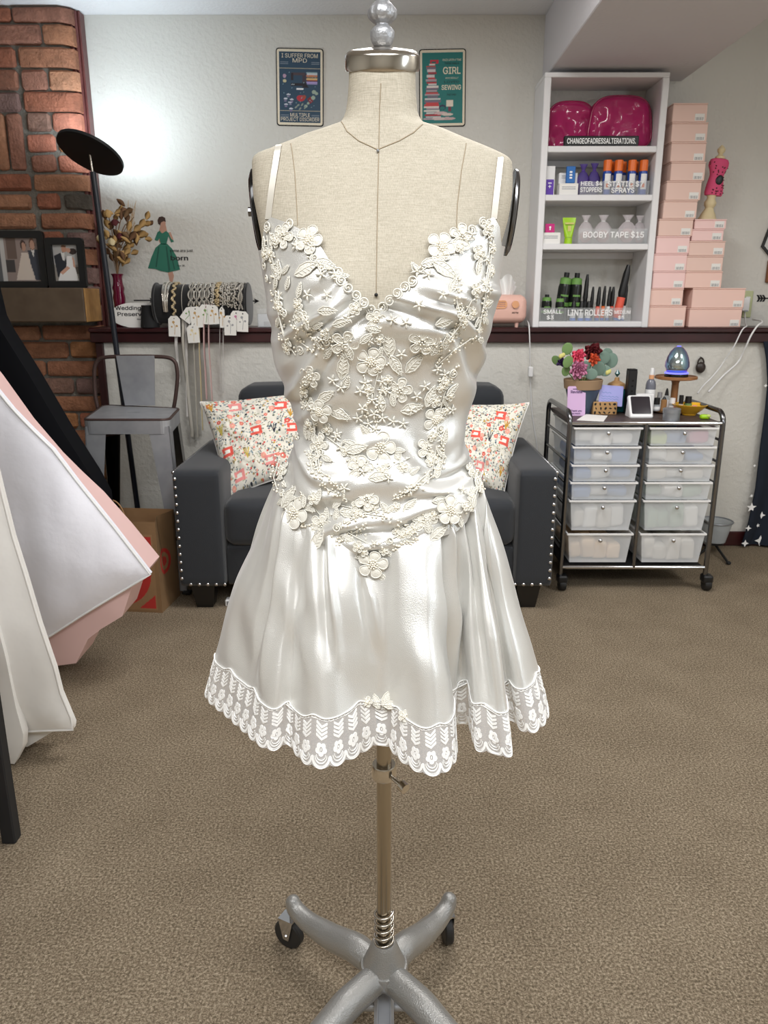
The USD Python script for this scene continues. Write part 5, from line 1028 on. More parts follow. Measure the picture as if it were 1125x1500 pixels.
def belt(px, label, kind, tag=None, end=450, ribbons=None, w=9, m='bead_silver', tagrot=0, art=None):
    x = at(px, 440, ry - RR)[0]; t = thing('bridal_belt', label, 'bridal belt', (x, ry - RR, rz)); ww = w * .0031
    a_end = math.asin(np.clip((at(px, end, ry - RR)[2] - rz) / RR, -.98, .98)); n = 34; ar = np.linspace(math.radians(140), max(a_end, -.9), n); P = []
    if kind == 'braid':
        for k, a in enumerate(np.linspace(math.radians(140), max(a_end, -.9), 46)): P.append((arcpt(x + ww * .28 * math.sin(k * 1.1), a, .006), .0062))
    elif kind == 'cluster':
        for a in ar:
            for _ in range(4): P.append((arcpt(x + rng.uniform(-ww, ww) * .5, a + rng.uniform(-.05, .05), rng.uniform(.003, .009)), rng.uniform(.0026, .0056)))
    elif kind == 'string':
        for k, a in enumerate(ar):
            for s in (-1, 1): P.append((arcpt(x + s * ww * (.12 + .32 * abs(math.sin(k * .42))), a, .005), .0032 + .0022 * abs(math.sin(k * .42))))
    elif kind == 'fringe':
        ms = []
        for k in range(26):
            xo = rng.uniform(-ww, ww) * .5; ms.append(tube([arcpt(x + xo * (1 - .6 * q), math.radians(130) * (1 - q) + (a_end if abs(a_end) < 1 else -.9) * q, .004 + .006 * rng.random()) for q in np.linspace(0, 1, 10)], .0018, 4))
        part(t, 'fringe', cat(ms), 'bead_silver', True, kind='stuff')
    if P: part(t, 'beads', cat([T(p + _ico.vertices * r, _ico.faces) for p, r in P]), m, False, kind='stuff')
    base_p = arcpt(x, max(a_end, -.9), .008); part(t, 'backing_ribbon', tube([arcpt(x, a, .0012) for a in np.linspace(math.radians(170), max(a_end, -.9), 20)], ww * .3, 6, flat=.12), 'satin_ribbon', True)
    yf = min(ry - RR - .012, 3.63)
    if tag:
        tx, ty0, ty1, tw = tag; p0_, p1_ = at(tx, ty0, yf - .01), at(tx, ty1, yf - .01); h_ = p0_[2] - p1_[2]; w_ = tw * .0030
        sh = Polygon([(-w_ / 2, -h_ / 2), (w_ / 2, -h_ / 2), (w_ / 2, h_ / 2 - .014), (w_ / 2 - .012, h_ / 2), (-w_ / 2 + .012, h_ / 2), (-w_ / 2, h_ / 2 - .014)]).difference(Point(0, h_ / 2 - .011).buffer(.003))
        k = tag_y[0]; tag_y[0] += 1; yy = yf - .010 - .0035 * (k % 4); c = np.array([p0_[0], yy, (p0_[2] + p1_[2]) / 2]); R = lambda m_: rot(m_, (0, 1, 0), tagrot, c)
        tg = part(t, 'price_tag', R(xz(ext(sh, .0012), (c[0], c[1], c[2]))), 'tag_paper', False)
        part(tg, 'string', tube([base_p, (c[0], yy - .002, c[2] + h_ / 2 - .012)], .001, 5), 'dark_text')
        col = art or 'leaf_tan'; fl_ = [LineString([(0, -h_ * .4), (.003, 0), (-.004, h_ * .18)]).buffer(.0011), Point(-.004, h_ * .2).buffer(.006, 4), Point(.011, h_ * .02).buffer(.005, 4), Point(-.012, -.002).buffer(.004, 4)]
        part(tg, 'flower_print', R(xz(ext(ops.unary_union(fl_), .0004), (c[0], c[1] - .0011, c[2]))), col, False)
    for (rx0, rx1, rend, rw, rm) in (ribbons or ()):
        q = [base_p + np.array([0, .0, 0]), at(rx0, 478, yf + .004), at(rx0, 500, yf + .006), at((rx0 + rx1) / 2, (500 + rend) / 2, 3.655), at(rx1, rend, 3.66)]
        part(t, 'ribbon', tube(PchipInterpolator([0, .15, .3, .65, 1], np.array(q))(np.linspace(0, 1, 24)), rw * .0026, 6, flat=.08), rm, True)
tag_y = [0]
belt(242, 'tangled silver fringe belt at the left end of the display roll', 'fringe', None, 456, None, 15)
belt(254, 'braided pale gold belt with a low hanging tag, second on the roll', 'braid', (254.5, 463, 493, 18), 461, [(258, 262, 560, 3, 'ribbon_sheer')], 8, 'bead_gold', 2)
belt(266, 'pair of plain white ribbon ties on the roll, hanging nearly to the pillow', 'none', None, 462, [(268, 282, 640, 3, 'satin_ribbon'), (273, 275, 610, 3, 'ribbon_sheer')], 6)
belt(280, 'silver flower belt with a tilted green sprig tag', 'string', (276, 450, 472, 18), 447, [(284, 290, 640, 5, 'satin_ribbon')], 9, 'bead_silver', 38, 'green_label')
belt(288, 'silver flower belt with tag showing pale roses', 'string', (287, 449, 480, 18), 447, [(292, 297, 630, 5, 'rose_cream')], 9, 'bead_silver', -4)
belt(296, 'silver lattice belt whose tag hangs lowest, above the white ribbons', 'string', (283, 476, 502, 18), 446, None, 8, 'bead_silver', -3, 'rose_cream')
belt(303, 'silver lattice belt with green leaf tag and pink ribbon', 'string', (301, 446, 475, 20), 445, [(299, 303, 585, 7, 'pink_lining')], 8, 'bead_silver', 2, 'green_label')
belt(311, 'thin silver belt with blank tag and second pink ribbon', 'cluster', (312, 447, 475, 16), 446, [(306, 311, 588, 6, 'pink_lining')], 5, 'bead_silver', -3)
belt(318, 'slim pale gold crystal belt, center of the roll', 'cluster', None, 447, [(322, 323, 560, 4, 'ribbon_sheer')], 6, 'bead_gold')
belt(326, 'silver crystal belt with a narrow tag turned edge on', 'cluster', (325, 449, 480, 8), 447, [(327, 327, 575, 5, 'ribbon_sheer')], 8)
belt(333, 'wide silver rhinestone belt with plain square tag', 'cluster', (337, 462, 491, 18), 449, None, 9, 'bead_silver', 1, 'tape_label')
belt(343, 'wide silver rhinestone belt with pink flower tag', 'cluster', (346, 455, 484, 17), 450, None, 10, 'bead_silver', -2, 'petal_mauve')
belt(352, 'narrow silver chain belt, last at the right end of the roll', 'string', (355, 456, 486, 17), 452, None, 6, 'bead_silver', 3, 'tape_label')
# ================================================================ WHITE WALL SHELF AND ITS STOCK
SY, SB = 3.70, YU - .004
# straight upright unit: mean of its edges in the picture
X0 = (at(798, 118, SY)[0] + at(780, 472, SY)[0]) / 2; X1 = (at(985, 118, SY)[0] + at(946, 472, SY)[0]) / 2; ZT = at(890, 113, SY)[2]
TKN = .030; shelf = thing('wall_shelf', 'white open wooden shelf unit standing on the dark ledge', 'shelf', ((X0 + X1) / 2, SB, LEDGE))
for a in (X0, X1 - TKN): part(shelf, 'side_panel', cbox(a, a + TKN, SY, SB, LEDGE, ZT, .003), 'white_paint', False)
zsh = []
for py in (221, 292.5, 364.5, 478.5):
    z1 = LEDGE + .027 if py > 450 else at(870, py - 7.5, SY)[2]; part(shelf, 'shelf_board' if py < 450 else 'bottom_board', cbox(X0 + TKN, X1 - TKN, SY + .002, SB, z1 - .026, z1, .003), 'white_paint', False); zsh.append(float(z1))
part(shelf, 'top_board', cbox(X0, X1, SY, SB, ZT, ZT + .02, .003), 'white_paint', False)
for a in (.14, .56): part(shelf, 'back_rail', cbox(X0 + TKN, X1 - TKN, SB - .012, SB, zsh[0] - .026 - a - .03 if 0 else zsh[0 if a < .3 else 2] - .056, zsh[0 if a < .3 else 2] - .0265, .002), 'white_paint', False)
Z1, Z2, Z3, Z4 = zsh
XC = lambda px, py, y=3.76: float(at(px, py, y)[0])
KX = (X1 - X0 - 2 * TKN)
def sx(px, row):      # place along a shelf from the picture, measured between that row's side panels
    l, r = {1: (809, 972), 2: (804, 967), 3: (798, 958), 4: (789, 945)}[row]; return X0 + TKN + KX * (px - l) / (r - l)
PXM = KX / 162.0       # metres per pixel on the shelf
def stand(name, label, c, x, y, z): return thing(name, label, c, (x, y, z))
# pink pouches
for (a, b, tp, yy, lab) in ((813, 886, 147, 3.845, 'pink see-through vinyl pouch at the left of the top shelf'), (876, 969, 142, 3.81, 'larger pink see-through vinyl pouch at the right of the top shelf')):
    xa, xb = sx(a, 1), sx(b, 1); h = (212 - tp) * PXM; t = stand('vinyl_pouch', lab, 'pouch', (xa + xb) / 2, yy, Z1)
    u = np.linspace(0, 2 * math.pi, 72, endpoint=False); cx_ = (xa + xb) / 2; W2, H2 = (xb - xa) / 2, h / 2; nn_ = 4.0; D = .045
    def shp(x_, z_): z2 = z_ + (z_ > 0) * .008 * np.cos(x_ / W2 * 1.4) * np.clip(z_ / H2 * 3, 0, 1); return x_ * (1 - .10 * (z_ / H2)), z2
    ox, oz = shp(W2 * np.sign(np.cos(u)) * np.abs(np.cos(u)) ** (2 / nn_), H2 * np.sign(np.sin(u)) * np.abs(np.sin(u)) ** (2 / nn_))
    g1 = np.linspace(-1, 1, 44); Ug, Vg = np.meshgrid(g1, g1, indexing='ij'); mx = np.maximum(np.abs(Ug), np.abs(Vg)); q4 = np.maximum((Ug ** 4 + Vg ** 4) ** .25, 1e-6); gx, gz = shp(W2 * Ug * mx / q4, H2 * Vg * mx / q4)
    wv = (meshkit.fbm(np.stack([gx * 16 + a, gz * 16, 0 * gx], -1), 2, 3) - .5) * .05 * (1 - mx ** 8); dd = D * (.55 + .5 * np.sqrt(np.clip(1 - mx ** 6, 0, 1)))
    Fv = np.stack([cx_ + gx, yy - dd + wv, Z1 + H2 + .002 + gz], -1).reshape(-1, 3); Bv = np.stack([cx_ + gx, yy + dd * .8, Z1 + H2 + .002 + gz], -1).reshape(-1, 3); gf = grid_faces(44, 44); ii = np.arange(44 * 44).reshape(44, 44); bd_ = np.r_[ii[:-1, 0], ii[-1, :-1], ii[:0:-1, -1], ii[0, :0:-1]]; b2_ = np.roll(bd_, -1); N4 = 44 * 44
    part(t, 'vinyl_body', T(np.vstack([Fv, Bv]), np.vstack([gf, gf[:, ::-1] + N4, np.stack([bd_, bd_ + N4, b2_ + N4], -1), np.stack([bd_, b2_ + N4, b2_], -1)])), 'pink_vinyl', 50)
    for d in (-.56, .56): part(t, 'piping', tube(np.column_stack([cx_ + ox, np.full(72, yy + d * D), Z1 + H2 + .002 + oz]), .0045, 7, True), 'pink_piping', True)
    zz_ = np.linspace(.15, math.pi - .15, 30); part(t, 'zipper', tube(np.column_stack([cx_ + W2 * .96 * np.cos(zz_), np.full(30, yy), Z1 + H2 + .004 + H2 * (np.sin(zz_) ** .5)]), .004, 6), 'pink_piping', True)
xa, xb = sx(833, 1), sx(945, 1); t = stand('shop_sign', 'long black letter sign with white capitals in front of the pink pouches', 'sign', (xa + xb) / 2, SY + .03, Z1)
part(t, 'block', cbox(xa, xb, SY + .008, SY + .028, Z1, Z1 + .042, .003), 'black', False); part(t, 'lettering', xz(text('CHANGEOFADRESSALTERATIONS.', .021, w=(xb - xa) * .92, depth=.0008), ((xa + xb) / 2, SY + .0081, Z1 + .021)), 'white_text', False)
# second shelf
def bottle(name, label, x, y, z, prof, m, cap=None, capm='black', lab=None, labm='white_plastic', n=20, group=None, c='bottle'):
    t = thing(name, label, c, (x, y, z), group); part(t, 'body', move(lathe(prof, n=n), (x, y, z)), m, 40)
    if cap: part(t, 'cap', move(lathe(cap, n=n), (x, y, z)), capm, 40)
    if lab: part(t, 'label', move(lathe([(lab[2] + .0006, lab[0]), (lab[2] + .0006, lab[1])], n=n, cap=False), (x, y, z)), labm, 40)
    return t
x = sx(812, 2); t = stand('skincare_box', 'white and purple upright bottle box at the left of the second shelf', 'box', x, 3.75, Z2); w = 7.5 * PXM
part(t, 'carton', cbox(x - w, x + w, 3.74, 3.78, Z2, Z2 + 42 * PXM, .002), 'white_plastic', False); part(t, 'purple_sleeve', cbox(x - w * .82, x + w * .82, 3.737, 3.77, Z2 + .001, Z2 + 23 * PXM, .002), 'purple', False)
part(t, 'emblem', xz(ext(ops.unary_union([LineString([(-.006, 0), (.006, 0)]).buffer(.0012), LineString([(0, -.006), (0, .006)]).buffer(.0012), sbox(-.008, .012, .008, .016)]), .0005), (x, 3.7369, Z2 + 13 * PXM)), 'white_text', False)
def card_box(label, xa, xb, za, zb, y0, y1, m, lines=2, grp=None):
    t = stand('card_box', label, 'box', (xa + xb) / 2, (y0 + y1) / 2, za); part(t, 'carton', cbox(xa, xb, y0, y1, za, zb, .002), m, False)
    part(t, 'print_line', xz(ext(ops.unary_union([sbox(-(xb - xa) * .36, k * .008, (xb - xa) * .36, k * .008 + .003) for k in range(lines)]), .0004), ((xa + xb) / 2, y0 - .0001, za + (zb - za) * .5)), 'tin_gray', False)
card_box('lower white carton of the pair behind the small blue box', sx(826, 2), sx(855, 2), Z2, Z2 + 17 * PXM, 3.725, 3.79, 'paper'); card_box('upper white carton, resting on the lower one beside the purple bottle box', sx(826.5, 2), sx(855, 2), Z2 + 17 * PXM + .001, Z2 + 33 * PXM, 3.752, 3.80, 'white_plastic')
xa, xb = sx(836, 2), sx(849.5, 2); t = stand('blue_box', 'small bright blue carton standing on the white carton', 'box', (xa + xb) / 2, 3.735, Z2 + 17 * PXM); part(t, 'carton', cbox(xa, xb, 3.728, 3.745, Z2 + 17 * PXM + .001, Z2 + 41 * PXM, .002), 'blue_box', False); part(t, 'lettering', xz(ext(ops.unary_union([sbox(-.006, -.016 + .012 * k, .006, -.009 + .012 * k) for k in range(3)]), .0004), ((xa + xb) / 2, 3.7279, Z2 + 29 * PXM)), 'white_text', False)
def bin_(label, xa, xb, z, h, words, y0=3.715, y1=3.84):
    t = stand('acrylic_bin', label, 'bin', (xa + xb) / 2, y0, z); k = .0025
    for nm, bx in (('front_panel', (xa, xb, y0, y0 + k, z, z + h)), ('back_panel', (xa, xb, y1 - k, y1, z, z + h)), ('side_panel', (xa, xa + k, y0 + k, y1 - k, z, z + h)), ('side_panel', (xb - k, xb, y0 + k, y1 - k, z, z + h)), ('bottom_panel', (xa + k, xb - k, y0 + k, y1 - k, z, z + k))): part(t, nm, cbox(*bx, .0008), 'clear_plastic', False)
    for s, px, dz, hh, w in words: part(t, 'lettering', xz(text(s, hh, w=w, depth=.0008), (px, y0 - .0002, z + dz)), 'white_text', False)
def organza(label, cx_, y, z, w, h, m, inside=None, grp=None):
    """gathered sachet tied at the neck"""
    t = stand('organza_bag', label, 'bag', cx_, y, z); pr = []
    for r, q in ((.0, 0), (.42, .0), (.5, .08), (.52, .3), (.46, .55), (.26, .72), (.10, .78), (.16, .86), (.30, 1.0)): pr.append((r * w, q * h))
    m_ = lathe(pr, n=28, cap=False); v = m_.vertices; an = np.arctan2(v[:, 1], v[:, 0]); q = v[:, 2] / h; v[:, 0] *= 1 + .10 * np.cos(an * 9) * (q > .5); v[:, 1] *= .5 * (1 + .10 * np.cos(an * 9) * (q > .5)); part(t, 'sachet', move(m_, (cx_, y, z)), m, True)
    part(t, 'tie', tube([(cx_ + w * .12 * math.cos(a), y + w * .06 * math.sin(a), z + h * .78) for a in np.linspace(0, 2 * math.pi, 14, endpoint=False)], .002, 5, True), 'white_plastic' if m == 'tulle' else 'purple', True); return t
xa, xb = sx(857, 2), sx(891, 2); bin_('clear bin of purple sachets lettered HEEL STOPPERS $4, second shelf', xa, xb, Z2, .056, [('HEEL $4', (xa + xb) / 2, .048, .017, (xb - xa) * .95), ('STOPPERS', (xa + xb) / 2, .022, .019, (xb - xa) * .98)])
organza('purple organza sachet at the left inside the heel stopper bin', sx(864, 2), 3.76, Z2 + .003, .058, .132, 'purple_tulle'); organza('purple organza sachet at the right inside the heel stopper bin', sx(882, 2), 3.775, Z2 + .003, .058, .138, 'purple_tulle')
xa, xb = sx(891.8, 2), sx(962, 2); bin_('clear bin of orange capped spray cans lettered STATIC SPRAYS $7', xa, xb, Z2, .06, [('STATIC $7', (xa + xb) / 2 - .004, .046, .020, (xb - xa) * .78), ('SPRAYS', (xa + xb) / 2 - .014, .020, .020, (xb - xa) * .5)])
proto = None
for k, (px, yy) in enumerate(((899, 3.742), (916, 3.742), (936.5, 3.742), (954, 3.742), (907.5, 3.79), (926.5, 3.79), (945, 3.79))):
    x = sx(px, 2); hgt = 33.5 * PXM; r = 6.4 * PXM; lab = 'orange capped blue spray can, ' + ('leftmost of the front row', 'second in the front row', 'third in the front row', 'rightmost of the front row', 'left one of the back row', 'center one of the back row', 'right one of the back row')[k]
    if k == 0:
        proto = thing('spray_can', lab, 'spray can', (x, yy, Z2 + .003), 'spray cans in the clear bin'); b = (x, yy, Z2 + .003)
        part(proto, 'can', move(lathe([(r, 0), (r, hgt - .008), (r * .9, hgt)], n=24), b), 'can_blue', 40); part(proto, 'cap', move(lathe([(r * .97, hgt), (r * .97, hgt + 14.5 * PXM), (r * .9, hgt + 15.5 * PXM)], n=24), b), 'orange', 40)
        an = np.linspace(-2.3, -.85, 9); q = np.array([[(x + (r + .0007) * math.cos(a), yy + (r + .0007) * math.sin(a), Z2 + .003 + z) for z in (.022, hgt - .012)] for a in an]); part(proto, 'label', T(q.reshape(-1, 3), grid_faces(9, 2)), 'white_plastic', True)
        q2 = np.array([[(x + (r + .0012) * math.cos(a), yy + (r + .0012) * math.sin(a), Z2 + .003 + z) for z in (.030, .046)] for a in an[2:6]]); part(proto, 'print', T(q2.reshape(-1, 3), grid_faces(4, 2)), 'orange', True)
    else:
        xf_ = UsdGeom.Xform.Define(stage, numbered('/World', 'spray_can')); xf_.GetPrim().GetReferences().AddInternalReference(proto.path); xf_.GetPrim().SetInstanceable(True); xf_.ClearXformOpOrder(); xf_.AddTranslateOp().Set((x, yy, Z2 + .003)); props(xf_.GetPrim(), lab, 'spray can', 'spray cans in the clear bin')
# third shelf
card_box('flat white carton under the magenta tube on the third shelf', sx(797, 3), sx(826, 3), Z3, Z3 + 17 * PXM, 3.73, 3.79, 'paper')
xa, xb = sx(803, 3), sx(817, 3); t = stand('magenta_tube', 'small magenta squeeze tube standing on the flat white carton', 'tube', (xa + xb) / 2, 3.745, Z3 + 17 * PXM); zb = Z3 + 17 * PXM + .001; part(t, 'tube_body', hull([(x_, y_, z_) for x_, y_, z_ in [(xa, 3.745, zb + .038), (xb, 3.745, zb + .038), (xa, 3.748, zb + .038), (xb, 3.748, zb + .038), (xa, 3.737, zb), (xb, 3.737, zb), (xa, 3.757, zb), (xb, 3.757, zb)]]), 'magenta', False); part(t, 'logo', xz(ext(Point(0, 0).buffer(.005, 6).union(sbox(-.003, -.012, .003, 0)), .0005), ((xa + xb) / 2, 3.7375, zb + .022)), 'white_text', False)
xa, xb = sx(829, 3), sx(849, 3); t = stand('lime_tube', 'lime green squeeze tube standing on its cap on the third shelf', 'tube', (xa + xb) / 2, 3.745, Z3); w = (xb - xa) / 2; cx_ = (xa + xb) / 2
part(t, 'tube_body', hull([(cx_ + s * w, 3.744 + d, Z3 + 39 * PXM) for s in (-1, 1) for d in (0, .002)] + [(cx_ + s * w * .98, 3.744 + d, Z3 + 33 * PXM) for s in (-1, 1) for d in (0, .002)] + [(cx_ + w * .6 * math.cos(a), 3.745 + w * .5 * math.sin(a), Z3 + 10 * PXM) for a in np.arange(10) * .628]), 'lime', 40); part(t, 'cap', move(lathe([(w * .62, 0), (w * .58, 9.5 * PXM)], n=20), (cx_, 3.745, Z3)), 'lime', 40)
part(t, 'print', xz(ext(ops.unary_union([sbox(-w * .7, 0, w * .7, .008), sbox(-w * .25, -.03, w * .25, -.006)]), .0005), (cx_, 3.733, Z3 + 29 * PXM)), 'bud_yellow', False)
xa, xb = sx(852, 3), sx(957, 3); bin_('clear bin of tape rolls in sheer sachets lettered BOOBY TAPE $15', xa, xb, Z3, .066, [('BOOBY TAPE $15', (xa + xb) / 2 + .002, .040, .024, (xb - xa) * .88)])
for k, (px, yy, w) in enumerate(((866, 3.765, .07), (892, 3.757, .078), (929, 3.755, .085), (950, 3.78, .06))):
    x = sx(px, 3); organza(('first', 'second', 'third', 'fourth')[k] + ' sheer sachet from the left in the tape bin', x, yy, Z3 + .003, w, .125, 'tulle')
    r = w * .36; rm = lathe([(r * .45, -.009), (r, -.009), (r, .009), (r * .45, .009), (r * .45, -.009)], n=28, cap=False); t = thing('tape_roll', 'rose tape roll inside the ' + ('first', 'second', 'third', 'fourth')[k] + ' sheer sachet from the left', 'tape roll', (x, yy, Z3 + .006)); part(t, 'roll', T(np.stack([x + rm.vertices[:, 0], yy + rm.vertices[:, 2], Z3 + .008 + r + rm.vertices[:, 1]], 1), rm.faces), 'tape_roll', 40); part(t, 'core', T(np.stack([x + rm.vertices[:, 0] * .47, yy + rm.vertices[:, 2] * 1.02, Z3 + .008 + r + rm.vertices[:, 1] * .47], 1), rm.faces), 'paper', 40)
# bottom shelf
xa, xb = sx(790, 4), sx(831, 4); bin_('clear bin lettered SMALL $3 at the left of the bottom shelf', xa, xb, Z4, .062, [('SMALL', (xa + xb) / 2 - .002, .044, .018, (xb - xa) * .68), ('$3', (xa + xb) / 2 - .012, .018, .016, .034)])
xa, xb = sx(831.6, 4), sx(902, 4); bin_('clear middle bin lettered LINT ROLLERS on the bottom shelf', xa, xb, Z4, .062, [('LINT ROLLERS', (xa + xb) / 2, .040, .026, (xb - xa) * .96)])
xa, xb = sx(902.6, 4), sx(929, 4); bin_('clear bin lettered MEDIUM $5 at the right of the bottom shelf', xa, xb, Z4, .062, [('MEDIUM', (xa + xb) / 2, .042, .015, (xb - xa) * .92), ('$5', (xa + xb) / 2 - .004, .018, .014, .03)])
def black_bottle(label, px, yy, w, h, lean=0):
    x = sx(px, 4); r = w * PXM / 2; hh = h * PXM; z = Z4 + .003; t = thing('shoe_care_bottle', label, 'bottle', (x, yy, z)); R = lambda m: rot(m, (0, 1, 0), lean, (x, yy, z))
    part(t, 'bottle_body', R(move(lathe([(r, 0), (r, hh * .70), (r * .9, hh * .76)], n=22), (x, yy, z))), 'dark_bottle', 40)
    part(t, 'shoulder', R(move(lathe([(r * .9, hh * .76), (r * .86, hh * .88), (r * .5, hh * .90)], n=22), (x, yy, z))), 'green_label', 40); part(t, 'cap', R(move(lathe([(r * .42, hh * .89), (r * .42, hh)], n=18), (x, yy, z))), 'black', 40)
    part(t, 'green_band', R(move(lathe([(r + .0008, hh * .30), (r + .0008, hh * .38)], n=22, cap=False), (x, yy, z))), 'green_label', 40)
    an = np.linspace(-2.2, -.94, 7); q = np.array([[(x + (r + .0009) * math.cos(a), yy + (r + .0009) * math.sin(a), z + q_ * hh) for q_ in (.50, .54)] for a in an]); part(t, 'print_line', R(T(q.reshape(-1, 3), grid_faces(7, 2))), 'green_label', True)
black_bottle('tall black bottle with green shoulder, left of the pair on the bottom shelf', 827, 3.80, 20, 74, 6); black_bottle('tall black bottle with green shoulder, right of the pair on the bottom shelf', 848, 3.80, 19, 73, 2); black_bottle('short black bottle with green top at the far left of the bottom shelf', 803, 3.76, 16, 40); black_bottle('short black bottle with tan label beside the LINT ROLLERS lettering', 822, 3.74, 14, 38)
def wand(label, px, yy, w, h, m='black', lean=0, bandm=None):
    x = sx(px, 4); r = w * PXM / 2; hh = h * PXM; z = Z4 + .003; t = thing('lint_roller', label, 'lint roller', (x, yy, z)); R = lambda mm: rot(mm, (0, 1, 0), lean, (x, yy, z))
    part(t, 'handle', R(move(lathe([(r * .7, hh * .4), (r, hh * .5), (r * .8, hh * .85), (r * .45, hh)], n=14), (x, yy, z))), m, 40); part(t, 'roll', R(move(lathe([(r * 1.0, .012), (r * 1.0, hh * .42)], n=14), (x, yy, z))), bandm or 'white_plastic', 40); part(t, 'end_cap', R(move(lathe([(r * 1.05, 0), (r * 1.05, .012)], n=14), (x, yy, z))), 'label_blue', 40)
wl = ((863, 3.79, 8, 71, 'black'), (872, 3.77, 6, 52, 'dark_bottle'), (881, 3.76, 7, 52, 'coral'), (890, 3.77, 6, 53, 'orange'), (897, 3.76, 6, 52, 'white_plastic'), (904, 3.78, 7, 52, 'coral'), (854, 3.735, 9, 30, 'white_plastic'), (842, 3.735, 9, 30, 'white_plastic'), (865, 3.735, 9, 30, 'white_plastic'))
for k, (px, yy, w, h, bm) in enumerate(wl): wand(('black lint roller', 'dark slim lint roller', 'lint roller with coral band', 'lint roller with orange band', 'lint roller with white roll', 'lint roller with wide coral band', 'short lint roller', 'short lint roller', 'short lint roller')[k] + (', ' + ('tallest beside the black bottles', 'next to the tallest', 'third upright in the middle bin', 'fourth upright in the middle bin', 'fifth upright in the middle bin', 'at the right end of the middle bin', 'center of three at the front', 'left of three at the front', 'right of three at the front')[k]), px, yy, w, h, 'black', 2, bm)
wand('big black lint roller leaning at the right of the bottom shelf', 912, 3.77, 13, 86, 'black', 9, 'coral'); wand('slim black lint roller at the far right of the bottom shelf', 924, 3.80, 6, 54, 'black', 5, 'white_plastic')
# ================================================================ PINK BOXES
def shoebox(x0, x1, z0, z1, label, m, grp, dep=.185, y0=3.722, barm='tape_label'):
    t = thing('shoe_box', label, 'box', ((x0 + x1) / 2, y0 + dep / 2, z0), grp); part(t, 'carton', cbox(x0, x1, y0, y0 + dep, z0 + .0006, z1 - .006, .0025), m, False); part(t, 'lid', cbox(x0 - .0015, x1 + .0015, y0 - .0015, y0 + dep, z1 - .0058, z1, .002), m, False)
    w = .042; s = part(t, 'sticker', cbox(x1 - w - .010, x1 - .010, y0 - .0012, y0 + .001, z0 + .006, z0 + .034, .0004), 'paper', False)
    part(s, 'barcode', xz(ext(ops.unary_union([sbox(-.017 + .0043 * k, -.006, -.017 + .0043 * k + (.0016, .0028, .0021)[k % 3], .006) for k in range(8)]), .0004), (x1 - w / 2 - .010, y0 - .0012, z0 + .014)), 'tape_label', False)
colA = [(985.6, 1036, 150.8), (984, 1036.5, 179), (983, 1034, 208), (982.7, 1033, 237), (976, 1027, 265), (971.7, 1021, 293.6), (965, 1015, 320.5), (961.6, 1010, 346), (957, 1006, 371.6), (956, 1003.6, 397.5), (951, 1000.5, 422.7), (946, 1004, 448)]
colB = [(1018, 1064, 321), (1014, 1060, 335.6), (1009.6, 1062, 353), (1006, 1059, 374.7), (1004, 1057.6, 397.5), (1014, 1091, 422), (1009.6, 1086, 451.5)]
nth = ('topmost', 'second', 'third', 'fourth', 'fifth', 'sixth', 'seventh', 'eighth', 'ninth', 'tenth', 'eleventh', 'bottom')
def stackup(col, lab, grp, mats):
    z = LEDGE
    for k in range(len(col) - 1, -1, -1):
        a, b, py = col[k]; zt_ = at((a + b) / 2, py, 3.722)[2]; pyc = (py + (col[k + 1][2] if k + 1 < len(col) else 481)) / 2
        shoebox(at(a, pyc, 3.722)[0], at(b, pyc, 3.722)[0], z, zt_, lab(k), mats(k), grp); z = float(zt_)
    return z
stackup(colA, lambda k: (nth[k] + ' pink shoe box ' + ('' if k in (0, 11) else 'from the top ') + 'in the tall stack by the white shelf'), 'pink shoe boxes stacked on the ledge', lambda k: 'pink_box_c' if k < 7 else ('pink_box_b' if k < 10 else 'pink_box'))
nB = ('small flat pink box on top of the shorter stack', 'second small flat pink box of the shorter stack', 'third pink box from the top of the shorter stack', 'fourth pink box from the top of the shorter stack', 'fifth pink box of the shorter stack, resting on the wide boxes', 'upper wide pink box of the shorter stack', 'lower wide pink box standing on the ledge, under its twin')
zB = stackup(colB, lambda k: nB[k], 'pink shoe boxes stacked on the ledge', lambda k: 'pink_box_c' if k in (2, 3) else ('pink_box_b' if k in (0, 1) else 'pink_box'))
# ---- small decorative form on the boxes
fy = 3.80; bx_ = at(1036, 318, fy)[0]; m_ = thing('decorative_form', 'small pink floral decorative dress form on a turned bone coloured stand atop the boxes', 'figurine', (bx_, fy, zB)); s_ = .0030
zf = lambda py: zB + (320 - py) * .00305
prof = [(14, 320), (14, 317), (12, 315), (11, 311), (8, 306), (6, 302), (8.5, 298), (9, 294), (6.5, 290), (6, 287), (7, 285), (7, 282)]
R5 = lambda m: rot(m, (0, 1, 0), 5, (bx_, fy, zB))
part(m_, 'stand', R5(move(lathe([(r * .0030, zf(p)) for r, p in prof], n=28), (bx_, fy, 0))), 'bone', 40)
bp = [(13, 284), (14, 280), (13, 270), (11, 260), (10.5, 256), (12, 250), (15, 243), (15, 238), (13, 234), (7, 232)]
bm = lathe([(r * .0030, zf(p)) for r, p in bp], n=36); v = bm.vertices; v[:, 1] *= .62; part(m_, 'torso', R5(move(bm, (bx_ + .006, fy, 0))), 'pink_form', 40)
part(m_, 'oval_patch', R5(move(rot(ellipsoid((0, 0, 0), (.017, .006, .022), 3), (0, 1, 0), 15), (bx_ + .014, fy - .0215, zf(263)))), 'black', True)
part(m_, 'finial', R5(move(lathe([(r * .0030, zf(p)) for r, p in ((7, 233), (7, 230), (4, 228), (3, 226), (5.5, 223), (6, 220), (4, 217), (1, 214))], n=24), (bx_ + .006, fy, 0))), 'bone', 40)
rng = random.Random(2); ms = []
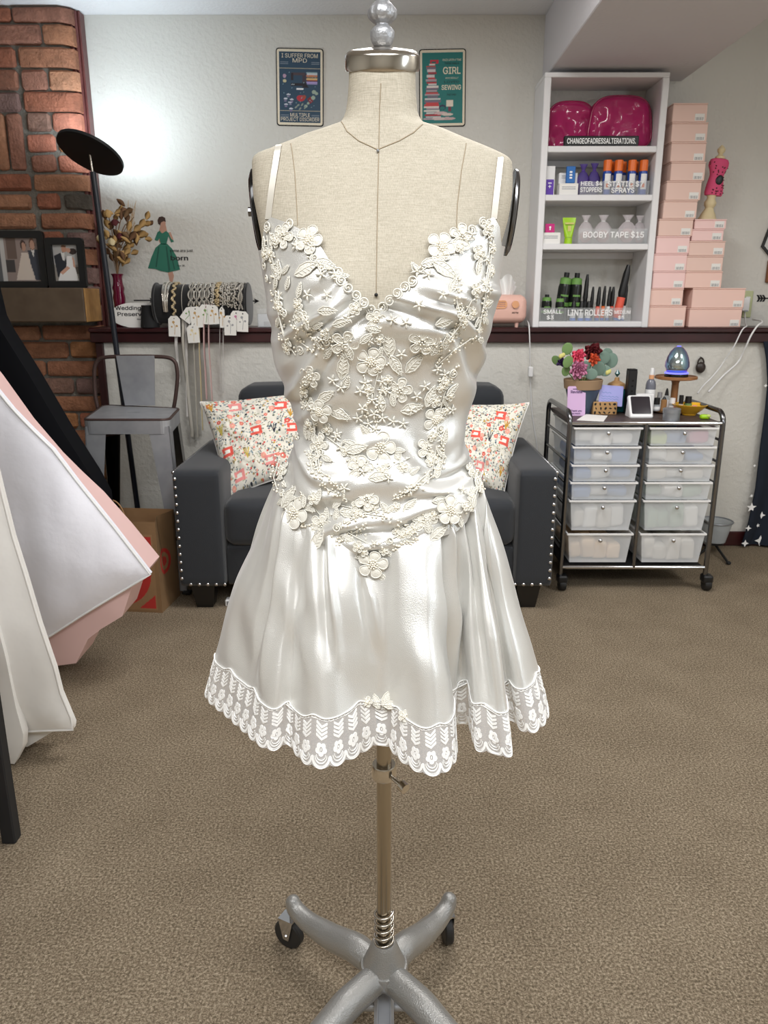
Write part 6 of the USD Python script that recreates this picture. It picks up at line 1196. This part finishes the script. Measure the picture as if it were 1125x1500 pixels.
for k in range(40):
    a = rng.uniform(-2.9, -.2); p = rng.uniform(238, 282); r = np.interp(p, [b[1] for b in bp[::-1]], [b[0] for b in bp[::-1]]) * .0030; ms.append(ellipsoid((bx_ + .006 + r * math.cos(a), fy + r * .62 * math.sin(a), zf(p)), (.0035, .0015, .0035), 1))
part(m_, 'flower_print', R5(cat(ms)), 'rose_dark', False, kind='stuff')
# ---- pink radio shaped tissue box
ry2 = 3.70; xa, xb, za, zb = pb(690, 431, 773.5, 473, ry2); t = thing('tissue_box', 'pink retro radio shaped tissue box with copper knob, on the ledge beside the dress', 'tissue box', ((xa + xb) / 2, ry2 + .06, LEDGE)); zl = LEDGE + .016
zb = at(735, 431, ry2)[2]
part(t, 'housing', rbox(xa, xb, ry2, ry2 + .13, zl, zb, .042), 'radio_pink', True)
for x in (xa + .05, xb - .045): part(t, 'foot', hull([(x + r * math.cos(a), ry2 + .035 + r * math.sin(a), z) for r, z in ((.008, LEDGE), (.011, zl + .008)) for a in np.arange(10) * .628]), 'radio_pink', 40)
o = at(743, 446, ry2); x2 = o[0]; gw = .085
part(t, 'grille', xz(ext(rrect(gw * 1.9, .038, .017).difference(ops.unary_union([rrect(gw * 1.7, .0042, .002, 0, q) for q in (-.009, 0, .009)])), .004), (x2 - gw * .95, ry2 + .001, o[2])), 'copper', False)
o = at(755, 446, ry2); part(t, 'knob', tube([(o[0], ry2 + .002, o[2]), (o[0], ry2 - .008, o[2])], .0165, 24), 'copper'); part(t, 'lettering', xz(text('AM FM', .008, w=.03, depth=.0006), (o[0], ry2 + .0002, o[2] - .037)), 'rust_metal', False)
u, w_ = np.meshgrid(np.linspace(-1, 1, 22), np.linspace(0, 1, 12), indexing='ij'); cx_ = at(742, 420, ry2)[0]; tq = np.stack([cx_ + u * .055 * (.45 + .55 * w_), ry2 + .06 + .016 * np.sin(u * 6 + w_ * 2) * (.3 + w_), zb - .01 + w_ * (.095 - .018 * np.abs(u) + .012 * np.sin(u * 5))], -1)
tt = thing('tissue', 'white tissue pulled up from the pink radio shaped box', 'tissue', (cx_, ry2 + .06, zb)); part(tt, 'sheet', T(tq.reshape(-1, 3), grid_faces(22, 12)), 'tissue', True); part(tt, 'inner_sheet', T((tq * [1, 1, 1] + [.006, .012, -.02]).reshape(-1, 3), grid_faces(22, 12)), 'tissue', True)
# ================================================================ ROLLING CART
CY0, CY1 = 3.08, 3.50
cx0, cx1 = at(824, 790, CY0)[0], at(1039, 790, CY0)[0]; ZT_ = at(945, 620, CY0)[2]; ZH_ = at(838, 604, CY0)[2]; xm_ = (cx0 + cx1) / 2
cart = thing('rolling_cart', 'chrome framed rolling cart with twelve frosted drawers against the wall', 'cart', (xm_, (CY0 + CY1) / 2, 0)); TR = .0105
def bend(x):
    r = .05; P = [(x, CY0, .07), (x, CY0, ZH_ - r)] + [(x, CY0 + r * (1 - math.cos(a)), ZH_ - r + r * math.sin(a)) for a in np.linspace(.2, math.pi / 2, 7)] + [(x, CY1 - r + r * math.sin(a), ZH_ - r + r * math.cos(a)) for a in np.linspace(0, math.pi / 2 - .2, 7)] + [(x, CY1, ZH_ - r), (x, CY1, .07)]; return P
for x in (cx0, cx1):
    part(cart, 'side_frame', tube(bend(x), TR, 12), 'chrome_dark', True)
    for z in np.linspace(.2, ZT_ - .07, 6): part(cart, 'drawer_rail', tube([(x, CY0, z), (x, CY1, z)], .006, 8), 'chrome_dark', True)
zbar = at(925, 831, CY0)[2]
for y in (CY0, CY1):
    part(cart, 'bottom_bar', tube([(cx0, y, zbar), (cx1, y, zbar)], .008, 10), 'chrome', True); part(cart, 'top_bar', tube([(cx0, y, ZT_), (cx1, y, ZT_)], .008, 10), 'chrome', True); part(cart, 'center_post', tube([(xm_, y, zbar), (xm_, y, ZT_)], .0085, 10), 'chrome_dark', True)
part(cart, 'top_board', cbox(cx0 + .012, cx1 - .012, CY0 + .010, CY1 - .01, ZT_ - .012, ZT_ + .006, .003), 'speckled_top', False); TOP = ZT_ + .006
part(cart, 'bottom_tray', cbox(cx0 + .012, cx1 - .012, CY0 + .012, CY1 - .012, zbar - .006, zbar + .004, .002), 'black_matte', False)
for x in (cx0, cx1):
    for y in (CY0, CY1):
        wm = lathe([(.0, -.014), (.026, -.014), (.029, -.008), (.029, .008), (.026, .014), (0, .014)], n=22); c_ = part(cart, 'caster', T(np.stack([x + wm.vertices[:, 2] + .010, y + wm.vertices[:, 0], .029 + wm.vertices[:, 1]], 1), wm.faces), 'rubber', 40); part(c_, 'caster_hood', rbox(x - .014, x + .03, y - .026, y + .026, .034, .072, .012), 'black', True)
rows_ = [(627, 653), (655, 680), (681.5, 705.5), (707, 732), (733.5, 777), (782, 824)]
cont = {(0, 0): ('bag_white', 'pale papers'), (0, 1): ('bag_lime', 'bright folded fabrics'), (1, 0): ('bag_blue', 'blue packet'), (1, 1): ('bag_white', 'pale packets'), (2, 0): ('bag_blue', 'blue and gray folds'), (2, 1): ('bag_cream', 'cream folds'), (3, 0): ('bag_blue', 'navy and white packets'), (3, 1): ('bag_sage', 'pale green folds'), (4, 0): ('bag_cream', 'white lace bundle'), (4, 1): ('bag_sage', 'white and green bundle'), (5, 0): ('bag_peach', 'cream fabric bundle'), (5, 1): ('bag_cream', 'white fabric bundle')}
ordn = ('first', 'second', 'third', 'fourth', 'fifth', 'bottom'); rng = random.Random(9)
for r, (ya, yb) in enumerate(rows_):
    z1, z0 = float(at(930, ya, CY0)[2]), float(at(930, yb, CY0)[2])
    for c in (0, 1):
        a, b = ((cx0 + .016, xm_ - .014), (xm_ + .014, cx1 - .016))[c]; tp = .012 if r < 4 else .020; y0, y1 = CY0 - .004, CY1 - .03
        q = []
        for (xa, xb, ya_, yb_, z) in ((a + .006, b - .006, y0, y1, z1), (a + tp, b - tp, y0 + .008, y1 - .01, z0)): q.append([(xa, ya_, z), (xb, ya_, z), (xb, yb_, z), (xa, yb_, z)])
        V = np.array(q[0] + q[1]); F = []
        for k in range(4): k2 = (k + 1) % 4; F += [[k, k + 4, k2 + 4], [k, k2 + 4, k2]]
        F += [[4, 6, 5], [4, 7, 6]]; dr = part(cart, 'drawer', T(V, F), 'frosted', False)
        rimm = ext(sbox(a, y0 - .005, b, y1 + .004).difference(sbox(a + .006, y0 + .002, b - .006, y1 - .003)), .007); part(dr, 'rim', move(rimm, (0, 0, z1 - .004)), 'white_plastic', False)
        kx, kz = (a + b) / 2, z1 - (.020 if r < 4 else .026); part(dr, 'knob', cat([tube([(kx, y0 + .002, kz), (kx, y0 - .008, kz)], .004, 8), ellipsoid((kx, y0 - .011, kz), (.0085, .006, .0085), 2)]), 'chrome', True)
        m, nm = cont[(r, c)]; t = thing('fabric_bundle', f'{nm} inside the {ordn[r]} {("left", "right")[c]} drawer of the cart', 'fabric', ((a + b) / 2, (y0 + y1) / 2, z0)); hh = (z1 - z0); n_ = 3 if r < 4 else 4
        for k in range(n_):
            w = (b - a - 2 * tp - .012) / n_; xa = a + tp + .006 + w * k - (.014 if k else 0); w += (.012 if k else 0); m2 = m if k % 2 == 0 else rng.choice(('bag_white', 'bag_cream', m)); m2 = 'bag_rose' if (r, c, k) == (0, 1, 2) else ('bag_blue' if (r, c, k) in ((0, 1, 1), (1, 1, 2), (3, 0, 2)) else m2)
            part(t, 'fold', soft_box(xa, xa + w * .97, y0 + .016 + rng.uniform(0, .03), y1 - .06, z0 + .002, z0 + hh * rng.uniform(.55, .86), min(.02, hh * .3), .003, 11, k + r * 3 + c, .03), m2, True)
# ================================================================ ON THE CART
def O(px, py): return on(px, py, TOP)
def ps(y): return (y * .9636 + (CAMZ - TOP) * .267) / FPX     # metres per pixel across, at depth y on the cart
# flower pot
py_ = 3.33; k = ps(py_); px_ = at(852, 590, py_)[0]; pot = thing('flower_pot', 'dark blue pail shaped flower pot with jute band, at the left of the cart top', 'flower pot', (px_, py_, TOP)); zr = at(852, 557, py_)[2]
part(pot, 'pot', move(lathe([(15 * k, TOP), (25 * k, zr - .03), (23.5 * k, zr - .03), (14 * k, TOP + .01)], n=36), (px_, py_, 0)), 'bucket_blue', 40); part(pot, 'jute_band', move(lathe([(24.5 * k, zr - .036), (26.5 * k, zr - .034), (28 * k, zr + .004), (27 * k, zr + .006), (25 * k, zr - .002)], n=36), (px_, py_, 0)), 'jute', 40); part(pot, 'soil', move(lathe([(25 * k, zr - .012)], n=24), (px_, py_, 0)), 'leaf_brown', 40)
fl = thing('artificial_flowers', 'bunch of pink, mauve and wine red cloth flowers with eucalyptus in the blue pot', 'flowers', (px_, py_, zr))
def bloom(px, py, r, m, y, seed, n=26):
    c = at(px, py, y); r = r * k; ms = []; rg = random.Random(seed)
    for i in range(n):
        q = (i + .5) / n; inc = math.radians(12 + 80 * q); az = i * 2.39996; ln = r * (.45 + .6 * q); p = dleaf_m(c, (math.cos(az) * math.sin(inc), -math.cos(inc) * .8 - .1, math.sin(az) * math.sin(inc) + .25 * math.cos(inc)), ln, ln * .33); ms.append(p)
    part(fl, 'flower', cat(ms), m, True); part(fl, 'stem', tube([c + [0, .01, 0], (px_ + (c[0] - px_) * .3, py_, zr - .01)], .0025, 5), 'leaf_green', True)
def dleaf_m(c, d, L_, w):
    d = np.asarray(d, float); d /= np.linalg.norm(d); s = np.cross(d, [.1, 1, .2]); s /= np.linalg.norm(s); n = np.cross(s, d); tq = np.linspace(0, 1, 6); P = np.array([c + d * L_ * q + n * .2 * L_ * math.sin(3 * q) for q in tq]); W = w * np.sin(math.pi * np.clip(tq * .9 + .06, 0, 1)) ** .7
    v = np.vstack([P - s * W[:, None], P + n * w * .3, P + s * W[:, None], P - n * .001]).reshape(4, 6, 3); return T(v.reshape(-1, 3), grid_faces(4, 6, True))
bloom(847, 522, 12, 'petal_pink', 3.31, 1); bloom(868, 516, 15, 'petal_wine', 3.33, 2); bloom(870, 526, 10, 'petal_rust', 3.28, 3, 16); bloom(847, 542, 14, 'petal_mauve', 3.26, 4, 30); bloom(822, 531, 8, 'petal_purple', 3.33, 5, 14)
def broad(px, py, w, h, r, m, y):
    c = at(px, py, y); q = ellipsoid((0, 0, 0), (w * k, .0025, h * k), 2); q = rot(q, (0, 0, 1), (px * 7) % 50 - 25); q = rot(q, (0, 1, 0), r); part(fl, 'leaf', move(q, c), m, True); part(fl, 'stem', tube([c, ((c[0] + px_) / 2, y + .01, (c[2] + zr) / 2), (px_, py_, zr - .01)], .0018, 5), 'leaf_green', True)
for a in ((831, 511, 7.5, 9, 20, 'leaf_green', 3.32), (832, 530, 7, 9, 25, 'leaf_green', 3.28), (829, 543, 6, 8, 10, 'leaf_green', 3.30), (815, 528, 6, 8, -40, 'leaf_green', 3.35), (883, 524, 11, 10, 0, 'eucalyptus', 3.34), (896, 528, 9, 11, 0, 'eucalyptus', 3.36), (877, 540, 12, 10, 30, 'eucalyptus', 3.30), (866, 548, 9, 8, 0, 'eucalyptus', 3.28), (886, 543, 9, 8, 20, 'eucalyptus', 3.31), (890, 517, 8, 7, 30, 'eucalyptus', 3.37), (858, 536, 7, 7, 0, 'eucalyptus', 3.30)): broad(*a)
part(fl, 'bud', cat([ellipsoid(at(821 + 2.2 * q, 522 - q, 3.30), (.008, .006, .010), 1) for q in range(3)]), 'bud_yellow', True); part(fl, 'bud', cat([ellipsoid(at(889 + 2.2 * q, 546 - q, 3.27), (.006, .006, .010), 1) for q in range(3)]), 'bud_yellow', True)
# lilac card
p = O(844, 609); y = p[1]; x0, x1, _, z1 = pb(832, 566, 858.5, 609, y); t = thing('card_stand', 'lilac printed card standing in front of the blue flower pot', 'card', (p[0], y, TOP)); cx_, hh = (x0 + x1) / 2, z1 - TOP
Rk = lambda m: rot(m, (1, 0, 0), -9, (cx_, y, TOP)); part(t, 'card', Rk(xz(ext(rrect(x1 - x0, hh, .008), .003), (cx_, y + .003, TOP + hh / 2))), 'lilac_card', False)
for s, f, h, w in (('scan to', .91, .007, .42), ('Review', .81, .012, .66), ('Thank you', .17, .007, .62), ('so much', .08, .007, .45)): part(t, 'lettering', Rk(xz(text(s, h, w=w * (x1 - x0), depth=.0006), (cx_, y - .0001, TOP + hh * f))), 'petal_purple', False)
p = O(844, 611); part(t, 'easel_leg', cbox(cx_ - .012, cx_ + .012, y + .03, y + .034, TOP, TOP + .06, .001), 'lilac_card', False)
# leopard box with card, teal bottle, black carton, sprayer
p = O(885, 607.5); y = p[1]; x0, x1, _, z1 = pb(869, 589, 904, 607, y); t = thing('card_holder', 'tan leopard spotted card holder on the cart top', 'box', ((x0 + x1) / 2, y + .03, TOP)); hh = z1 - TOP
part(t, 'holder', cbox(x0, x1, y, y + .055, TOP, TOP + hh, .002), 'gold_foil', False); rng = random.Random(6); sp = []
for i in range(5):
    for j in range(3): sp.append(affinity.rotate(affinity.scale(Point(x0 + (x1 - x0) * (i + .5 + .2 * (j % 2) - .1) / 5, TOP + hh * (j + .5) / 3).buffer(.0062, 5), rng.uniform(.7, 1.2), rng.uniform(.4, .8)), rng.uniform(0, 180)))
part(t, 'spots', xz(ext(ops.unary_union(sp), .0006), (0, y - .0001, 0)), 'black', False, kind='stuff')
x0, x1, z0, z1 = pb(877, 569, 912, 592, y + .02); c = ((x0 + x1) / 2, y + .03, TOP + hh); t = thing('note_card', 'periwinkle blue note card leaning in the leopard spotted holder', 'card', c); Rk = lambda m: rot(rot(m, (1, 0, 0), -12, c), (0, 1, 0), 4, c)
part(t, 'card', Rk(xz(ext(rrect(x1 - x0, z1 - z0 + .02, .004), .0015), (c[0], c[1] - .012, (z0 + z1) / 2))), 'periwinkle', False); part(t, 'writing', Rk(xz(ext(ops.unary_union([LineString([(-.04 + .008 * i, q + .0022 * (-1) ** i) for i in range(n_)]).buffer(.0007) for q, n_ in ((.012, 6), (-.004, 10), (-.014, 10), (-.024, 9))]), .0004), (c[0], c[1] - .0136, (z0 + z1) / 2))), 'bag_blue', False)
y = 3.36; xx = at(901, 590, y)[0]; k2 = ps(y); zs1 = at(901, 565, y)[2]; t = thing('perfume_bottle', 'teal glass bottle with gold foil shoulder and jewel stopper, behind the note card', 'bottle', (xx, y, TOP))
part(t, 'bottle_body', rbox(xx - 17 * k2, xx + 17 * k2, y - .03, y + .03, TOP, zs1, .012), 'teal_glass', True); part(t, 'gold_foil', move(lathe([(14 * k2, zs1 - .010), (12 * k2, zs1 + .010), (4 * k2, zs1 + .022), (3 * k2, zs1 + .036)], n=24), (xx, y, 0)), 'gold_foil', 40); zq = zs1 + .036
part(t, 'stopper', hull([(xx + 4.2 * k2 * math.cos(a), y + 4.2 * k2 * math.sin(a), zq + .016) for a in np.arange(8) * .785] + [(xx, y, zq), (xx, y, zq + .036)]), 'teal_glass', False)
y = 3.28; x0, x1, _, z1 = pb(919.5, 541, 932, 603, y); t = thing('tall_carton', 'tall slim black carton behind the white card reader', 'box', ((x0 + x1) / 2, y, TOP)); part(t, 'carton', cbox(x0, x1, y, y + .04, TOP, z1 - .005, .002), 'black', False); part(t, 'print', xz(ext(ops.unary_union([sbox(-.004, q, .004, q + .006) for q in np.arange(.03, .15, .022)]), .0004), ((x0 + x1) / 2, y - .0001, TOP)), 'black_gloss', False); part(t, 'carton_top', cbox(x0 + .001, x1 - .001, y + .001, y + .039, z1 - .005, z1, .001), 'black_matte', False)
y = 3.34; xx = at(951, 590, y)[0]; k2 = ps(y); zc = lambda py: float(at(951, py, y)[2])
t = thing('spray_bottle', 'clear spray bottle with gray liquid and white pump beside the cake stand', 'bottle', (xx, y, TOP)); r = 7.2 * k2
part(t, 'bottle_body', move(lathe([(r, TOP), (r, zc(564)), (r * .85, zc(559)), (r * .45, zc(555))], n=26), (xx, y, 0)), 'gray_fluid', 40); part(t, 'label', move(lathe([(r + .0007, TOP + .012), (r + .0007, zc(570))], n=26, cap=False), (xx, y, 0)), 'white_plastic', 40); part(t, 'collar', move(lathe([(r * .5, zc(555)), (r * .5, zc(549))], n=20), (xx, y, 0)), 'copper', 40); part(t, 'pump', move(lathe([(r * .48, zc(549)), (r * .40, zc(540)), (r * .28, zc(539))], n=20), (xx, y, 0)), 'white_plastic', 40)
# card reader
p = O(940, 613); y = p[1]; x0, x1, _, z1 = pb(922, 586, 957, 612, y + .02); c = ((x0 + x1) / 2, y, TOP); t = thing('card_reader', 'white square payment terminal with dark screen at the front of the cart top', 'payment terminal', c); w = (x1 - x0); Rk = lambda m: rot(m, (1, 0, 0), -32, c)
hS = .108; part(t, 'terminal', Rk(rbox(x0, x1, y - .001, y + .022, TOP + .003, TOP + hS, .010)), 'white_plastic', True); part(t, 'screen', Rk(xz(ext(rrect(w * .80, hS * .72, .005), .002), (c[0], y - .0006, TOP + hS * .55))), 'screen', False); part(t, 'dock', hull([(xx_, yy_, zz_) for xx_ in (x0 + .006, x1 - .006) for yy_, zz_ in ((y + .03, TOP), (y + .09, TOP), (y + .075, TOP + .07), (y + .068, TOP + .07))]), 'white_plastic', False)
x0, x1, _, z1 = pb(930, 577, 957, 600, y + .12); single('white_carton', 'small white carton behind the payment terminal', 'box', cbox(x0, x1, y + .11, y + .15, TOP, z1, .003), 'white_plastic', False)
# flat white card, grey tin, bowl, lime clip
q = [O(a, b) for a, b in ((845, 616), (884, 618), (890, 610), (858, 607.5))]; single('paper_slip', 'blank white paper slip lying flat at the front left of the cart top', 'paper', hull([v + np.array([0, 0, e]) for v in q for e in (.0005, .003)]), 'paper', False)
p = O(987, 617); y = p[1] + .033; k2 = ps(y); r = 12 * k2; zt_ = at(987, 598, y)[2]; t = thing('round_tin', 'round gray metal tin in front of the yellow bowl', 'tin', (p[0], y, TOP)); part(t, 'tin_body', move(lathe([(r, TOP), (r, TOP + (zt_ - TOP) * .62)], n=32), (p[0], y, 0)), 'tin_gray', 40); part(t, 'lid', move(lathe([(r + .0015, TOP + (zt_ - TOP) * .62), (r + .0015, zt_ - .002), (r - .001, zt_)], n=32), (p[0], y, 0)), 'tin_gray', 40)
y = 3.27; xx = at(1010, 600, y)[0]; k2 = ps(y); R = 25 * k2; zt_ = at(1010, 592, y)[2]; bh = zt_ - TOP; t = thing('yellow_bowl', 'shallow yellow bowl at the right of the cart top', 'bowl', (xx, y, TOP)); part(t, 'bowl', move(lathe([(R * .36, TOP), (R * .38, TOP + bh * .12), (R * .62, TOP + bh * .4), (R * .9, TOP + bh * .8), (R, zt_), (R * .95, zt_ + .001), (R * .84, TOP + bh * .78), (R * .5, TOP + bh * .35), (0, TOP + bh * .25)], n=44), (xx, y, 0)), 'yellow_bowl', 40); part(t, 'base_ring', move(lathe([(R * .37, TOP), (R * .40, TOP + .004), (R * .36, TOP + .008)], n=30, cap=False), (xx, y, 0)), 'yellow_bowl', 40)
t = thing('candy', 'small coral sweets heaped inside the yellow bowl', 'sweets', (xx, y, TOP + bh * .5)); rng = random.Random(3)
for i in range(7): part(t, 'sweet', ellipsoid((xx - .02 + rng.uniform(-.04, .04), y + rng.uniform(-.03, .03), TOP + bh * (.62 + .05 * (i % 3))), (.015, .012, .009), 1), ('coral', 'petal_rust', 'bag_rose')[i % 3], True)
p = O(1032, 614); t = thing('lime_clip', 'small lime green and white clip at the front right of the cart top', 'clip', p); part(t, 'body', move(rbox(-.020, .020, -.012, .012, .0, .020, .009), p), 'lime', True); part(t, 'tip', move(ellipsoid((.012, -.008, .014), (.009, .007, .007), 2), p), 'bag_lime', True)
# cake stand, egg lamp, little bottles
y = 3.36; xx = at(988, 575, y)[0]; k2 = ps(y); zd = at(988, 551, y)[2]; st = thing('cake_stand', 'two tier round acacia wood stand on the cart top', 'stand', (xx, y, TOP))
part(st, 'lower_tier', move(lathe([(27 * k2, TOP), (31 * k2, TOP + .006), (31 * k2, TOP + .016), (29.5 * k2, TOP + .018), (29 * k2, TOP + .013)], n=48), (xx, y, 0)), 'acacia', 40); part(st, 'post', move(lathe([(6.5 * k2, TOP + .013), (5 * k2, TOP + .03), (5 * k2, zd - .03), (7 * k2, zd - .012)], n=24), (xx, y, 0)), 'acacia', 40); part(st, 'upper_tier', move(lathe([(24 * k2, zd - .014), (29.5 * k2, zd - .010), (29.5 * k2, zd), (28 * k2, zd + .002), (27.5 * k2, zd - .002)], n=48), (xx, y, 0)), 'acacia', 40)
zd -= .002; t = thing('egg_lamp', 'iridescent egg shaped lamp with blue glowing ring on the wooden stand', 'lamp', (xx, y, zd)); e0 = zd + .020
part(t, 'base', move(lathe([(16.5 * k2, zd), (16.5 * k2, zd + .010), (16 * k2, zd + .013)], n=36), (xx, y, 0)), 'black_gloss', 40); part(t, 'glow_ring', move(lathe([(16.3 * k2, zd + .0132), (16.3 * k2, zd + .0195)], n=36), (xx, y, 0)), 'blue_glow', 40)
part(t, 'egg', move(lathe([(14 * k2, e0), (15 * k2, e0 + .012), (17 * k2, e0 + .024), (16.6 * k2, e0 + .042), (14.5 * k2, e0 + .064), (11 * k2, e0 + .086), (6.5 * k2, e0 + .102), (3 * k2, e0 + .108)], n=44), (xx, y, 0)), 'iridescent', True); part(t, 'tip_glow', move(lathe([(3.2 * k2, e0 + .1075), (3 * k2, e0 + .1105)], n=20), (xx, y, 0)), 'blue_glow', 40)
TL_ = TOP + .0135
for px, dy, w, h, m, capm, ch, lab in ((962.5, -.055, 5.2, 20, 'clear_bottle', 'black', 10, 'small jar with black cap at the left of the lower tier'), (973, -.06, 4.2, 22, 'amber', 'black', 4, 'amber dropper bottle second on the lower tier'), (985.5, -.065, 4.6, 20, 'clear_bottle', 'white_plastic', 8, 'small bottle with white cap in front of the post'), (998, -.055, 3.8, 24, 'clear_bottle', 'black', 13, 'slim bottle with tall black cap right of the post'), (1008.5, -.03, 5.4, 21, 'leaf_green', 'black', 10, 'dark green bottle with black cap at the right of the lower tier'), (966, .0, 4, 26, 'clear_bottle', 'tape_label', 8, 'clear gray capped bottle at the back left of the lower tier'), (976, .01, 4.2, 32, 'clear_bottle', 'black', 11, 'tallest dropper bottle with pointed black cap at the back')):
    x = at(px, 585, y + dy)[0]; r = w * k2; hb = h * .00275
    cap = [(r * .86, hb - ch * .00275), (r * .8, hb)] if 'pointed' not in lab and 'dropper' not in lab else [(r * .7, hb - ch * .00275), (r * .45, hb - ch * .001), (r * .2, hb)]
    bottle('small_bottle', lab, x, y + dy, TL_, [(r, 0), (r, hb - ch * .00275 - .004), (r * .6, hb - ch * .00275)], m, cap, capm, (.006, (hb - ch * .00275) * .7, r) if m == 'clear_bottle' else None)
# ================================================================ ODDS AND ENDS
# pail and black tripod behind the cart
y = 3.60; xx = at(1048, 775, y)[0]; zt_, zb_ = at(1048, 763, y)[2], at(1048, 792, y)[2]; t = thing('plastic_pail', 'translucent gray pail behind the right side of the cart', 'pail', (xx, y, zb_))
part(t, 'pail_body', move(lathe([(.052, zb_), (.075, zt_), (.072, zt_), (.049, zb_ + .004)], n=32), (xx, y, 0)), 'clear_bottle', 40); part(t, 'rim', move(tube([(.0755 * math.cos(a), .0755 * math.sin(a), zt_) for a in np.linspace(0, 6.283, 30, endpoint=False)], .004, 6, True), (xx, y, 0)), 'tin_gray', True)
t2 = thing('folding_stand', 'black folding tripod stand holding the gray pail', 'stand', (xx, y, 0)); part(t2, 'top_plate', move(lathe([(.045, zb_ - .012), (.045, zb_ - .0005)], n=24), (xx, y, 0)), 'black', 40)
for e in (on(1067, 827, 0), on(1022, 815, 0) + np.array([0, .0, 0]), np.array([xx, y + .07, 0])):
    part(t2, 'leg', tube([(xx, y, zb_ - .01), (e[0], e[1], .006)], .006, 8), 'black'); part(t2, 'foot', ellipsoid((e[0], e[1], .008), (.012, .012, .008), 1), 'rubber', True)
# starry dark cloth
y0 = YL - .025; P_ = [(1117, 500), (1121, 525), (1123, 560), (1119, 600), (1112, 650), (1104, 715), (1093, 765), (1083, 797)]; L_ = np.array([at(a, b, y0) for a, b in P_]); nz_ = 40; zz2 = np.linspace(L_[0][2], L_[-1][2] , nz_); zz2[-1] = max(zz2[-1], .012); xl_ = np.interp(-zz2, -L_[:, 2], L_[:, 0]); U_ = np.linspace(0, 1, 60)
G = np.array([[(xl_[j] + (.62 - .1 * j / nz_) * u, y0 - .014 - .012 * math.sin(u * 26 + j * .03) * (.3 + j / nz_), zz2[j]) for j in range(nz_)] for u in U_])
t = thing('starry_cloth', 'dark navy cloth with white stars hanging from the ledge at the right edge', 'cloth', (L_[-1][0] + .2, y0, 0)); V = np.vstack([G.reshape(-1, 3), (G + [0, .008, 0]).reshape(-1, 3)]); gf = grid_faces(60, nz_); part(t, 'cloth', T(V, np.vstack([gf[:, ::-1], gf + 60 * nz_])), 'navy_cloth', True)
def starp(r, n, q=.42): return Polygon([(r * (1 if i % 2 == 0 else q) * math.sin(i * math.pi / n), r * (1 if i % 2 == 0 else q) * math.cos(i * math.pi / n)) for i in range(2 * n)])
def cy_(x, z):
    j = int(np.argmin(np.abs(zz2 - z))); u = np.clip((x - xl_[j]) / (.62 - .1 * j / nz_), 0, 1); return y0 - .014 - .012 * math.sin(u * 26 + j * .03) * (.3 + j / nz_)
rng = random.Random(14); spots = [(1100, 743, 8, 5), (1118, 756, 6, 4), (1095, 773, 5, 4), (1112, 771, 3.5, 6), (1115, 793, 9, 4), (1090, 795, 6, 4), (1100, 726, 3, 6), (1122, 565, 3, 4), (1105, 682, 2.5, 4)] + [(rng.uniform(1130, 1260), rng.uniform(520, 790), rng.uniform(3, 8), rng.choice((4, 5))) for _ in range(26)]
for a, b, r, n in spots:
    p = at(a, b, y0 - .02); yy = cy_(p[0], p[2]); m = ext(starp(r * .0031, n), .0012)
    part(t, 'star', xz(m, (p[0], yy - .0012, p[2])), 'white_text', False)
# little plug adapter on the carpet under the loveseat
p = on(338, 889, 0); t = thing('plug_adapter', 'small white plug adapter on the carpet under the left of the loveseat', 'adapter', p); part(t, 'body', cbox(p[0] - .022, p[0] + .022, p[1], p[1] + .035, 0, .030, .004), 'white_plastic'); part(t, 'socket_face', cbox(p[0] - .015, p[0] + .015, p[1] - .0015, p[1] + .001, .006, .024, .001), 'tin_gray')
